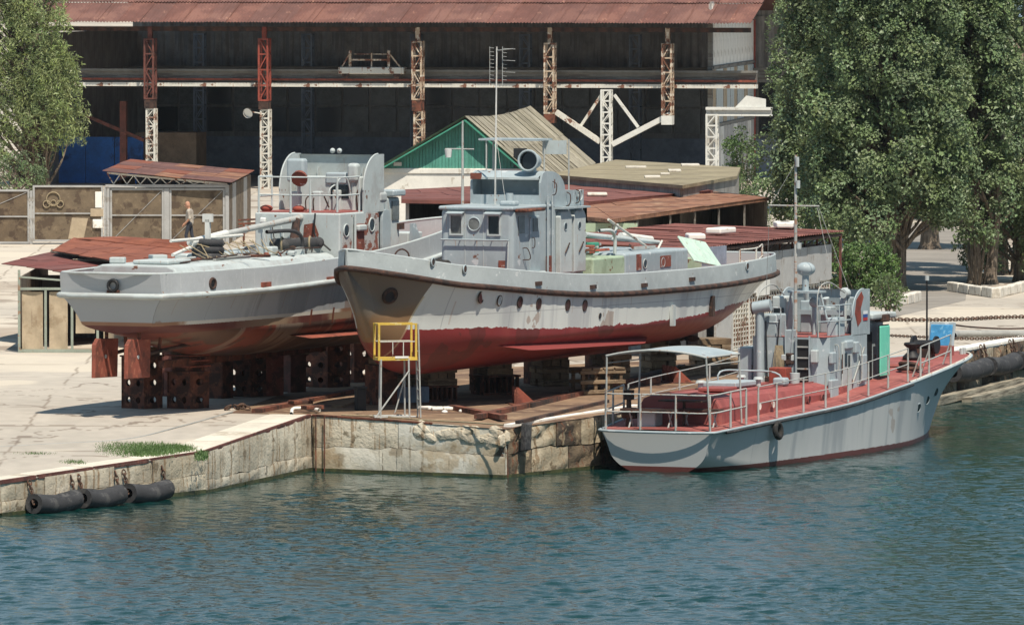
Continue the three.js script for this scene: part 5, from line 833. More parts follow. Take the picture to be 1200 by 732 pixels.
  { // wheelhouse forward with the open mint door
    mb().rbox(11.9, 2.45, -0.1, 1.5, 1.75, 2.1, 0.12).build('wheelhouse', M.boatGrey, t); mb().rbox(11.95, 3.36, 0.05, 1.7, 0.16, 2.5, 0.06).build('wheelhouse_roof', M.boatPale, t); mb().rbox(12.0, 3.3, 1.2, 0.5, 0.2, 0.3, 0.04).build('roof_lamp', M.rustDark, t);
    const g = new THREE.Group(); g.name = 'open_door'; t.add(g); g.userData.label = 'mint green open door'; mb().rbox(11.98, 2.45, 1.28, 0.66, 1.3, 0.06, 0.03).build('leaf', M.teal, g); mb().rbox(11.98, 2.45, 1.245, 0.72, 1.36, 0.03, 0.01).build('edge', M.black, g);
    mb().box(11.45, 2.3, 0.98, 0.5, 1.3, 0.02).build('doorway', M.black, t); mb().box(12.66, 2.75, 0, 0.02, 0.5, 1.6).build('front_window', M.glass, t);
  }
  for (const c of t.children.slice(nWheel)) { c.position.x = 0.6; c.scale.z = 0.82; }
  { // foredeck: capstan, windlass, blue hatch, jackstaff, line heap
    const dk = x => tab(H.sheer, x) + 0.05;
    mb().lathe([[0, 0], [0.26, 0], [0.24, 0.1], [0.13, 0.2], [0.13, 0.32], [0.22, 0.4], [0.2, 0.46], [0, 0.48]], V(17.2, dk(17.2), 0), 16).build('capstan', M.black, t);
    const g = new THREE.Group(); g.name = 'windlass'; t.add(g); mb().cyl(V(18.1, dk(18) + 0.34, -0.3), V(18.1, dk(18) + 0.34, 0.34), 0.13, 0.13, 12).build('drum', M.black, g); for (const z of [-0.3, 0.34]) mb().cyl(V(18.1, dk(18) + 0.34, z - 0.03), V(18.1, dk(18) + 0.34, z + 0.03), 0.24, 0.24, 14).build('flange', M.black, g); mb().box(18.1, dk(18) + 0.12, 0, 0.3, 0.24, 0.5).build('base', M.rustDark, g);
    const h = new THREE.Group(); h.name = 'open_hatch'; t.add(h); mb().box(18.9, dk(18.9) + 0.12, 0.05, 0.6, 0.26, 0.75).build('coaming', M.deckRed, h); mb().add(new RoundedBoxGeometry(0.05, 0.58, 0.62, 3, 0.02).rotateZ(-0.25).translate(19.2, dk(19) + 0.52, 0.05)).build('lid', M.blueHatch, h, 'bright blue inside of the hatch lid'); mb().add(new RoundedBoxGeometry(0.05, 0.7, 0.74, 3, 0.02).rotateZ(-0.25).translate(19.25, dk(19) + 0.525, 0.05)).build('lid_rim', M.boatGrey, h);
    mb().cyl(V(18.8, dk(18.8), -0.2), V(18.8, dk(18.8) + 2.0, -0.2), 0.03, 0.022).build('jackstaff', M.black, t); mb().cyl(V(18.8, dk(18.8) + 2.0, -0.2), V(18.8, dk(18.8) + 2.12, -0.2), 0.06, 0.06).build('jackstaff_lamp', M.boatPale, t);
    mb().torus(V(14.2, dk(14.2) + 0.08, 1.1), 0.28, 0.06, V(0, 1, 0)).torus(V(14.25, dk(14.2) + 0.18, 1.05), 0.2, 0.06, V(0.2, 1, 0)).build('line_heap', M.rustDark, t);
    mb().cyl(V(16.0, dk(16) - 0.02, 0), V(16.0, dk(16) + 0.04, 0), 1.0, 0.98, 28).build('deck_ring', M.deckRed, t);
    for (const s of [1, -1]) { const c = mb(); for (const x of [19.75, 19.95]) c.cyl(V(x, dk(19.8) - 0.05, s * 0.42), V(x, dk(19.8) + 0.14, s * 0.42), 0.05); c.build('bitts', M.boatPale, t); }
  }
  // guard rails
  const foot = (x, s, o = 0.1) => V(x, tab(H.sheer, x) + 0.03, s * (tab(H.deckB, x) - o));
  railing(t, [2.3, 3.3, 4.9, 6.3, 7.8, 9.2, 10.6, 12.1].map(x => foot(x, 1)), 0.86, [0.52], M.galv, 0.014, 0.024);
  railing(t, [2.3, 4, 6, 8, 10, 12, 14].map(x => foot(x, -1)), 0.86, [0.52], M.galv, 0.014, 0.024);
  for (const s of [1, -1]) { const P = [13.2, 14.0, 16.4].map(x => foot(x, s)); railing(t, P, 0.78, [0.45], M.galv, 0.018, 0.024); for (const p of P) mb().bar(p.clone().add(V(0, 0, -s * 0.22)), p.clone().add(V(0, 0.6, 0)), 0.035).build('stanchion_stay', M.galv, t); }
  // stern rails and awning
  const st = [foot(1.9, -1), foot(0.9, -1), V(0.06, 1.03, -1.4), V(0.02, 1.03, -0.45), V(0.02, 1.03, 0.5), V(0.1, 1.03, 1.38), foot(0.95, 1), foot(1.7, 1)];
  railing(t, st, 0.88, [0.5], M.galv, 0.02, 0.026);
  { const g = new THREE.Group(); g.name = 'awning'; t.add(g); const ay = z => 2.86 + 0.16 * (1 - (z / 1.35) ** 2);
    mb().add(gridGeo(2, 10, (u, v) => { const z = (2 * v - 1) * 1.35; return V(-0.05 + 2.15 * u, ay(z), z); })).add(gridGeo(2, 10, (u, v) => { const z = (2 * v - 1) * 1.35; return V(-0.05 + 2.15 * u, ay(z) - 0.03, z); })).build('canopy', M.boatGrey, g);
    for (const x of [-0.03, 2.08]) { const P = []; for (let i = 0; i <= 8; i++) { const z = (i / 4 - 1) * 1.35; P.push(V(x, ay(z) - 0.02, z)); } mb().tube(P, 0.03, 6).build('hoop', M.galv, g); for (const s of [-1, 1]) mb().cyl(V(x + (x < 1 ? 0.1 : 0), x < 1 ? 1.0 : tab(H.sheer, 2), s * 1.4), V(x, 2.86, s * 1.33), 0.025).build('pole', M.galv, g); }
    for (const s of [-1, 1]) mb().cyl(V(-0.03, 2.85, s * 1.34), V(2.08, 2.85, s * 1.34), 0.025).cyl(V(-0.0, 2.66, s * 1.34), V(2.08, 2.66, s * 1.34), 0.016).build('side_rod', M.galv, g);
  }
  for (const [x, z, L, lab] of [[0.55, -0.4, 1.5], [1.0, 0.75, 1.1]]) { const g = new THREE.Group(); g.name = 'deck_bench'; t.add(g); mb().box(x, 1.5, z, 0.36, 0.05, L).build('seat', M.rustDark, g); for (const s of [-1, 1]) mb().bar(V(x - 0.15, 1.03, z + s * L * 0.35), V(x + 0.15, 1.5, z + s * L * 0.35), 0.03).bar(V(x + 0.15, 1.03, z + s * L * 0.35), V(x - 0.15, 1.5, z + s * L * 0.35), 0.03).build('leg_pair', M.galv, g); }
  mb().box(0.9, 1.72, 0.35, 0.5, 0.04, 1.2).cyl(V(0.9, 1.02, 0.35), V(0.9, 1.7, 0.35), 0.04).build('deck_table', M.rustDark, t);
  mb().rbox(0.85, 1.26, -0.55, 0.5, 0.5, 0.5, 0.05).build('white_chest', M.boatPale, t);
  mb().cyl(V(0.7, 1.02, -1.05), V(0.7, 1.75, -1.05), 0.09, 0.06).cyl(V(0.7, 1.4, -1.2), V(0.7, 1.4, -0.85), 0.14, 0.14, 12).box(0.7, 1.85, -1.05, 0.2, 0.24, 0.2).build('hand_pump', M.rustDark, t);
}
{ const w = new Frame(V(3.572, WATER, 20.06), 65.89), p = w.world(3.0, 0.92, 2.0), m = tyreAt(scene, 'fender_tyre', V(0, 0, 0), 0.18, 0.07, V(0, 0.12, 1)); m.name = numbered('fender_tyre'); m.position.copy(p); m.rotation.y = 65.89 * DEG; tag(m, 'small car tyre hung as a fender on the side of the moored boat', 'tyre'); }
// ================================================================ boat hauled out in the middle, bow towards the water
const f2 = new Frame(V(-2.37, 0, 14.818), -114.08);
const b2 = thing('hauled_out_boat', 'grey boat with dark red bottom propped on timber blocks, bow towards the water', 'boat', [-2.37, 0, 14.818], -114.08);
{
  const t = b2; seed = 402;
  const H = new Hull({ x0: -20.7, x1: 4.3, tex: [0.8, 4.3], n: 150,
    sheer: [[-20.7, 2.7], [-16, 2.58], [-12.4, 2.56], [-6, 2.66], [0.8, 3.14], [2.7, 3.42], [4.3, 3.67]], deckB: [[-20.7, 1.2], [-20.2, 1.5], [-19, 1.8], [-16.5, 2.05], [-12, 2.18], [-4, 2.18], [-0.5, 2.05], [0.8, 1.74], [2, 1.28], [3.2, 0.74], [3.95, 0.36], [4.3, 0.05]],
    keel: [[-20.7, 2.3], [-18.6, 1.6], [-16.6, 1.08], [-14, 0.97], [0, 0.86], [1.7, 1.05], [2.75, 1.66], [3.75, 2.85], [4.3, 3.6]], bilgeB: [[-20.7, 0.85], [-18.5, 1.35], [-14, 2.02], [-4, 2.12], [-0.5, 1.8], [1.5, 1.02], [2.8, 0.42], [3.7, 0.15], [4.3, 0.02]], bilgeY: [[-20.7, 2.42], [-18, 2.0], [-13, 1.72], [-4, 1.68], [0, 1.85], [2.3, 2.3], [3.6, 3.1], [4.3, 3.63]], dent: 0.018, railR: 0.075, dead: 0.35, flare: 1.6, bul: [[-20.7, 0.5], [-6, 0.5], [4.3, 0.47]], bulLean: 0.03 });
  const hm = mat(hullTex(H, 2048, 512, (x, y, g) => {
    const a = n2s(x * 12, g * 14), s = n2s(x * 46, g * 5, F.m), e = n2s(x * 30, g * 30, F.e); let c = [217, 221, 216]; c = mixc(c, [230, 232, 227], 0.7 * ss(0.46, 0.66, a)); c = mixc(c, [160, 163, 166], 0.45 * ss(0.56, 0.72, s)); if (e > 0.82) c = mixc(c, [140, 112, 96], 0.45); if (Math.abs((x + 30 + 0.03 * s) % 2.4) < 0.02 || Math.abs(y - 2.32 - 0.02 * (x + 8) * 0.5) < 0.01) c = mixc(c, [150, 152, 154], 0.5); { const q = ((x + 40) % 1.9) / 1.9, w = n2s(Math.floor((x + 40) / 1.9) * 37, 11, F.m); if (Math.abs(q - 0.3 - 0.4 * w) < 0.012 && y < 2.75 && y > 2.75 - w * 0.9 && w > 0.45) c = mixc(c, [142, 104, 80], 0.2); }
    const lim = 2.02 - 0.17 * ss(1, -6, x) + 0.12 * ss(-10, -17, x) + 0.2 * (n2s(x * 6, 5, F.c) - 0.5) + 0.1 * (n2s(x * 31, 5, F.m) - 0.5) + 0.05 * (n2s(x * 90, 9, F.f) - 0.5) + (n2s(x * 11, 40, F.e) > 0.62 ? 0.05 : 0);
    let red = mixc([136, 50, 50], [116, 44, 46], ss(0.45, 0.7, a)); red = mixc(red, [150, 70, 64], 0.5 * ss(0.62, 0.75, s)); if (Math.abs((x * 0.5 + 0.02 * s) % 1.1) < 0.012 || Math.abs(y - 1.42) < 0.008) red = mixc(red, [92, 42, 42], 0.5); if (e > 0.72) red = mixc(red, [86, 46, 42], 0.5);
    if (y < lim) c = red;
    const pb = 2.0 + (2.9 - y) * 0.25 + 0.06 * (a - 0.5); if (x > pb) { let p = mixc([122, 114, 104], [100, 94, 88], ss(0.4, 0.65, a)); p = mixc(p, [142, 112, 80], ss(2.75, 2.35, y + 0.3 * (e - 0.5))); if (e > 0.7) p = mixc(p, [124, 118, 110], 0.35); if (y < 1.75 + 0.2 * (s - 0.5)) p = mixc(red, p, 0.3); c = p; } else if (x > pb - 0.05 && y < 2.9) c = mixc(c, [196, 180, 140], 0.7);
    return c; }), 0.55);
  const bm = mat(paintTex([172, 179, 179], 3.2, 0.07, [{ c: [154, 161, 162], f: 'd', t: 0.56, w: 0.16, a: 0.55 }, { c: [210, 212, 210], f: 'm', t: 0.8, w: 0.02, a: 0.9 }, { c: RUST, f: 'e', t: 0.84, w: 0.03, a: 0.8 }]), 0.6);
  H.build(t, { hull: hm, deck: M.deckRed, rail: M.rustDark, bulwark: bm });
  const side = (x, y) => H.side(x, y), at = (px, py, z) => f2.at(px, py, z), nP = V(0, -0.12, -1).normalize();
  for (const [px, py, r] of [[553, 348, 0.15], [585, 352, 0.13], [609, 354, 0.14], [631, 356, 0.14], [665, 357.5, 0.14], [685, 358, 0.14], [703, 370, 0.075]]) { let z = -2.0, p; for (let k = 0; k < 4; k++) { p = at(px, py, z); z = -side(p.x, p.y); } porthole(t, V(p.x, p.y, z - 0.012), nP, r, M.rustDark, px === 585 ? M.boatPale : M.glass); }
  // fairleads and scuppers in the bulwark
  for (const [px, py, rd] of [[454, 306, 1], [525, 315, 1], [876, 312, 1], [631, 332, 0], [695, 336, 0], [755, 334, 0], [811, 327, 0]]) { let z = -1.9, p; for (let k = 0; k < 4; k++) { p = at(px, py, z); z = -tab(H.deckB, p.x) + 0.0; } if (rd) { const g = new THREE.Group(); g.name = 'fairlead'; t.add(g); mb().torus(V(p.x, p.y, z), 0.1, 0.02, V(0, 0, 1), 14, 6).build('rim', M.boatGrey, g); mb().cyl(V(p.x, p.y, z - 0.012), V(p.x, p.y, z + 0.03), 0.095, 0.095, 14).build('hole', M.rustDark, g); } else mb().box(p.x, p.y, z - 0.005, 0.34, 0.1, 0.06).build('scupper', M.rustDark, t); }
  { const y = 2.95, x = 2.9, z = -H.side(x, y); mb().torus(V(x, y, z - 0.03), 0.17, 0.06, V(0.5, -0.35, -0.8), 16, 8).build('hawse_pipe', M.rustDark, t); mb().cyl(V(x, y, z + 0.05), V(x + 0.04, y - 0.02, z - 0.05), 0.14, 0.14, 14).build('hawse_hole', M.black, t); }
  for (const [x, y] of [[-11.4, 2.05], [-14.2, 2.18]]) mb().box(x, y - 0.15, -H.side(x, y) - 0.04, 0.16, 0.55, 0.1).build('zinc_bracket', x > -12 ? M.boatPale : M.rustDark, t);
  // bilge keel: a long red plate standing out of the turn of the bilge
  mb().add(gridGeo(40, 1, (u, v) => { const x = -1.0 - 9.9 * u, y = 1.56 - 0.22 * u, z = -H.side(x, y), w = 0.34 * Math.min(1, Math.min(u, 1 - u) * 9 + 0.05); return V(x, y - v * w * 0.4, z + 0.03 - v * w); })).build('bilge_keel', mat([132, 58, 54], 0.6), t);
  mb().add(gridGeo(40, 1, (u, v) => { const x = -1.0 - 9.9 * u, y = 1.56 - 0.22 * u, z = H.side(x, y), w = 0.34 * Math.min(1, Math.min(u, 1 - u) * 9 + 0.05); return V(x, y - v * w * 0.4, z - 0.03 + v * w); })).build('bilge_keel', mat([132, 58, 54], 0.6), t);
  mb().box(-6.5, 0.93, 0, 13.5, 0.16, 0.16).build('keel_bar', M.rustRed, t);
  { const g = new THREE.Group(); g.name = 'propeller'; t.add(g); mb().cyl(V(-17.0, 1.05, 0), V(-16.2, 1.05, 0), 0.07).ball(V(-17.05, 1.05, 0), 0.12).build('hub', M.rustDark, g); for (let i = 0; i < 3; i++) { const a = i * 2.09 + 0.4; mb().ball(V(-17.05, 1.05 + Math.cos(a) * 0.3, Math.sin(a) * 0.3), 0.04, 0.06 + 0.2 * Math.abs(Math.cos(a)), 0.06 + 0.2 * Math.abs(Math.sin(a)), 10).build('blade', M.rustDark, g); } mb().box(-17.8, 1.3, 0, 0.7, 1.0, 0.06).build('rudder_plate', M.rustDark, t); }
  // ---- wheelhouse
  const wx0 = -6.15, wx1 = -3.57, wy = 4.93, dy = 2.8;
  mb().rbox((wx0 + wx1) / 2, (wy + dy) / 2, 0, wx1 - wx0, wy - dy, 2.04, 0.14, 0, 4).build('wheelhouse', M.boatGrey, t);
  mb().rbox((wx0 + wx1) / 2 + 0.02, wy + 0.0, 0, wx1 - wx0 + 0.08, 0.1, 2.1, 0.045).build('wheelhouse_roof', M.boatGrey, t);
  for (const [z, w, h, m] of [[0.56, 0.3, 0.46, M.paneDirty], [-0.5, 0.3, 0.46, M.glass]]) { const g = new THREE.Group(); g.name = 'front_window'; t.add(g); const fr = mb(); for (const s of [-1, 1]) fr.box(wx1 + 0.015, 4.5, z + s * (w / 2 + 0.02), 0.05, h + 0.08, 0.04); for (const s of [-1, 1]) fr.box(wx1 + 0.015, 4.5 + s * (h / 2 + 0.02), z, 0.05, 0.04, w); fr.build('frame', M.boatPale, g); mb().box(wx1 - 0.005, 4.5, z, 0.02, h, w).build('pane', m, g); mb().box(wx1 + 0.1, 4.5 + h / 2 + 0.08, z, 0.2, 0.03, w + 0.16, 0, 0, -0.25).build('eyebrow', M.boatGrey, g); }
  porthole(t, V(wx1 + 0.02, 4.52, 0.06), V(1, 0, 0), 0.17, M.boatGrey, M.paneDirty);
  for (const z of [0.32, -0.2]) mb().box(wx1 + 0.004, 4.0, z, 0.012, 1.75, 0.02).build('plate_seam', M.boatPale, t);
  mb().tube([V(wx1 + 0.09, 4.12, 0.96), V(wx1 + 0.09, 4.12, -0.96)], 0.022).build('storm_rail', M.boatGrey, t); for (const z of [-0.9, -0.45, 0, 0.45, 0.9]) mb().cyl(V(wx1 - 0.02, 4.12, z), V(wx1 + 0.09, 4.12, z), 0.015).build('rail_bracket', M.boatGrey, t); mb().cyl(V(wx1 + 0.09, 4.12, -0.94), V(wx1 + 0.12, 3.2, -0.92), 0.02).build('rail_post', M.boatPale, t);
  mb().box(wx1 + 0.01, 3.35, -0.72, 0.03, 0.5, 0.18).build('rust_patch', M.primer, t);
  // near side: window, door, canopy, step box
  const ps = -1.022;
  mb().box(-4.1, 4.5, ps, 0.4, 0.44, 0.03).build('side_pane', M.paneDirty, t); { const g = new THREE.Group(); g.name = 'side_door'; t.add(g); mb().rbox(-4.9, 3.9, ps - 0.01, 0.62, 1.6, 0.05, 0.02).build('leaf', M.boatGrey, g); mb().box(-4.9, 4.48, ps - 0.045, 0.3, 0.34, 0.02).build('pane', M.paneDirty, g); mb().tube([V(-4.7, 3.9, ps - 0.04), V(-4.7, 3.9, ps - 0.1), V(-4.7, 4.15, ps - 0.1), V(-4.7, 4.15, ps - 0.04)], 0.012).build('handle', M.rustDark, g); }
  mb().rbox(-4.3, 4.88, ps - 0.16, 1.2, 0.08, 0.34, 0.03).build('side_canopy', M.rust, t); mb().rbox(-4.9, 3.15, ps - 0.1, 0.9, 0.26, 0.22, 0.08).build('step_box', M.boatPale, t);
  mb().tube([V(-4.2, 3.9, ps), V(-4.2, 3.9, ps - 0.12), V(-4.35, 3.62, ps - 0.14), V(-4.2, 3.6, ps)], 0.014).build('boot_scraper', M.rustDark, t);
  for (const x of [-5.65, -5.95]) mb().cyl(V(x, 3.0, ps - 0.06), V(x, 5.2, ps - 0.06), 0.03).build('conduit', M.boatGrey, t); mb().box(-5.8, 3.35, ps - 0.03, 0.3, 0.6, 0.04).build('rust_patch', M.primer, t);
  // ---- tower block behind it with the open hood
  const bx0 = -8.15, bx1 = -6.15; mb().rbox((bx0 + bx1) / 2 + 0.01, 3.85, 0, bx1 - bx0, 2.1, 2.0, 0.05).build('tower', M.boatGrey, t);
  for (const x of [-6.7, -7.6]) { const g = new THREE.Group(); g.name = 'tall_locker'; t.add(g); mb().add(mb().ext([[-0.36, 0], [0.36, 0], [0.36, 1.42], [0.26, 1.55], [-0.26, 1.55], [-0.36, 1.42]], 0.1, [], 0.02).translate(x, 3.2, ps - 0.1)).build('case', M.boatPale, g); porthole(g, V(x + 0.05, 4.38, ps - 0.125), V(0, 0, -1), 0.1, M.boatGrey).name = 'round_window'; mb().bar(V(x - 0.16, 3.95, ps - 0.15), V(x + 0.12, 3.7, ps - 0.15), 0.03, 0.02).build('latch', M.rustDark, g); mb().box(x, 4.86, ps - 0.1, 0.84, 0.05, 0.26).build('eave', M.boatGrey, g); }
  const ck = []; for (let i = 0; i <= 8; i++) { const a = i / 8 * Math.PI / 2; ck.push([-5.95 - 1.0 * Math.sin(a), 5.42 + 0.68 * Math.cos(a)]); }
  for (const z of [-1.0, 0.94]) mb().add(mb().ext([[-5.4, 4.98], [-5.4, 5.72], [-5.52, 6.02], [-5.7, 6.1], ...ck, [-8.15, 5.4], [-8.15, 4.88], [-5.7, 4.88]], 0.06).translate(0, 0, z)).build('hood_cheek', M.boatGrey, t);
  mb().add(gridGeo(10, 8, (u, v) => { const k = Math.min(8, Math.round(v * 8)), p = ck[k]; return V(p[0], p[1], -0.95 + 1.89 * u); })).build('hood_back', M.boatGrey, t);
  mb().add(gridGeo(1, 3, (u, v) => V(-5.95 + 0.62 * v, 6.1 - 0.02 * v - 0.2 * v * v, -0.94 + 1.88 * u))).build('hood_top', M.boatGrey, t); mb().box(-5.34, 5.86, 0, 0.05, 0.07, 1.92).build('hood_lip', M.boatPale, t); mb().box(-5.32, 5.7, 0.8, 0.06, 0.16, 0.3).build('rust_patch', M.primer, t);
  mb().box(-6.0, 5.45, 0, 0.05, 0.92, 1.88).build('hood_rear_panel', M.boatGrey, t); mb().box(-5.42, 5.14, 0, 0.05, 0.34, 1.88).build('hood_front_panel', M.boatGrey, t); mb().rbox(-7.0, 5.14, 0, 2.1, 0.5, 1.88, 0.04).build('hood_base', M.boatGrey, t);
  for (const [x, y] of [[-6.1, 5.4], [-7.0, 5.1], [-7.6, 5.15]]) mb().tube([V(x, y + 0.16, ps), V(x, y + 0.1, ps - 0.1), V(x + 0.05, y - 0.16, ps - 0.1), V(x + 0.03, y - 0.2, ps)], 0.014).build('grab_hook', M.rustDark, t); mb().torus(V(-7.75, 5.16, ps - 0.06), 0.13, 0.02, V(0, 0, 1), 14, 5).build('life_ring_hook', M.boatPale, t);
  for (const c of t.children) if (/^hood/.test(c.name)) { c.scale.y = 0.77; c.position.y = 4.93 * 0.23; }
  { // searchlight
    const g = new THREE.Group(); g.name = 'searchlight'; t.add(g); const n = V(0.92, 0.05, -0.1).normalize(), c = V(-5.62, 6.1, -0.62); mb().cyl(toward(c, n, -0.28), toward(c, n, 0.24), 0.2, 0.27, 18, true).ball(toward(c, n, -0.26), 0.2).build('barrel', M.boatGrey, g); mb().torus(toward(c, n, 0.24), 0.26, 0.03, n, 20, 7).build('rim', M.boatGrey, g); mb().cyl(toward(c, n, 0.1), toward(c, n, 0.12), 0.23, 0.23, 18).build('glass', M.glass, g); mb().cyl(V(-5.75, 5.7, -0.62), V(-5.72, 5.9, -0.62), 0.1).build('foot', M.boatGrey, g); }
  { // light awning frame over the tower
    const g = new THREE.Group(); g.name = 'sunshade'; t.add(g); mb().box(-6.7, 6.62, 0.3, 0.9, 0.05, 1.7).build('panel', M.boatGrey, g); mb().box(-6.95, 6.42, -0.7, 0.06, 0.36, 0.66).build('board', M.boatPale, g); for (const [x, z] of [[-7.3, -0.95], [-6.85, -0.45], [-6.85, 1.0], [-6.3, 0.95]]) mb().cyl(V(x, 5.3, z), V(x, 6.62, z), 0.022).build('post', M.galv, g); }
  { // tall mast with a comb aerial
    const g = new THREE.Group(); g.name = 'aerial_mast'; t.add(g); mb().cyl(V(-4.85, 4.95, 0.05), V(-4.85, 9.05, 0.0), 0.026, 0.018, 8).build('pole', M.whitePaint, g); const el = mb(); el.cyl(V(-4.85, 8.95, 0), V(-4.6, 9.0, -0.55), 0.012); for (let i = 0; i < 9; i++) { const y = 9.02 - i * 0.1; el.cyl(V(-4.85, y, 0.2), V(-4.85, y - 0.01, 0.08), 0.006, 0.006, 4); el.cyl(V(-4.85, y - 0.02, -0.16), V(-4.8, y - 0.03, -0.3 - (i % 3 === 0 ? 0.24 : 0)), 0.007, 0.007, 4); } el.cyl(V(-4.85, 9.05, -0.16), V(-4.85, 8.05, -0.16), 0.01); el.cyl(V(-4.85, 9.05, 0.2), V(-4.85, 8.1, 0.2), 0.008); el.build('comb_aerial', M.galv, g); mb().cyl(V(-4.85, 6.6, 0), V(-4.2, 5.0, -0.55), 0.007, 0.007, 4).build('stay', M.galv, g); mb().rbox(-4.3, 5.04, -0.6, 0.34, 0.14, 0.44, 0.06).cyl(V(-4.35, 5.08, -0.58), V(-4.35, 5.3, -0.58), 0.1, 0.1, 10).build('roof_lamp', M.boatGrey, t); }
  { const g = new THREE.Group(); g.name = 'lamp_mast'; t.add(g); mb().cyl(V(-4.3, 4.95, 0.72), V(-4.3, 7.15, 0.72), 0.04, 0.025).build('pole', M.galv, g); mb().cyl(V(-4.3, 6.42, 1.2), V(-4.3, 6.42, 0.4), 0.018).build('crossbar', M.galv, g); mb().cyl(V(-4.3, 6.2, 1.12), V(-4.3, 6.42, 1.12), 0.07, 0.1, 12).build('lamp', M.lampGlass, g); }
  // ---- foredeck
  for (let i = 0; i < 2; i++) tyreAt(t, 'deck_tyre', V(-2.75, 3.33 + i * 0.19, 0.75), 0.28, 0.1, V(0, 1, 0));
  for (let i = 0; i < 3; i++) mb().bar(V(-2.3 - i * 0.1, 3.16 + i * 0.03, 0.5), V(-3.2 + i * 0.1, 3.2 + i * 0.03, -1.1), 0.16, 0.04).build('deck_plank', M.wood2, t);
  { const g = new THREE.Group(); g.name = 'windlass'; t.add(g); mb().cyl(V(1.6, 3.62, -0.2), V(1.6, 3.62, 0.75), 0.12, 0.12, 12).build('drum', M.black, g); mb().box(1.6, 3.42, 0.2, 0.4, 0.4, 0.3).build('base', M.rustDark, g); mb().tube([V(1.4, 3.5, 0.0), V(1.35, 3.95, 0.0), V(1.3, 4.05, -0.15), V(1.25, 3.95, -0.3), V(1.25, 3.6, -0.3)], 0.022).build('brake_handle', M.rustDark, g); }
  mb().rbox(0.2, 3.35, 0.1, 1.0, 0.3, 1.1, 0.05).build('fore_hatch', M.boatPale, t);
  // ---- after trunk and clutter
  mb().rbox(-9.25, 3.05, 0, 2.1, 0.9, 2.5, 0.06).build('after_trunk', M.paleGreen, t); mb().rbox(-12.45, 3.08, 0, 4.3, 0.96, 2.5, 0.08).build('after_trunk', M.boatGrey, t);
  for (const px of [756, 777]) { const p = at(px, 310, -1.26); porthole(t, V(p.x, 3.24, -1.265), V(0, 0, -1), 0.12, M.boatPale); } mb().box(-13.0, 3.26, -1.262, 0.7, 0.3, 0.02).build('rust_patch', M.primer, t); mb().box(-11.2, 3.3, -1.262, 0.3, 0.42, 0.02).build('rust_patch', M.primer, t);
  seed = 410; for (let i = 0; i < 16; i++) { const x = rr(-14, -7.8), z = rr(-1.0, 1.0), L = rr(0.4, 1.6), a = rr(-0.6, 0.6); mb().bar(V(x, 3.6 + rr(0, 0.14), z), V(x + L * Math.cos(a), 3.6 + rr(0, 0.2), z + L * Math.sin(a)), rr(0.04, 0.1), rr(0.03, 0.08)).build('scrap_bar', [M.rustRed, M.galv, M.rustDark, M.rust][i % 4], t); }
  for (let i = 0; i < 5; i++) mb().rbox(rr(-13.5, -8), 3.68, rr(-0.9, 0.8), rr(0.3, 0.6), rr(0.15, 0.3), rr(0.3, 0.5), 0.03).build('deck_box', [M.rust, M.boatPale, M.greenTrim, M.rustRed, M.boatGrey][i], t);
  { const a = at(685, 275, -0.2), b = at(772, 284, -0.2); mb().cyl(V(a.x, a.y, -0.2), V(b.x, b.y, -0.2), 0.075, 0.06, 10).build('cargo_boom', M.boatPale, t); const c = at(713, 257, -0.6), d = at(769, 297, -0.6); mb().cyl(V(c.x, c.y, -0.6), V(d.x, d.y, -0.6), 0.035).build('davit_pole', M.whiteRust, t); const e = at(724, 263, -0.5), g = at(718, 281, -0.5); mb().cyl(V(e.x, e.y, -0.5), V(g.x, g.y, -0.5), 0.04).build('boom_strut', M.boatPale, t); const h = at(776, 282, -0.6), k = at(768, 298, -0.6); mb().cyl(V(h.x, h.y, -0.6), V(k.x, k.y, -0.6), 0.03).build('boom_strut', M.whiteRust, t); mb().tube([V(-10.2, 3.55, -1.0), V(-10.2, 4.0, -1.0), V(-10.0, 4.15, -1.0), V(-9.4, 4.18, -0.9)], 0.05).build('bent_vent', M.boatPale, t); mb().cyl(V(-13.6, 3.9, 0.3), V(-15.2, 3.75, 0.1), 0.09, 0.09, 10).build('loose_pipe', M.whitePaint, t); }
  mb().add(new RoundedBoxGeometry(1.9, 0.05, 0.85, 1, 0.02).rotateX(-0.9).rotateZ(0.12).translate(-15.6, 3.42, -1.15)).build('leaning_lid', M.mint, t, 'pale mint green lid leaning on the stern bulwark');
  mb().rbox(-16.5, 2.95, 0.1, 1.6, 0.5, 1.2, 0.04).build('stern_locker', M.paleGreen, t);
  railing(t, [V(-17.2, 2.7, -1.65), V(-18.6, 2.7, -1.55), V(-20.0, 2.75, -1.15)], 0.72, [0.55], M.whiteRust, 0.024, 0.03); mb().box(-18.4, 3.2, -0.4, 1.6, 0.5, 0.06).build('wind_board', M.greyBlue, t);
}
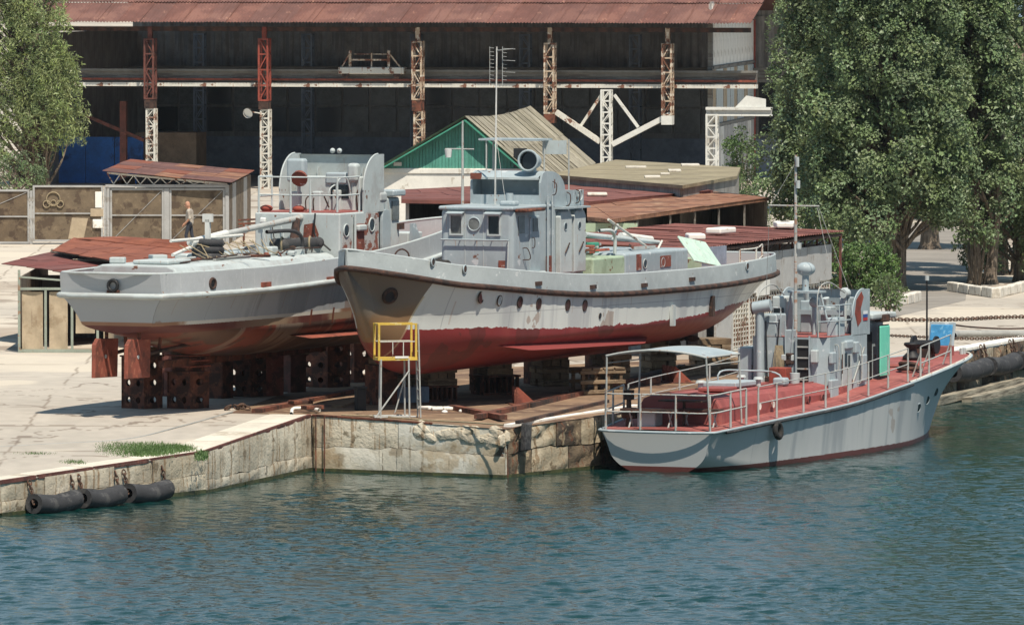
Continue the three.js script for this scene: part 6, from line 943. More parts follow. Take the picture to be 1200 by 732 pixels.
// ================================================================ boat hauled out on the left, stern towards the water
const f1 = new Frame(V(-9.9, 0, 19.5), 65.9);
const b1 = thing('hauled_out_boat', 'pale grey boat with rusty bottom and twin rudders propped on perforated steel stands', 'boat', [-9.9, 0, 19.5], 65.9);
{
  const t = b1; seed = 502;
  const H = new Hull({ x0: 0, x1: 20.6, tex: [1.0, 4.0], n: 120,
    sheer: [[0, 3.02], [4.3, 3.02], [8.8, 3.1], [12, 3.24], [16, 3.48], [20.6, 3.75]], deckB: [[0, 1.4], [1, 1.62], [3, 1.88], [7, 2.02], [11.5, 2.0], [15, 1.72], [17.5, 1.28], [19.3, 0.8], [20.2, 0.42], [20.6, 0.05]],
    keel: [[0, 2.08], [2, 1.82], [4.5, 1.36], [9, 1.22], [15, 1.24], [17.5, 1.9], [19.4, 2.9], [20.6, 3.65]], bilgeB: [[0, 0.98], [3, 1.5], [8, 1.82], [12, 1.7], [15, 1.1], [17.6, 0.4], [20.6, 0.02]], bilgeY: [[0, 2.3], [4, 2.06], [9, 2.0], [15, 2.25], [18, 2.7], [20.6, 3.68]], rake: [0.42, 2.4], dent: 0.014, railR: 0.075, dead: 0.35, flare: 1.8, bul: [[0, 0.56], [8, 0.56], [20.6, 0.6]], bulLean: 0.02 });
  const hm = mat(hullTex(H, 2048, 256, (x, y, g) => {
    const a = n2s(x * 12, g * 14), s = n2s(x * 42, g * 6, F.m), e = n2s(x * 30, g * 30, F.e); let c = [164, 169, 173]; c = mixc(c, [184, 187, 189], 0.6 * ss(0.48, 0.68, a)); c = mixc(c, [132, 137, 142], 0.4 * ss(0.58, 0.74, s)); if (e > 0.8) c = mixc(c, [130, 92, 72], 0.4); if (Math.abs((x + 0.03 * s) % 2.2) < 0.02) c = mixc(c, [128, 132, 136], 0.5); { const w = n2s(Math.floor(x / 1.3) * 41, 17, F.m), q = (x % 1.3) / 1.3; if (Math.abs(q - 0.2 - 0.6 * w) < 0.014 && w > 0.45 && y < 3.0 && y > 3.0 - w * 0.8) c = mixc(c, [134, 92, 68], 0.2); }
    const b = 2.28 + 0.015 * x * 0.1; if (y < b + 0.07) c = mixc([212, 208, 198], [150, 112, 88], ss(0.55, 0.75, e)); if (y < b - 0.02) { c = mixc([112, 56, 50], [92, 52, 46], a); c = mixc(c, [152, 130, 108], ss(2.5, 5.5, x) * ss(0.36, 0.6, e + 0.2 * s)); } if (y < b - 0.22 + 0.1 * (a - 0.5)) { c = mixc([118, 86, 68], [94, 70, 58], ss(0.4, 0.6, a)); c = mixc(c, [132, 66, 52], 0.9 * ss(0.5, 0.58, e)); c = mixc(c, [150, 138, 124], 0.7 * ss(0.6, 0.68, s)); if (n2s(x * 50, g * 50, F.m) > 0.66) c = mixc(c, [78, 58, 50], 0.6); }
    for (const q of [7.6, 8.9, 10.1]) if (Math.abs(x - q) < 0.05 && y < b + 0.12 && y > b - 0.3) c = [112, 60, 44]; return c; }), 0.6);
  const bm = mat(paintTex([172, 175, 177], 3.4, 0.06, [{ c: [156, 159, 162], f: 'd', t: 0.56, w: 0.16, a: 0.6 }, { c: [196, 197, 196], f: 'vs', t: 0.66, w: 0.1, a: 0.5 }, { c: RUSTL, f: 'e', t: 0.84, w: 0.03, a: 0.8 }]), 0.6);
  H.build(t, { hull: hm, deck: M.deckRed, rail: M.boatPale, bulwark: bm, cap: M.boatPale });
  const at = (px, py, z) => f1.at(px, py, z);
  // fairleads in stern bulwark, scuppers
  for (const [x, y, z, n] of [[-0.1, 3.28, 0.0, V(1, 0, 0)], [2.05, 3.28, 0, null]]) { const g = new THREE.Group(); g.name = 'fairlead'; t.add(g); if (n) { mb().torus(V(x - 0.02, y, 0.1), 0.13, 0.045, n, 14, 7).build('rim', M.black, g); mb().box(x - 0.005, y - 0.16, 0.1, 0.05, 0.1, 0.34).build('chock', M.rust, g); } else { const zz = tab(H.deckB, x); mb().torus(V(x, y, zz), 0.12, 0.04, V(-0.15, 0, 1), 14, 7).build('rim', M.rustDark, g); mb().cyl(V(x, y, zz - 0.05), V(x, y, zz + 0.02), 0.1).build('hole', M.black, g); } }
  for (const x of [4.7, 8.4]) mb().box(x, 3.16, tab(H.deckB, x) + 0.01, 0.5, 0.12, 0.06).build('scupper', M.rustRed, t);
  for (const s of [1, -1]) mb().add(gridGeo(24, 1, (u, v) => { const x = 6.8 + 5.5 * u, y = 1.8 - 0.06 * u, z = H.side(x, y), w = 0.3 * Math.min(1, Math.min(u, 1 - u) * 8 + 0.05); return V(x, y - v * w * 0.35, s * (z - 0.03 + v * w)); })).build('bilge_keel', M.rustRed, t);
  for (const s of [1, -1]) { const g = new THREE.Group(); g.name = 'rudder'; t.add(g); mb().add(mb().ext([[-0.1, 1.0], [1.1, 0.98], [1.15, 1.9], [0.1, 1.94], [-0.08, 1.8]], 0.08, [], 0.015).translate(0, 0, s * 0.45 - 0.04)).build('blade', M.rustRed, g); mb().cyl(V(0.62, 1.8, s * 0.45), V(0.62, 2.3, s * 0.45), 0.05).build('stock', M.rust, g); mb().cyl(V(0.45, 1.5, s * 0.45 - 0.07), V(0.45, 1.5, s * 0.45 + 0.07), 0.05).build('zinc', M.boatPale, g); mb().cyl(V(1.1, 1.55, s * 0.45), V(3.6, 1.72, s * 0.6), 0.05).build('shaft', M.rustDark, g); mb().bar(V(1.7, 1.6, s * 0.45), V(1.75, 2.0, s * 0.5), 0.1, 0.05).build('shaft_bracket', M.rust, g); }
  mb().box(7.5, 1.2, 0, 9.5, 0.18, 0.14).build('keel_bar', M.rust, t);
  // after trunk with rounded shoulders
  mb().add(mb().ext([[-1.16, 2.95], [-1.16, 3.5], [-1.06, 3.63], [-0.9, 3.69], [0.9, 3.69], [1.06, 3.63], [1.16, 3.5], [1.16, 2.95]], 9.2, [], 0.05).rotateY(Math.PI / 2).translate(1.3, 0, 0)).build('after_trunk', M.boatPale, t);
  const nT = t.children.length;
  for (const [x, r] of [[6.9, 0.07], [7.15, 0.06], [8.9, 0.07], [9.2, 0.07]]) porthole(t, V(x, 3.58, 1.22), V(0, 0, 1), r, M.rust, M.rustDark);
  mb().tube([V(2.2, 3.92, 0.8), V(4.0, 3.98, 0.85), V(6.5, 4.0, 0.9), V(6.7, 3.92, 0.9)], 0.02).build('hand_rail', M.rustDark, t); mb().tube([V(8.0, 3.95, 0.8), V(8.1, 4.02, 0.85), V(10.2, 4.04, 0.9)], 0.02).build('hand_rail', M.rustDark, t); mb().rbox(2.2, 3.95, 0.3, 1.3, 0.1, 1.0, 0.04).build('hatch', M.boatPale, t); mb().rbox(6.8, 3.98, -0.1, 0.9, 0.16, 0.8, 0.05).build('hatch', M.boatGrey, t); mb().rbox(8.3, 4.0, 0.3, 0.4, 0.24, 0.4, 0.05).build('vent_box', M.boatPale, t);
  // boom, its crutch, black coils
  { const g = new THREE.Group(); g.name = 'cargo_boom'; t.add(g); mb().cyl(V(10.7, 4.78, 0.1), V(5.2, 4.42, 0.0), 0.085, 0.07, 10).build('spar', M.galv, g); mb().cyl(V(6.4, 4.5, 0.02), V(4.4, 4.34, 0.0), 0.1, 0.1, 12).build('head', M.whitePaint, g); mb().cyl(V(7.2, 4.44, 0.1), V(3.2, 4.42, 0.05), 0.04).cyl(V(4.6, 4.25, 0), V(3.0, 4.08, 0.2), 0.045).build('jaw_rods', M.whitePaint, g); mb().box(4.9, 4.66, 0.25, 0.1, 0.5, 0.12).box(4.9, 4.95, 0.25, 0.1, 0.2, 0.26).build('crutch', M.whitePaint, g); const ro = mb(); seed = 507; for (let i = 0; i < 9; i++) { const x = 3.6 + i * 0.5; ro.tube([V(x, 4.3, 0.1), V(x + 0.3, 4.05 + rr(-0.1, 0.1), 0.5), V(x + 0.7, 3.95, 0.55), V(x + 1.1, 4.3, 0.15)], 0.014, 5); } ro.build('lashing', M.rope, g); }
  for (let i = 0; i < 3; i++) tyreAt(t, 'black_coil', V(5.1, 3.98 + i * 0.17, 0.15), 0.33, 0.1, V(0.05, 1, 0.03), M.rubber);
  mb().tube([V(8.0, 4.5, 0.4), V(9.3, 4.46, 0.6), V(9.55, 4.3, 0.66), V(9.6, 3.9, 0.66)], 0.05, 8).build('bent_exhaust', M.rubber, t); mb().cyl(V(9.6, 3.85, 0.66), V(9.6, 4.05, 0.66), 0.13, 0.07, 12).build('exhaust_foot', M.rubber, t);
  mb().cyl(V(9.9, 4.12, -0.25), V(10.2, 4.16, 0.8), 0.15, 0.15, 12).ball(V(9.9, 4.12, -0.28), 0.15).ball(V(10.2, 4.16, 0.82), 0.15).build('black_bolster', M.rubber, t); mb().torus(V(9.95, 4.13, -0.1), 0.16, 0.03, V(0.3, 0, 1), 12, 5).torus(V(10.15, 4.15, 0.6), 0.16, 0.03, V(0.3, 0, 1), 12, 5).build('bolster_strap', M.rope, t); mb().cyl(V(10.0, 4.0, 0.2), V(10.3, 4.75, 0.15), 0.14, 0.1, 10).build('boom_pivot', M.rustDark, t);
  for (const c of t.children.slice(nT)) c.position.y = -0.15;
  seed = 511; for (let i = 0; i < 26; i++) { const x = rr(2.0, 10.2), z = rr(-0.9, 0.95), L = rr(0.3, 1.3), a = rr(-0.9, 0.9); if (i % 3) mb().bar(V(x, 3.77 + rr(0, 0.06), z), V(x + L * Math.cos(a), 3.78 + rr(0, 0.08), z + L * Math.sin(a)), rr(0.03, 0.08), rr(0.02, 0.06)).build('deck_scrap', [M.galv, M.rust, M.pipeGrey, M.rustRed][i % 4], t); else mb().rbox(x, 3.82, z, rr(0.2, 0.5), rr(0.08, 0.2), rr(0.2, 0.5), 0.03, rnd()).build('deck_fitting', [M.boatPale, M.rust, M.boatGrey][i % 3], t); }
  // deckhouse
  const hx = 10.65, hX = 13.0, hy = 4.75, hw = 1.22; mb().rbox((hx + hX) / 2, 3.98, 0, hX - hx, hy - 3.2, 2 * hw, 0.05).build('deckhouse', M.boatPale, t); mb().box((hx + hX) / 2, hy + 0.012, 0, hX - hx - 0.1, 0.03, 2 * hw - 0.1).build('bridge_deck', M.deckRed, t);
  mb().add(mb().ext([[11.9, 3.4], [13.0, 3.4], [13.0, 4.7], [12.3, 4.72], [12.1, 4.4], [11.8, 4.2], [11.95, 3.9]], 0.008).translate(0, 0, hw)).build('bare_primer_patch', M.peel, t); mb().add(mb().ext([[10.75, 3.5], [11.25, 3.45], [11.35, 4.0], [11.1, 4.3], [10.8, 4.1]], 0.008).translate(0, 0, hw)).build('bare_primer_patch', M.peel, t); mb().add(mb().ext([[0.15, 3.9], [0.5, 3.85], [0.62, 4.2], [0.5, 4.5], [0.2, 4.45]], 0.008).rotateY(-Math.PI / 2).translate(hx, 0, 0)).build('bare_primer_patch', M.primer, t);
  porthole(t, V(11.0, 4.3, hw + 0.02), V(0, 0, 1), 0.16, M.boatPale); porthole(t, V(12.55, 4.4, hw + 0.02), V(0, 0, 1), 0.17, M.boatPale); mb().rbox(11.75, 4.35, hw + 0.08, 0.5, 0.16, 0.16, 0.05).build('vent_cowl', M.boatPale, t); mb().rbox(11.75, 3.95, hw + 0.03, 0.56, 1.0, 0.05, 0.02).build('side_door', M.primer, t); mb().cyl(V(11.45, 3.3, hw + 0.06), V(11.45, 4.7, hw + 0.06), 0.035).build('conduit', M.boatPale, t);
  mb().tube([V(hx - 0.08, 4.75, 0.55), V(hx - 0.1, 4.2, 0.55), V(hx - 0.1, 4.0, 0.75), V(hx - 0.1, 3.8, 1.0)], 0.025).tube([V(hx - 0.08, 4.3, -0.2), V(hx - 0.12, 4.1, 0.1), V(hx - 0.1, 4.05, 0.4)], 0.02).build('cable_run', M.cableBlack, t); mb().rbox(hx - 0.06, 4.55, -0.95, 0.12, 0.14, 0.16, 0.04).build('deck_lamp', M.lampGlass, t);
  // windbreak and bridge
  windbreak(t, 12.1, 13.35, hy - 0.02, 6.22, 1.2, M.boatPale, M.boatPale); mb().rbox(12.7, hy + 0.45, 0.0, 0.4, 0.9, 1.9, 0.05).build('console', M.boatPale, t); mb().box(12.49, hy + 0.5, 0.35, 0.02, 0.36, 0.5).build('console_window', M.glass, t);
  { const g = new THREE.Group(); g.name = 'signal_lamp'; t.add(g); mb().rbox(11.7, 5.82, -0.5, 0.3, 0.62, 0.5, 0.08).build('housing', M.boatGrey, g); mb().cyl(V(11.56, 5.65, -0.35), V(11.46, 5.6, -0.33), 0.2, 0.22, 14).build('shutter', M.primer, g); mb().cyl(V(11.8, 4.75, -0.5), V(11.8, 5.6, -0.5), 0.05).build('stalk', M.boatPale, g); }
  mb().rbox(12.5, 5.75, 0.75, 0.3, 0.5, 0.3, 0.1).cyl(V(12.5, 5.6, 0.75), V(12.5, 4.75, 0.75), 0.07).build('pelorus', M.boatPale, t); mb().rbox(12.6, 5.6, 0.25, 0.3, 0.3, 0.6, 0.05).build('instrument_box', M.boatGrey, t); for (const z of [-0.1, 0.1]) mb().ball(V(13.0, 6.3, z), 0.07).build('mast_lamp', M.boatPale, t);
  seed = 521; for (let i = 0; i < 9; i++) { const x = rr(11.2, 12.6), z = rr(-1.0, 0.95), h2 = rr(0.2, 0.8); if (i % 3 === 0) mb().rbox(x, hy + h2 / 2, z, 0.24, h2, 0.24, 0.04).build('bridge_box', [M.boatPale, M.boatGrey, M.rust][i % 3], t); else mb().tube([V(x, hy, z), V(x, hy + h2, z), V(x + 0.3, hy + h2 + 0.1, z + 0.1), V(x + 0.5, hy + 0.1, z + 0.2)], 0.02).build('bridge_pipe', [M.galv, M.boatPale, M.rustDark][i % 3], t); }
  for (let i = 0; i < 7; i++) mb().tube([V(hx - 0.05, hy - 0.1 - i * 0.12, -1.0 + i * 0.28), V(hx - 0.09, 4.1, -0.9 + i * 0.28), V(hx - 0.06, 3.75, -0.8 + i * 0.25)], 0.014).build('conduit', i % 2 ? M.rustDark : M.boatPale, t);
  railing(t, [V(10.75, hy, -1.15), V(11.6, hy, -1.18)], 0.92, [0.45], M.boatPale, 0.025, 0.025); railing(t, [V(10.7, hy, -1.12), V(10.68, hy, -0.2), V(10.7, hy, 0.35), V(10.75, hy, 1.1), V(11.9, hy, 1.18)], 0.92, [0.5], M.boatPale, 0.022, 0.025);
  for (const [x, z] of [[10.9, -1.0], [10.85, -0.05]]) mb().ball(V(x, hy + 0.1, z), 0.12, 0.09, 0.18).build('red_cap', M.redSteel, t);
  // wheelhouse forward
  mb().rbox(13.85, 4.2, -0.05, 1.5, 1.75, 2.3, 0.08).build('wheelhouse', M.boatPale, t); { const g = new THREE.Group(); g.name = 'oval_door'; t.add(g); mb().add(mb().ext(Array.from({ length: 20 }, (_, i) => { const a = i / 20 * 6.2832; return [13.5 + 0.26 * Math.sign(Math.cos(a)) * Math.pow(Math.abs(Math.cos(a)), 0.6), 4.15 + 0.62 * Math.sign(Math.sin(a)) * Math.pow(Math.abs(Math.sin(a)), 0.6)]; }), 0.05, [], 0.012).translate(0, 0, 1.16)).build('leaf', M.boatGrey, g); }
  mb().box(14.28, 4.72, 1.115, 0.42, 0.5, 0.03).build('side_pane', M.paneDirty, t); mb().rbox(14.25, 5.18, 0.95, 0.8, 0.16, 0.6, 0.04).build('roof_canopy', M.boatGrey, t); mb().rbox(13.3, 5.1, 1.0, 0.5, 0.3, 0.5, 0.1).build('roof_vent', M.boatPale, t); mb().box(13.0, 5.5, 1.15, 0.3, 0.5, 0.06).build('nav_board', M.redSteel, t);
  mb().box(14.55, 4.3, 1.13, 0.3, 0.16, 0.1).build('hand_hold', M.rustDark, t); mb().rbox(16.0, 3.85, 0.3, 0.9, 0.5, 1.2, 0.04).build('fore_hatch', M.boatPale, t); mb().add(mb().ext([[15.2, 3.4], [16.2, 3.4], [15.5, 4.35], [15.2, 4.35]], 0.04).translate(0, 0, 1.1)).build('splash_plate', M.boatGrey, t);
}
// ================================================================ STANDS, BLOCKS AND YARD GEAR
const oval = (cx, cy, rx, ry) => Array.from({ length: 12 }, (_, i) => [cx + rx * Math.cos(i / 12 * 6.2832), cy + ry * Math.sin(i / 12 * 6.2832)]);
function boxStand(label, pos, deg, w, d, h, m, opt = {}) { // perforated steel box stand
  const t = thing('steel_stand', label, 'stand', pos, deg, 'steel stands under the left boat'), rows = Math.max(1, Math.round(h / 0.48));
  const plate = (W, solid, nc = 2) => { const holes = []; if (!solid && !opt.plain) for (let r = 0; r < rows; r++) for (let c = 0; c < nc; c++) holes.push(oval(-W / 2 + W * (c + 0.5) / nc, h * (r + 0.5) / rows, nc === 1 ? W * 0.2 : W * 0.11, h / rows * 0.2).reverse()); return mb().ext([[-W / 2, 0], [W / 2, 0], [W / 2, h], [-W / 2, h]], 0.03, holes); };
  for (const s of [1, -1]) { mb().add(plate(w, opt.solid && s > 0, 1).translate(0, 0, s * (d / 2) - 0.015)).build('plate', opt.face && s > 0 ? opt.face : m, t); mb().add(plate(d - 0.06, false).rotateY(Math.PI / 2).translate(s * (w / 2 - 0.03) - 0.015, 0, 0)).build('plate', m, t); }
  let y = h; mb().box(0, y + 0.02, 0, w + 0.08, 0.04, d + 0.08).build('cap_plate', m, t); y += 0.04;
  for (const [fh, fm, k] of opt.stack ?? []) { mb().box(0, y + fh / 2 + 0.002, 0, w * k, fh, d * k).build('packing', fm, t); y += fh + 0.004; }
  return t;
}
seed = 701;
const SD = 52;
const flg = [[0.1, M.rust, 0.8], [0.04, M.rustRed, 1.12], [0.09, M.rust, 0.8], [0.04, M.rustRed, 1.12], [0.09, M.rust, 0.8], [0.03, M.rustRed, 1.1]];
boxStand('perforated rusty stand below the twin rudders of the left boat', gp(166, 478), SD, 0.72, 0.72, 1.3, M.rust, { stack: [[0.2, M.wood2, 0.9]] });
boxStand('perforated rusty stand topped by a pile of red flanges under the left boat', gp(220, 478), SD, 0.74, 0.74, 0.9, M.rust, { stack: [...flg, [0.16, M.wood2, 0.8]] });
boxStand('dark steel stand just behind the flange-topped stand', gp(250, 466), SD + 12, 0.6, 0.8, 1.1, M.rust, { plain: true, stack: [[0.16, M.wood2, 1.1]] });
boxStand('dark perforated stand left of the solid red plate under the left boat', gp(289, 464), SD, 0.7, 0.8, 1.24, M.rust);
boxStand('steel stand with a solid red front plate under the left boat', gp(313, 463), SD - 20, 0.55, 0.7, 1.25, M.rust, { solid: true, face: M.rustRed });
boxStand('dark stand right of the solid red plate under the left boat', gp(341, 459), SD - 14, 0.5, 0.6, 0.95, M.brownSteel, { plain: true, stack: [[0.14, M.wood, 1.3], [0.12, M.wood2, 1.0]] });
boxStand('broad perforated stand under the left boat beside the bow of the middle boat', gp(381, 453), SD, 0.95, 0.9, 1.2, M.rust, { stack: [[0.12, M.wood2, 1.2]] });
boxStand('shadowed stand under the left boat nearest the middle boat', gp(418, 447), SD - 10, 0.9, 0.8, 1.0, M.rust, { cols: 1, stack: [[0.18, M.wood, 1.05]] });
boxStand('shadowed rear stand seen between the rudders and the flange pile', gp(208, 464), SD + 8, 0.55, 0.6, 1.2, M.brownSteel, { plain: true, stack: [[0.15, M.wood2, 1.2]] });
function timberPile(label, pos, deg, w, courses, m, base) { // crossed baulks, on a ribbed steel base if wanted
  const t = thing('keel_block', label, 'keel block', pos, deg, 'keel blocks under the middle boat'); let y = 0;
  if (base) { const [bw, bh, bd] = base, g = new THREE.Group(); g.name = 'steel_base'; t.add(g); mb().box(0, 0.03, 0, bw, 0.06, bd).build('foot_plate', M.rust, g); mb().box(0, bh - 0.03, 0, bw + 0.1, 0.05, bd + 0.06).build('top_plate', M.rust, g); for (let i = 0; i <= 6; i++) for (const s of [-1, 1]) mb().box(-bw / 2 + bw * i / 6, bh / 2, s * (bd / 2 - 0.1), 0.03, bh - 0.12, 0.2).build('rib', M.rust, g); mb().box(0, bh / 2, 0, bw - 0.05, bh - 0.1, bd - 0.42).build('core_box', M.rustDark, g); y = bh; }
  for (let c = 0; c < courses; c++) { const h = rr(0.13, 0.2), n = 2 + (c % 2); for (let i = 0; i < n; i++) { const o = (i - (n - 1) / 2) * w / n, mm = [M.wood, M.wood2, M.wood3, M.wood][Math.floor(rnd() * 4)]; const g = mb(); if (c % 2) g.rbox(o, y + h / 2, 0, w / n - 0.02, h, w * rr(0.85, 1.1), 0.02, rr(-0.05, 0.05)); else g.rbox(0, y + h / 2, o, w * rr(0.9, 1.12), h, w / n - 0.02, 0.02, rr(-0.05, 0.05)); g.build('baulk', mm, t); } y += h + 0.002; }
  return t;
}
seed = 720;
timberPile('timber pile on a rusty ribbed base under the forefoot of the middle boat', gp(512, 470), 24, 0.75, 3, 0, [0.8, 0.42, 0.7]);
timberPile('tall timber pile on a ribbed steel base, second under the middle boat keel', gp(580, 462), 24, 0.72, 3, 0, [1.0, 0.52, 0.8]);
timberPile('shadowed timber pile third under the middle boat keel', gp(645, 452), 24, 0.8, 5, 0);
timberPile('stacked grey baulks behind the awning of the moored boat', gp(771, 437), 24, 0.75, 6, 0);
timberPile('low timber pile under the after body of the middle boat', gp(832, 428), 24, 0.9, 5, 0);
timberPile('timber pile under the bilge left of the stacked baulks', gp(716, 450), 24, 0.8, 5, 0);
timberPile('dark timber pile close behind the yellow platform', gp(470, 462), 24, 0.9, 5, 0);
{ // shores and packing along the far side, in shade under the middle boat
  seed = 731; const labs = ['shadowed far prop under the bow of the middle boat', 'shadowed far prop behind the ribbed base', 'shadowed far prop amidships under the middle boat', 'shadowed far prop behind the timber crib', 'shadowed far prop under the stern of the middle boat'];
  [[-1, 1.5], [-4.5, 1.7], [-8, 1.75], [-11.5, 1.75], [-15, 1.5]].forEach(([x, z], i) => { const p = f2.world(x, 0, z), t = thing('bilge_prop', labs[i], 'prop', p, 24, 'props on the far side of the middle boat'); mb().box(0, 0.5, 0, 0.6, 1.0, 0.7).build('stand', M.rust, t); mb().rbox(0, 1.18, 0, 0.5, 0.32, 0.5, 0.03).build('block', M.wood2, t); });
}
{ // triangular gussets, timber crib
  const wedge = (label, p, deg, n) => { const t = thing('gusset_frame', label, 'steel frame', p, deg); for (let i = 0; i < n; i++) mb().add(mb().ext([[0, 0], [0.52, 0], [0.06, 0.42], [0, 0.42]], 0.04).translate(0, 0.03, i * 0.3)).build('gusset', M.rustRed, t); mb().box(0.2, 0.015, n * 0.15 - 0.1, 0.7, 0.03, n * 0.3 + 0.2).build('base_plate', M.rust, t); return t; };
  wedge('rusty frame with triangular gussets at the foot of the ribbed base', gp(600, 473), 10, 3); wedge('row of rusty triangular gussets lying behind the moored boat awning', gp(776, 447), 18, 4);
  const t = thing('timber_crib', 'openwork timber crib on the slipway left of the moored boat stern', 'crib', gp(700, 462), 24); for (let i = 0; i < 4; i++) mb().box(-0.55 + i * 0.36, 0.3, 0.3, 0.08, 0.5, 0.08).box(-0.55 + i * 0.36, 0.3, -0.3, 0.08, 0.5, 0.08).build('upright', M.wood2, t); for (const y of [0.08, 0.34, 0.6]) mb().rbox(0, y, 0.32, 1.3, 0.1, 0.12, 0.02).build('board', M.wood, t), mb().rbox(0, y, -0.32, 1.3, 0.1, 0.12, 0.02).build('board', M.wood2, t); for (let i = 0; i < 4; i++) mb().rbox(-0.48 + i * 0.32, 0.68, 0, 0.28, 0.06, 0.8, 0.015).build('deck_board', M.wood, t);
}
{ // yellow service platform with ladder
  const t = thing('ladder_platform', 'yellow railed service platform on pipe legs with a side ladder', 'platform', gp(463, 489), 14), h = 1.46, w = 1.0, d = 0.56, T = 0.86;
  mb().box(0, h, 0, w, 0.07, d).build('floor', M.yellow, t); for (const [x, z] of [[-1, 1], [1, 1], [-1, -1], [1, -1]]) mb().box(x * (w / 2 - 0.03), h + T / 2, z * (d / 2 - 0.03), 0.05, T, 0.05).build('rail_post', M.yellow, t);
  for (const z of [-1, 1]) { mb().box(0, h + T, z * (d / 2 - 0.03), w, 0.04, 0.04).build('top_rail', M.yellow, t); mb().box(0, h + T * 0.5, z * (d / 2 - 0.03), w, 0.02, 0.02).build('mid_rail', M.whiteRust, t); } mb().box(-w / 2 + 0.03, h + T, 0, 0.04, 0.04, d - 0.1).build('top_rail', M.yellow, t); for (const x of [-0.12, 0.15]) mb().box(x, h + T * 0.25, d / 2 - 0.03, 0.02, T * 0.5, 0.02).build('baluster', M.whiteRust, t); mb().box(0.1, h + 0.045, d / 2 + 0.005, 0.34, 0.05, 0.02).build('tally_plate', M.whitewash, t);
  for (const [x, z] of [[-0.42, 0.3], [0.28, 0.3], [-0.32, -0.3], [0.3, -0.3]]) mb().cyl(V(x * 1.05, 0, z), V(x, h, z * 0.9), 0.024).build('leg', M.galv, t);
  mb().cyl(V(-0.55, 0.04, 0.3), V(0.28, h - 0.3, 0.3), 0.022).cyl(V(0.05, 0.05, -0.3), V(0.3, 0.9, -0.3), 0.02).build('brace', M.galv, t); mb().cyl(V(-0.6, 0.03, 0.3), V(0.45, 0.03, 0.3), 0.024).cyl(V(-0.6, 0.03, -0.3), V(0.45, 0.03, -0.3), 0.024).cyl(V(-0.5, 0.03, -0.3), V(-0.5, 0.03, 0.3), 0.024).build('base_frame', M.galv, t);
  const g = new THREE.Group(); g.name = 'ladder'; t.add(g); for (const z of [-0.1, 0.2]) mb().cyl(V(0.6, 0, z), V(0.54, h + T, z), 0.022).build('stringer', M.galv, g); for (let i = 0; i < 7; i++) mb().cyl(V(0.6 - i * 0.005, 0.2 + i * 0.24, -0.1), V(0.6 - i * 0.005, 0.2 + i * 0.24, 0.2), 0.014).build('rung', M.galv, g);
}
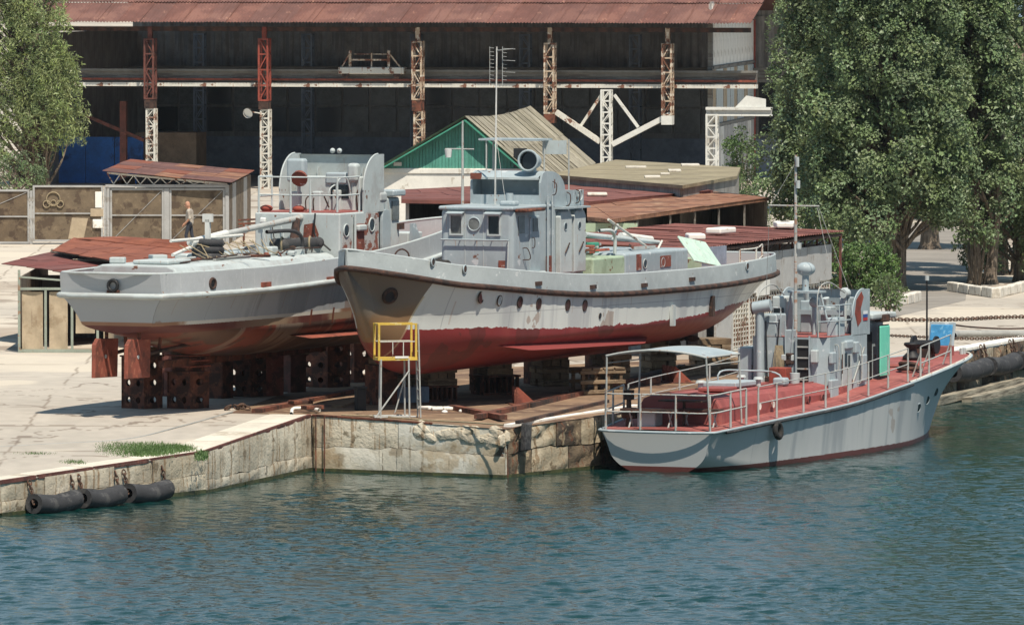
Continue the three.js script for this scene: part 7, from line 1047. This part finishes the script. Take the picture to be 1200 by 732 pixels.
{ // slipway rails and lying steel
  const rail = (label, a, b, w, h, m) => { const t = mb().add(mb().bar(V(0, 0, 0), V(a.distanceTo(b), 0, 0), h, w).geo().clone()).build('slip_rail', m); t.position.copy(a).setY(h / 2 + 0.006); t.rotation.y = Math.atan2(-(b.z - a.z), b.x - a.x); tag(t, label, 'rail'); };
  rail('long brown steel rail lying from the cable end towards the middle boat bow', gp(300, 484), gp(438, 455), 0.24, 0.1, M.rust); rail('pale flat rail beside the brown rail left of the ladder platform', gp(395, 478), gp(470, 452), 0.3, 0.06, M.slip);
  rail('rusty slipway rail in front of the ribbed steel base', gp(560, 491), gp(690, 461), 0.2, 0.12, M.rust); rail('second rusty slipway rail nearer the pier edge', gp(606, 497), gp(712, 472), 0.1, 0.08, M.rustDark); rail('rusty slipway rail across the feet of the keel blocks', gp(530, 480), gp(590, 492), 0.2, 0.12, M.rust); rail('inner slipway rail running back under the middle boat', gp(620, 478), gp(800, 432), 0.16, 0.12, M.rustDark);
  for (const [px, py, L, lab] of [[352, 478, 0.55, 'short rusty plate lying on the brown rail'], [366, 484, 0.5, 'short rusty angle piece at the pier corner']]) { const p = gp(px, py), m = mb().rbox(0, 0.05, 0, L, 0.1, 0.34, 0.02).build('steel_scrap', M.rust); m.position.set(p.x, 0.1, p.z); m.rotation.y = 0.5; tag(m, lab, 'scrap'); }
  const k = mb(); seed = 741; for (let i = 0; i < 9; i++) k.torus(V(rr(-0.25, 0.3), 0.06 + rnd() * 0.06, rr(-0.5, 0.5)), 0.09, 0.022, V(rr(-1, 1), 1, rr(-1, 1)), 9, 5); const hk = k.build('shackle_heap', M.chain); hk.position.copy(gp(278, 481)); tag(hk, 'heap of rusty shackles at the end of the ground cable', 'shackles');
  const c = mb().tube([gp(-20, 517, -0.1), gp(60, 513.5, -0.09), gp(140, 509, -0.06), gp(210, 497, -0.02), gp(272, 482.5, 0.03)].map(p => p.setY(groundY(p.x, p.z) + 0.03)), 0.022, 6, 50).build('ground_cable', M.pipeGrey); tag(c, 'thin grey cable lying across the quay apron left', 'cable');
  const w = mb().tube([gp(341, 486), gp(346, 483), gp(358, 483), gp(374, 485)].map((p, i) => p.setY(i ? 0.1 : 0.03)), 0.045, 7, 24).build('white_pipe', M.whitewash); tag(w, 'short bent white pipe lying at the pier corner', 'pipe');
  const w2 = mb().tube([gp(400, 487.5), gp(440, 489), gp(500, 493.5), gp(545, 496), gp(590, 499)].map(p => p.setY(0.03)), 0.02, 6, 40).build('edge_cable', M.rope); tag(w2, 'thin pale cable lying along the pier head edge', 'cable');
  const bo = mb().rbox(0, 0.28, 0, 0.24, 0.56, 0.24, 0.03).box(0, 0.58, 0, 0.28, 0.05, 0.28).build('bollard', M.black); bo.position.copy(gp(422, 481)); bo.rotation.y = 0.4; tag(bo, 'square black bollard left of the yellow ladder platform', 'bollard');
  const cb = mb().rbox(0, 0.2, 0, 0.9, 0.42, 0.7, 0.03).build('concrete_block', M.greyBlue); cb.position.copy(gp(478, 471)); cb.rotation.y = 0.4; tag(cb, 'grey concrete block behind the platform ladder', 'block');
  const sh = mb().add(mb().ext([[0, 0], [0.9, 0], [0.55, 0.4], [0.2, 0.42]], 0.05)).build('steel_sheet', M.beam); sh.position.copy(gp(432, 474)); sh.rotation.set(-0.6, 0.3, 0); tag(sh, 'bent grey sheet beside the black bollard', 'sheet');
  seed = 742; const wb = mb(); for (let i = 0; i < 3; i++) wb.rbox(i * 0.22 - 0.2, 0.05, rr(-0.3, 0.3), 0.34, 0.08, 0.5, 0.03, rnd()); const wbm = wb.build('white_rag', M.whitewash); wbm.position.copy(gp(512, 480)); tag(wbm, 'white rag heap on the slipway right of the ladder platform', 'rag');
  for (const [px, py, lab] of [[521, 484, 'small white stone left on the slipway'], [541, 483, 'small white stone right on the slipway']]) { const m = mb().ball(V(0, 0.03, 0), 0.08, 0.05, 0.07, 8).build('loose_stone', M.whitewash); m.position.copy(gp(px, py)); tag(m, lab, 'stone'); }
  for (const [px, py, L, a, lab] of [[740, 452, 2.4, 0.95, 'rusty beam lying towards the gussets behind the moored stern'], [812, 440, 3.0, 1.1, 'weathered baulk lying left of the lattice doors'], [846, 436, 2.4, 0.2, 'dark timber across the pier before the lattice doors'], [862, 428, 1.6, 1.2, 'short pale baulk below the lattice doors']]) { const m = mb().rbox(0, 0.1, 0, L, 0.2, 0.26, 0.03).build('lying_beam', px === 740 ? M.rust : px === 862 ? M.wood3 : M.wood2); m.position.copy(gp(px, py)); m.rotation.y = a; tag(m, lab, 'beam'); }
}
// ---------------------------------------------------------------- fenders on the quay
function linkChain(b, pts, R = 0.07, r = 0.02) { const c = new THREE.CatmullRomCurve3(pts), L = c.getLength(), n = Math.round(L / (R * 1.55)); for (let i = 0; i < n; i++) { const p = c.getPointAt((i + 0.5) / n), tg = c.getTangentAt((i + 0.5) / n); const g = new THREE.TorusGeometry(R, r, 5, 9); g.scale(1.25, 0.75, 1); g.rotateX(i % 2 ? Math.PI / 2 : 0.2); g.applyQuaternion(new THREE.Quaternion().setFromUnitVectors(V(1, 0, 0), tg)); g.translate(p.x, p.y, p.z); b.add(g); } return b; }
function tubeFender(label, a, b, r, group) { // hollow rubber cylinder, slightly bent, hung on chains
  const t = thing('cylinder_fender', label, 'fender', [0, 0, 0], 0, group), n = b.clone().sub(a).normalize(), mid = lerp3(a, b, 0.5).add(V(0, -0.07, 0)), cv = new THREE.CatmullRomCurve3([a, mid, b]);
  mb().add(new THREE.TubeGeometry(cv, 12, r, 16)).build('rubber_body', M.rubber, t); for (const [p, s] of [[a, -1], [b, 1]]) { mb().add(new THREE.RingGeometry(r * 0.5, r, 18).applyQuaternion(new THREE.Quaternion().setFromUnitVectors(V(0, 0, 1), n.clone().multiplyScalar(s))).translate(p.x, p.y, p.z)).build('end_face', M.rubber, t); mb().add(new THREE.TubeGeometry(new THREE.LineCurve3(p.clone(), p.clone().addScaledVector(n, -s * 0.3)), 1, r * 0.5, 14)).build('bore', M.black, t); }
  for (const p of [a, b]) linkChain(mb(), [p.clone().addScaledVector(n, p === a ? -0.02 : 0.02), p.clone().add(V(-0.05, r * 0.9, -0.2)), p.clone().add(V(-0.12, r * 2.2, -0.28))], 0.06, 0.018).build('hanging_chain', M.chain, t); return t;
}
{
  const face = (a, b, px, h, out) => { // point in front of the wall a-b seen in picture column px
    const d = b.clone().sub(a).setY(0).normalize(), n = V(-d.z, 0, d.x); if (n.x < 0) n.negate(); let lo = 0, hi = 1; const col = u => { const p = lerp3(a, b, u).addScaledVector(n, out); return 600 + FOCAL * p.x / (CAMZ - p.z); }; for (let i = 0; i < 30; i++) { const m = (lo + hi) / 2; if (col(m) < px) lo = m; else hi = m; } return lerp3(a, b, lo).addScaledVector(n, out).setY(h); };
  const P = px => face(qL0, qL1, px, WATER + 0.24, 0.27);
  tubeFender('leftmost black cylinder fender on the low quay', P(38), P(87), 0.23, 'black fenders on the low left quay'); tubeFender('middle black cylinder fender on the low quay', P(96), P(139), 0.23, 'black fenders on the low left quay'); tubeFender('rightmost black cylinder fender on the low quay', P(149), P(194), 0.23, 'black fenders on the low left quay');
  const R = px => face(qC, qF, px, -0.5, 0.3);
  tubeFender('big black cylinder fender beside the moored bow', R(1118), R(1156), 0.27, 'black fenders on the right quay'); tubeFender('second black cylinder fender right of the moored bow', R(1160), R(1190), 0.27, 'black fenders on the right quay'); tubeFender('black cylinder fender at the right picture edge', R(1194), R(1226), 0.27, 'black fenders on the right quay');
  const log = (label, a, b, r) => { const g = new THREE.Group(), L = a.distanceTo(b); const m = mb().add((() => { const s = new THREE.BoxGeometry(L, r * 1.5, r * 2.2, 12, 1, 1), p = s.attributes.position; for (let i = 0; i < p.count; i++) { const k = n2s(p.getX(i) * 20 + r * 99, p.getY(i) * 90 + p.getZ(i) * 60) - 0.5; p.setY(i, p.getY(i) + k * 0.1); p.setZ(i, p.getZ(i) + k * 0.12); } s.computeVertexNormals(); return s; })()).build('floating_timber', M.driftwood); m.position.copy(lerp3(a, b, 0.5)); m.quaternion.setFromUnitVectors(V(1, 0, 0), b.clone().sub(a).normalize()); tag(m, label, 'timber'); };
  log('long grey timber lying against the quay under the right fenders', face(qC, qF, 1098, WATER + 0.16, 0.5), face(qC, qF, 1196, WATER + 0.2, 0.45), 0.14); log('nearer split grey timber floating right of the moored bow', face(qC, qF, 1136, WATER + 0.08, 0.95), face(qC, qF, 1214, WATER + 0.1, 0.85), 0.13);
  const s = mb().add(mb().ext([[-0.1, -0.5], [0.1, -0.5], [0.14, 0.1], [-0.06, 0.1]], 0.12, [], 0.02)).build('rubber_strip', M.rubber); s.position.copy(qB.clone().lerp(qC, 0.14)).add(V(0.12, -0.02, 0.08)); s.rotation.y = 0.9; tag(s, 'black rubber strip hanging on the pier corner', 'fender');
}
{ // chains lying on the quay, pipe
  const ch = (label, pts, R) => { const m = linkChain(mb(), pts.map(([x, y]) => gp(x, y).setY(0.06)), R, R * 0.3).build('anchor_chain', M.chain); tag(m, label, 'chain'); };
  ch('heavy chain lying across the quay behind the jackstaff', [[1030, 376], [1080, 377], [1130, 376], [1170, 374], [1215, 373]], 0.075); ch('second chain lying beside the grey pipe on the right quay', [[1036, 395], [1080, 397], [1140, 399], [1210, 397]], 0.05);
  const p = mb().tube([[1118, 398], [1124, 396], [1160, 395.5], [1215, 396]].map(([x, y]) => gp(x, y).setY(0.12)), 0.1, 8, 30).build('ground_pipe', M.pipeGrey); tag(p, 'grey pipe lying on the quay behind the white coping', 'pipe');
  const c = mb().tube([[1110, 380], [1140, 384], [1180, 386], [1215, 385]].map(([x, y]) => gp(x, y).setY(0.02)), 0.03, 6, 24).build('ground_hose', M.rustDark); tag(c, 'thin dark hose curving over the right quay', 'hose');
}
// ---------------------------------------------------------------- man walking in front of the gates
{
  const bones = []; const B = (a, b, r0, r1, c) => bones.push([V(...a), V(...b), r0, r1, c]); const SK = 0, SH = 1, TR = 2, SO = 3;
  // walks to the left (-x), head bowed
  B([-0.01, 0.93, 0.09], [-0.12, 0.5, 0.1], 0.085, 0.06, TR); B([-0.12, 0.5, 0.1], [-0.05, 0.09, 0.1], 0.06, 0.042, TR); B([-0.06, 0.05, 0.1], [-0.22, 0.035, 0.12], 0.045, 0.035, SO);
  B([0.0, 0.93, -0.09], [0.06, 0.5, -0.1], 0.085, 0.06, TR); B([0.06, 0.5, -0.1], [0.22, 0.12, -0.1], 0.06, 0.042, TR); B([0.22, 0.09, -0.1], [0.08, 0.035, -0.11], 0.042, 0.035, SO);
  B([0, 0.95, 0.07], [0, 0.95, -0.07], 0.115, 0.115, TR); B([0, 1.0, 0], [-0.01, 1.2, 0], 0.15, 0.15, SH); B([-0.01, 1.2, 0.06], [0.0, 1.38, 0.08], 0.13, 0.12, SH); B([-0.01, 1.2, -0.06], [0.0, 1.38, -0.08], 0.13, 0.12, SH); B([0.0, 1.43, 0.15], [0, 1.43, -0.15], 0.075, 0.075, SH);
  B([-0.02, 1.46, 0], [-0.05, 1.56, 0], 0.055, 0.05, SK); B([-0.07, 1.63, 0], [-0.085, 1.7, 0], 0.085, 0.088, SK); B([-0.11, 1.6, 0], [-0.125, 1.585, 0], 0.05, 0.04, SK); B([-0.17, 1.635, 0], [-0.19, 1.615, 0], 0.014, 0.018, SK); B([-0.07, 1.63, 0.09], [-0.065, 1.655, 0.092], 0.016, 0.02, SK); B([-0.07, 1.63, -0.09], [-0.065, 1.655, -0.092], 0.016, 0.02, SK);
  B([0.0, 1.42, 0.2], [0.06, 1.15, 0.24], 0.062, 0.05, SH); B([0.06, 1.15, 0.24], [-0.1, 0.98, 0.2], 0.045, 0.034, SK); B([0.0, 1.42, -0.2], [0.05, 1.15, -0.24], 0.062, 0.05, SH); B([0.05, 1.15, -0.24], [-0.12, 1.0, -0.16], 0.045, 0.034, SK);
  const hand = (x, y, z, s) => { B([x, y, z], [x - 0.08, y - 0.06, z - s * 0.01], 0.034, 0.036, SK); for (let k = 0; k < 4; k++) { const zz = z - 0.03 + k * 0.02, l = [0.055, 0.07, 0.068, 0.05][k]; B([x - 0.09, y - 0.07, zz], [x - 0.1 - l * 0.5, y - 0.07 - l * 0.7, zz], 0.011, 0.01, SK); B([x - 0.1 - l * 0.5, y - 0.07 - l * 0.7, zz], [x - 0.09 - l * 0.4, y - 0.07 - l * 1.4, zz - s * 0.004], 0.01, 0.009, SK); } B([x - 0.03, y - 0.01, z - s * 0.03], [x - 0.08, y - 0.02, z - s * 0.05], 0.013, 0.01, SK); };
  hand(-0.1, 0.98, 0.2, 1); hand(-0.12, 1.0, -0.16, -1);
  const cols = [[0.50, 0.26, 0.17], [0.44, 0.40, 0.34], [0.03, 0.035, 0.05], [0.03, 0.025, 0.02]];
  const capd = (p, b) => { const ax = b[0], ex = b[1], dx = ex.x - ax.x, dy = ex.y - ax.y, dz = ex.z - ax.z, l2 = dx * dx + dy * dy + dz * dz || 1e-9; let h = ((p.x - ax.x) * dx + (p.y - ax.y) * dy + (p.z - ax.z) * dz) / l2; h = Math.max(0, Math.min(1, h)); const qx = p.x - ax.x - dx * h, qy = p.y - ax.y - dy * h, qz = p.z - ax.z - dz * h; return Math.sqrt(qx * qx + qy * qy + qz * qz) - (b[2] + (b[3] - b[2]) * h); };
  const march = (min, size, res, sel) => { // mesh the joined field on a grid
    const mc = new MarchingCubes(res, new THREE.MeshBasicMaterial(), false, false, 200000); mc.isolation = 0; const half = res / 2, p = V(0, 0, 0);
    for (let z = 0; z < res; z++) for (let y = 0; y < res; y++) for (let x = 0; x < res; x++) { p.set(min.x + size * x / res, min.y + size * y / res, min.z + size * z / res); let d = 9, k = 0.022; for (const b of sel) { const e = capd(p, b); if (e < d + 0.1 || d > 8) { const h = Math.max(0, Math.min(1, 0.5 + 0.5 * (e - d) / k)); d = d > 8 ? e : e * (1 - h) + d * h - k * h * (1 - h); } } mc.field[x + y * res + z * res * res] = -d; }
    mc.update(); const n = mc.count, P = new Float32Array(n * 3), C = new Float32Array(n * 3);
    for (let i = 0; i < n; i++) { p.set(min.x + size * (mc.positionArray[i * 3] + 1) / 2, min.y + size * (mc.positionArray[i * 3 + 1] + 1) / 2, min.z + size * (mc.positionArray[i * 3 + 2] + 1) / 2); P.set([p.x, p.y, p.z], i * 3); let best = 9, c = 0; for (const b of sel) { const e = capd(p, b); if (e < best) { best = e; c = b[4]; } } if (c === SH && n2s(p.x * 260, p.y * 260 + p.z * 90, F.m) > 0.56) C.set([0.33, 0.29, 0.25], i * 3); else C.set(cols[c], i * 3); }
    const g = new THREE.BufferGeometry(); g.setAttribute('position', new THREE.BufferAttribute(P, 3)); g.setAttribute('normal', new THREE.BufferAttribute(mc.normalArray.slice(0, n * 3), 3)); g.setAttribute('color', new THREE.BufferAttribute(C, 3)); g.computeVertexNormals(); return g; };
  const g = march(V(-0.92, -0.02, -0.92), 1.84, 132, bones); const t = thing('person', 'bald man in a patterned shirt and dark trousers walking before the gates', 'person', gp(222, 291), -12);
  const m = new THREE.Mesh(g, new THREE.MeshStandardMaterial({ vertexColors: true, roughness: 0.8 })); m.name = 'body'; t.add(m);
  mb().ball(V(-0.152, 1.655, 0.03), 0.012).ball(V(-0.152, 1.655, -0.03), 0.012).build('eyes', M.black, t); mb().box(-0.158, 1.592, 0, 0.014, 0.006, 0.045).build('mouth', mat([120, 60, 50], 0.7), t);
}
// thin summer haze over the harbour
scene.fog = new THREE.FogExp2(0xd2dce4, 0.00004);
scene.traverse(o => { if (o.isMesh) { o.castShadow = true; o.receiveShadow = true; } });
renderer.render(scene, camera);
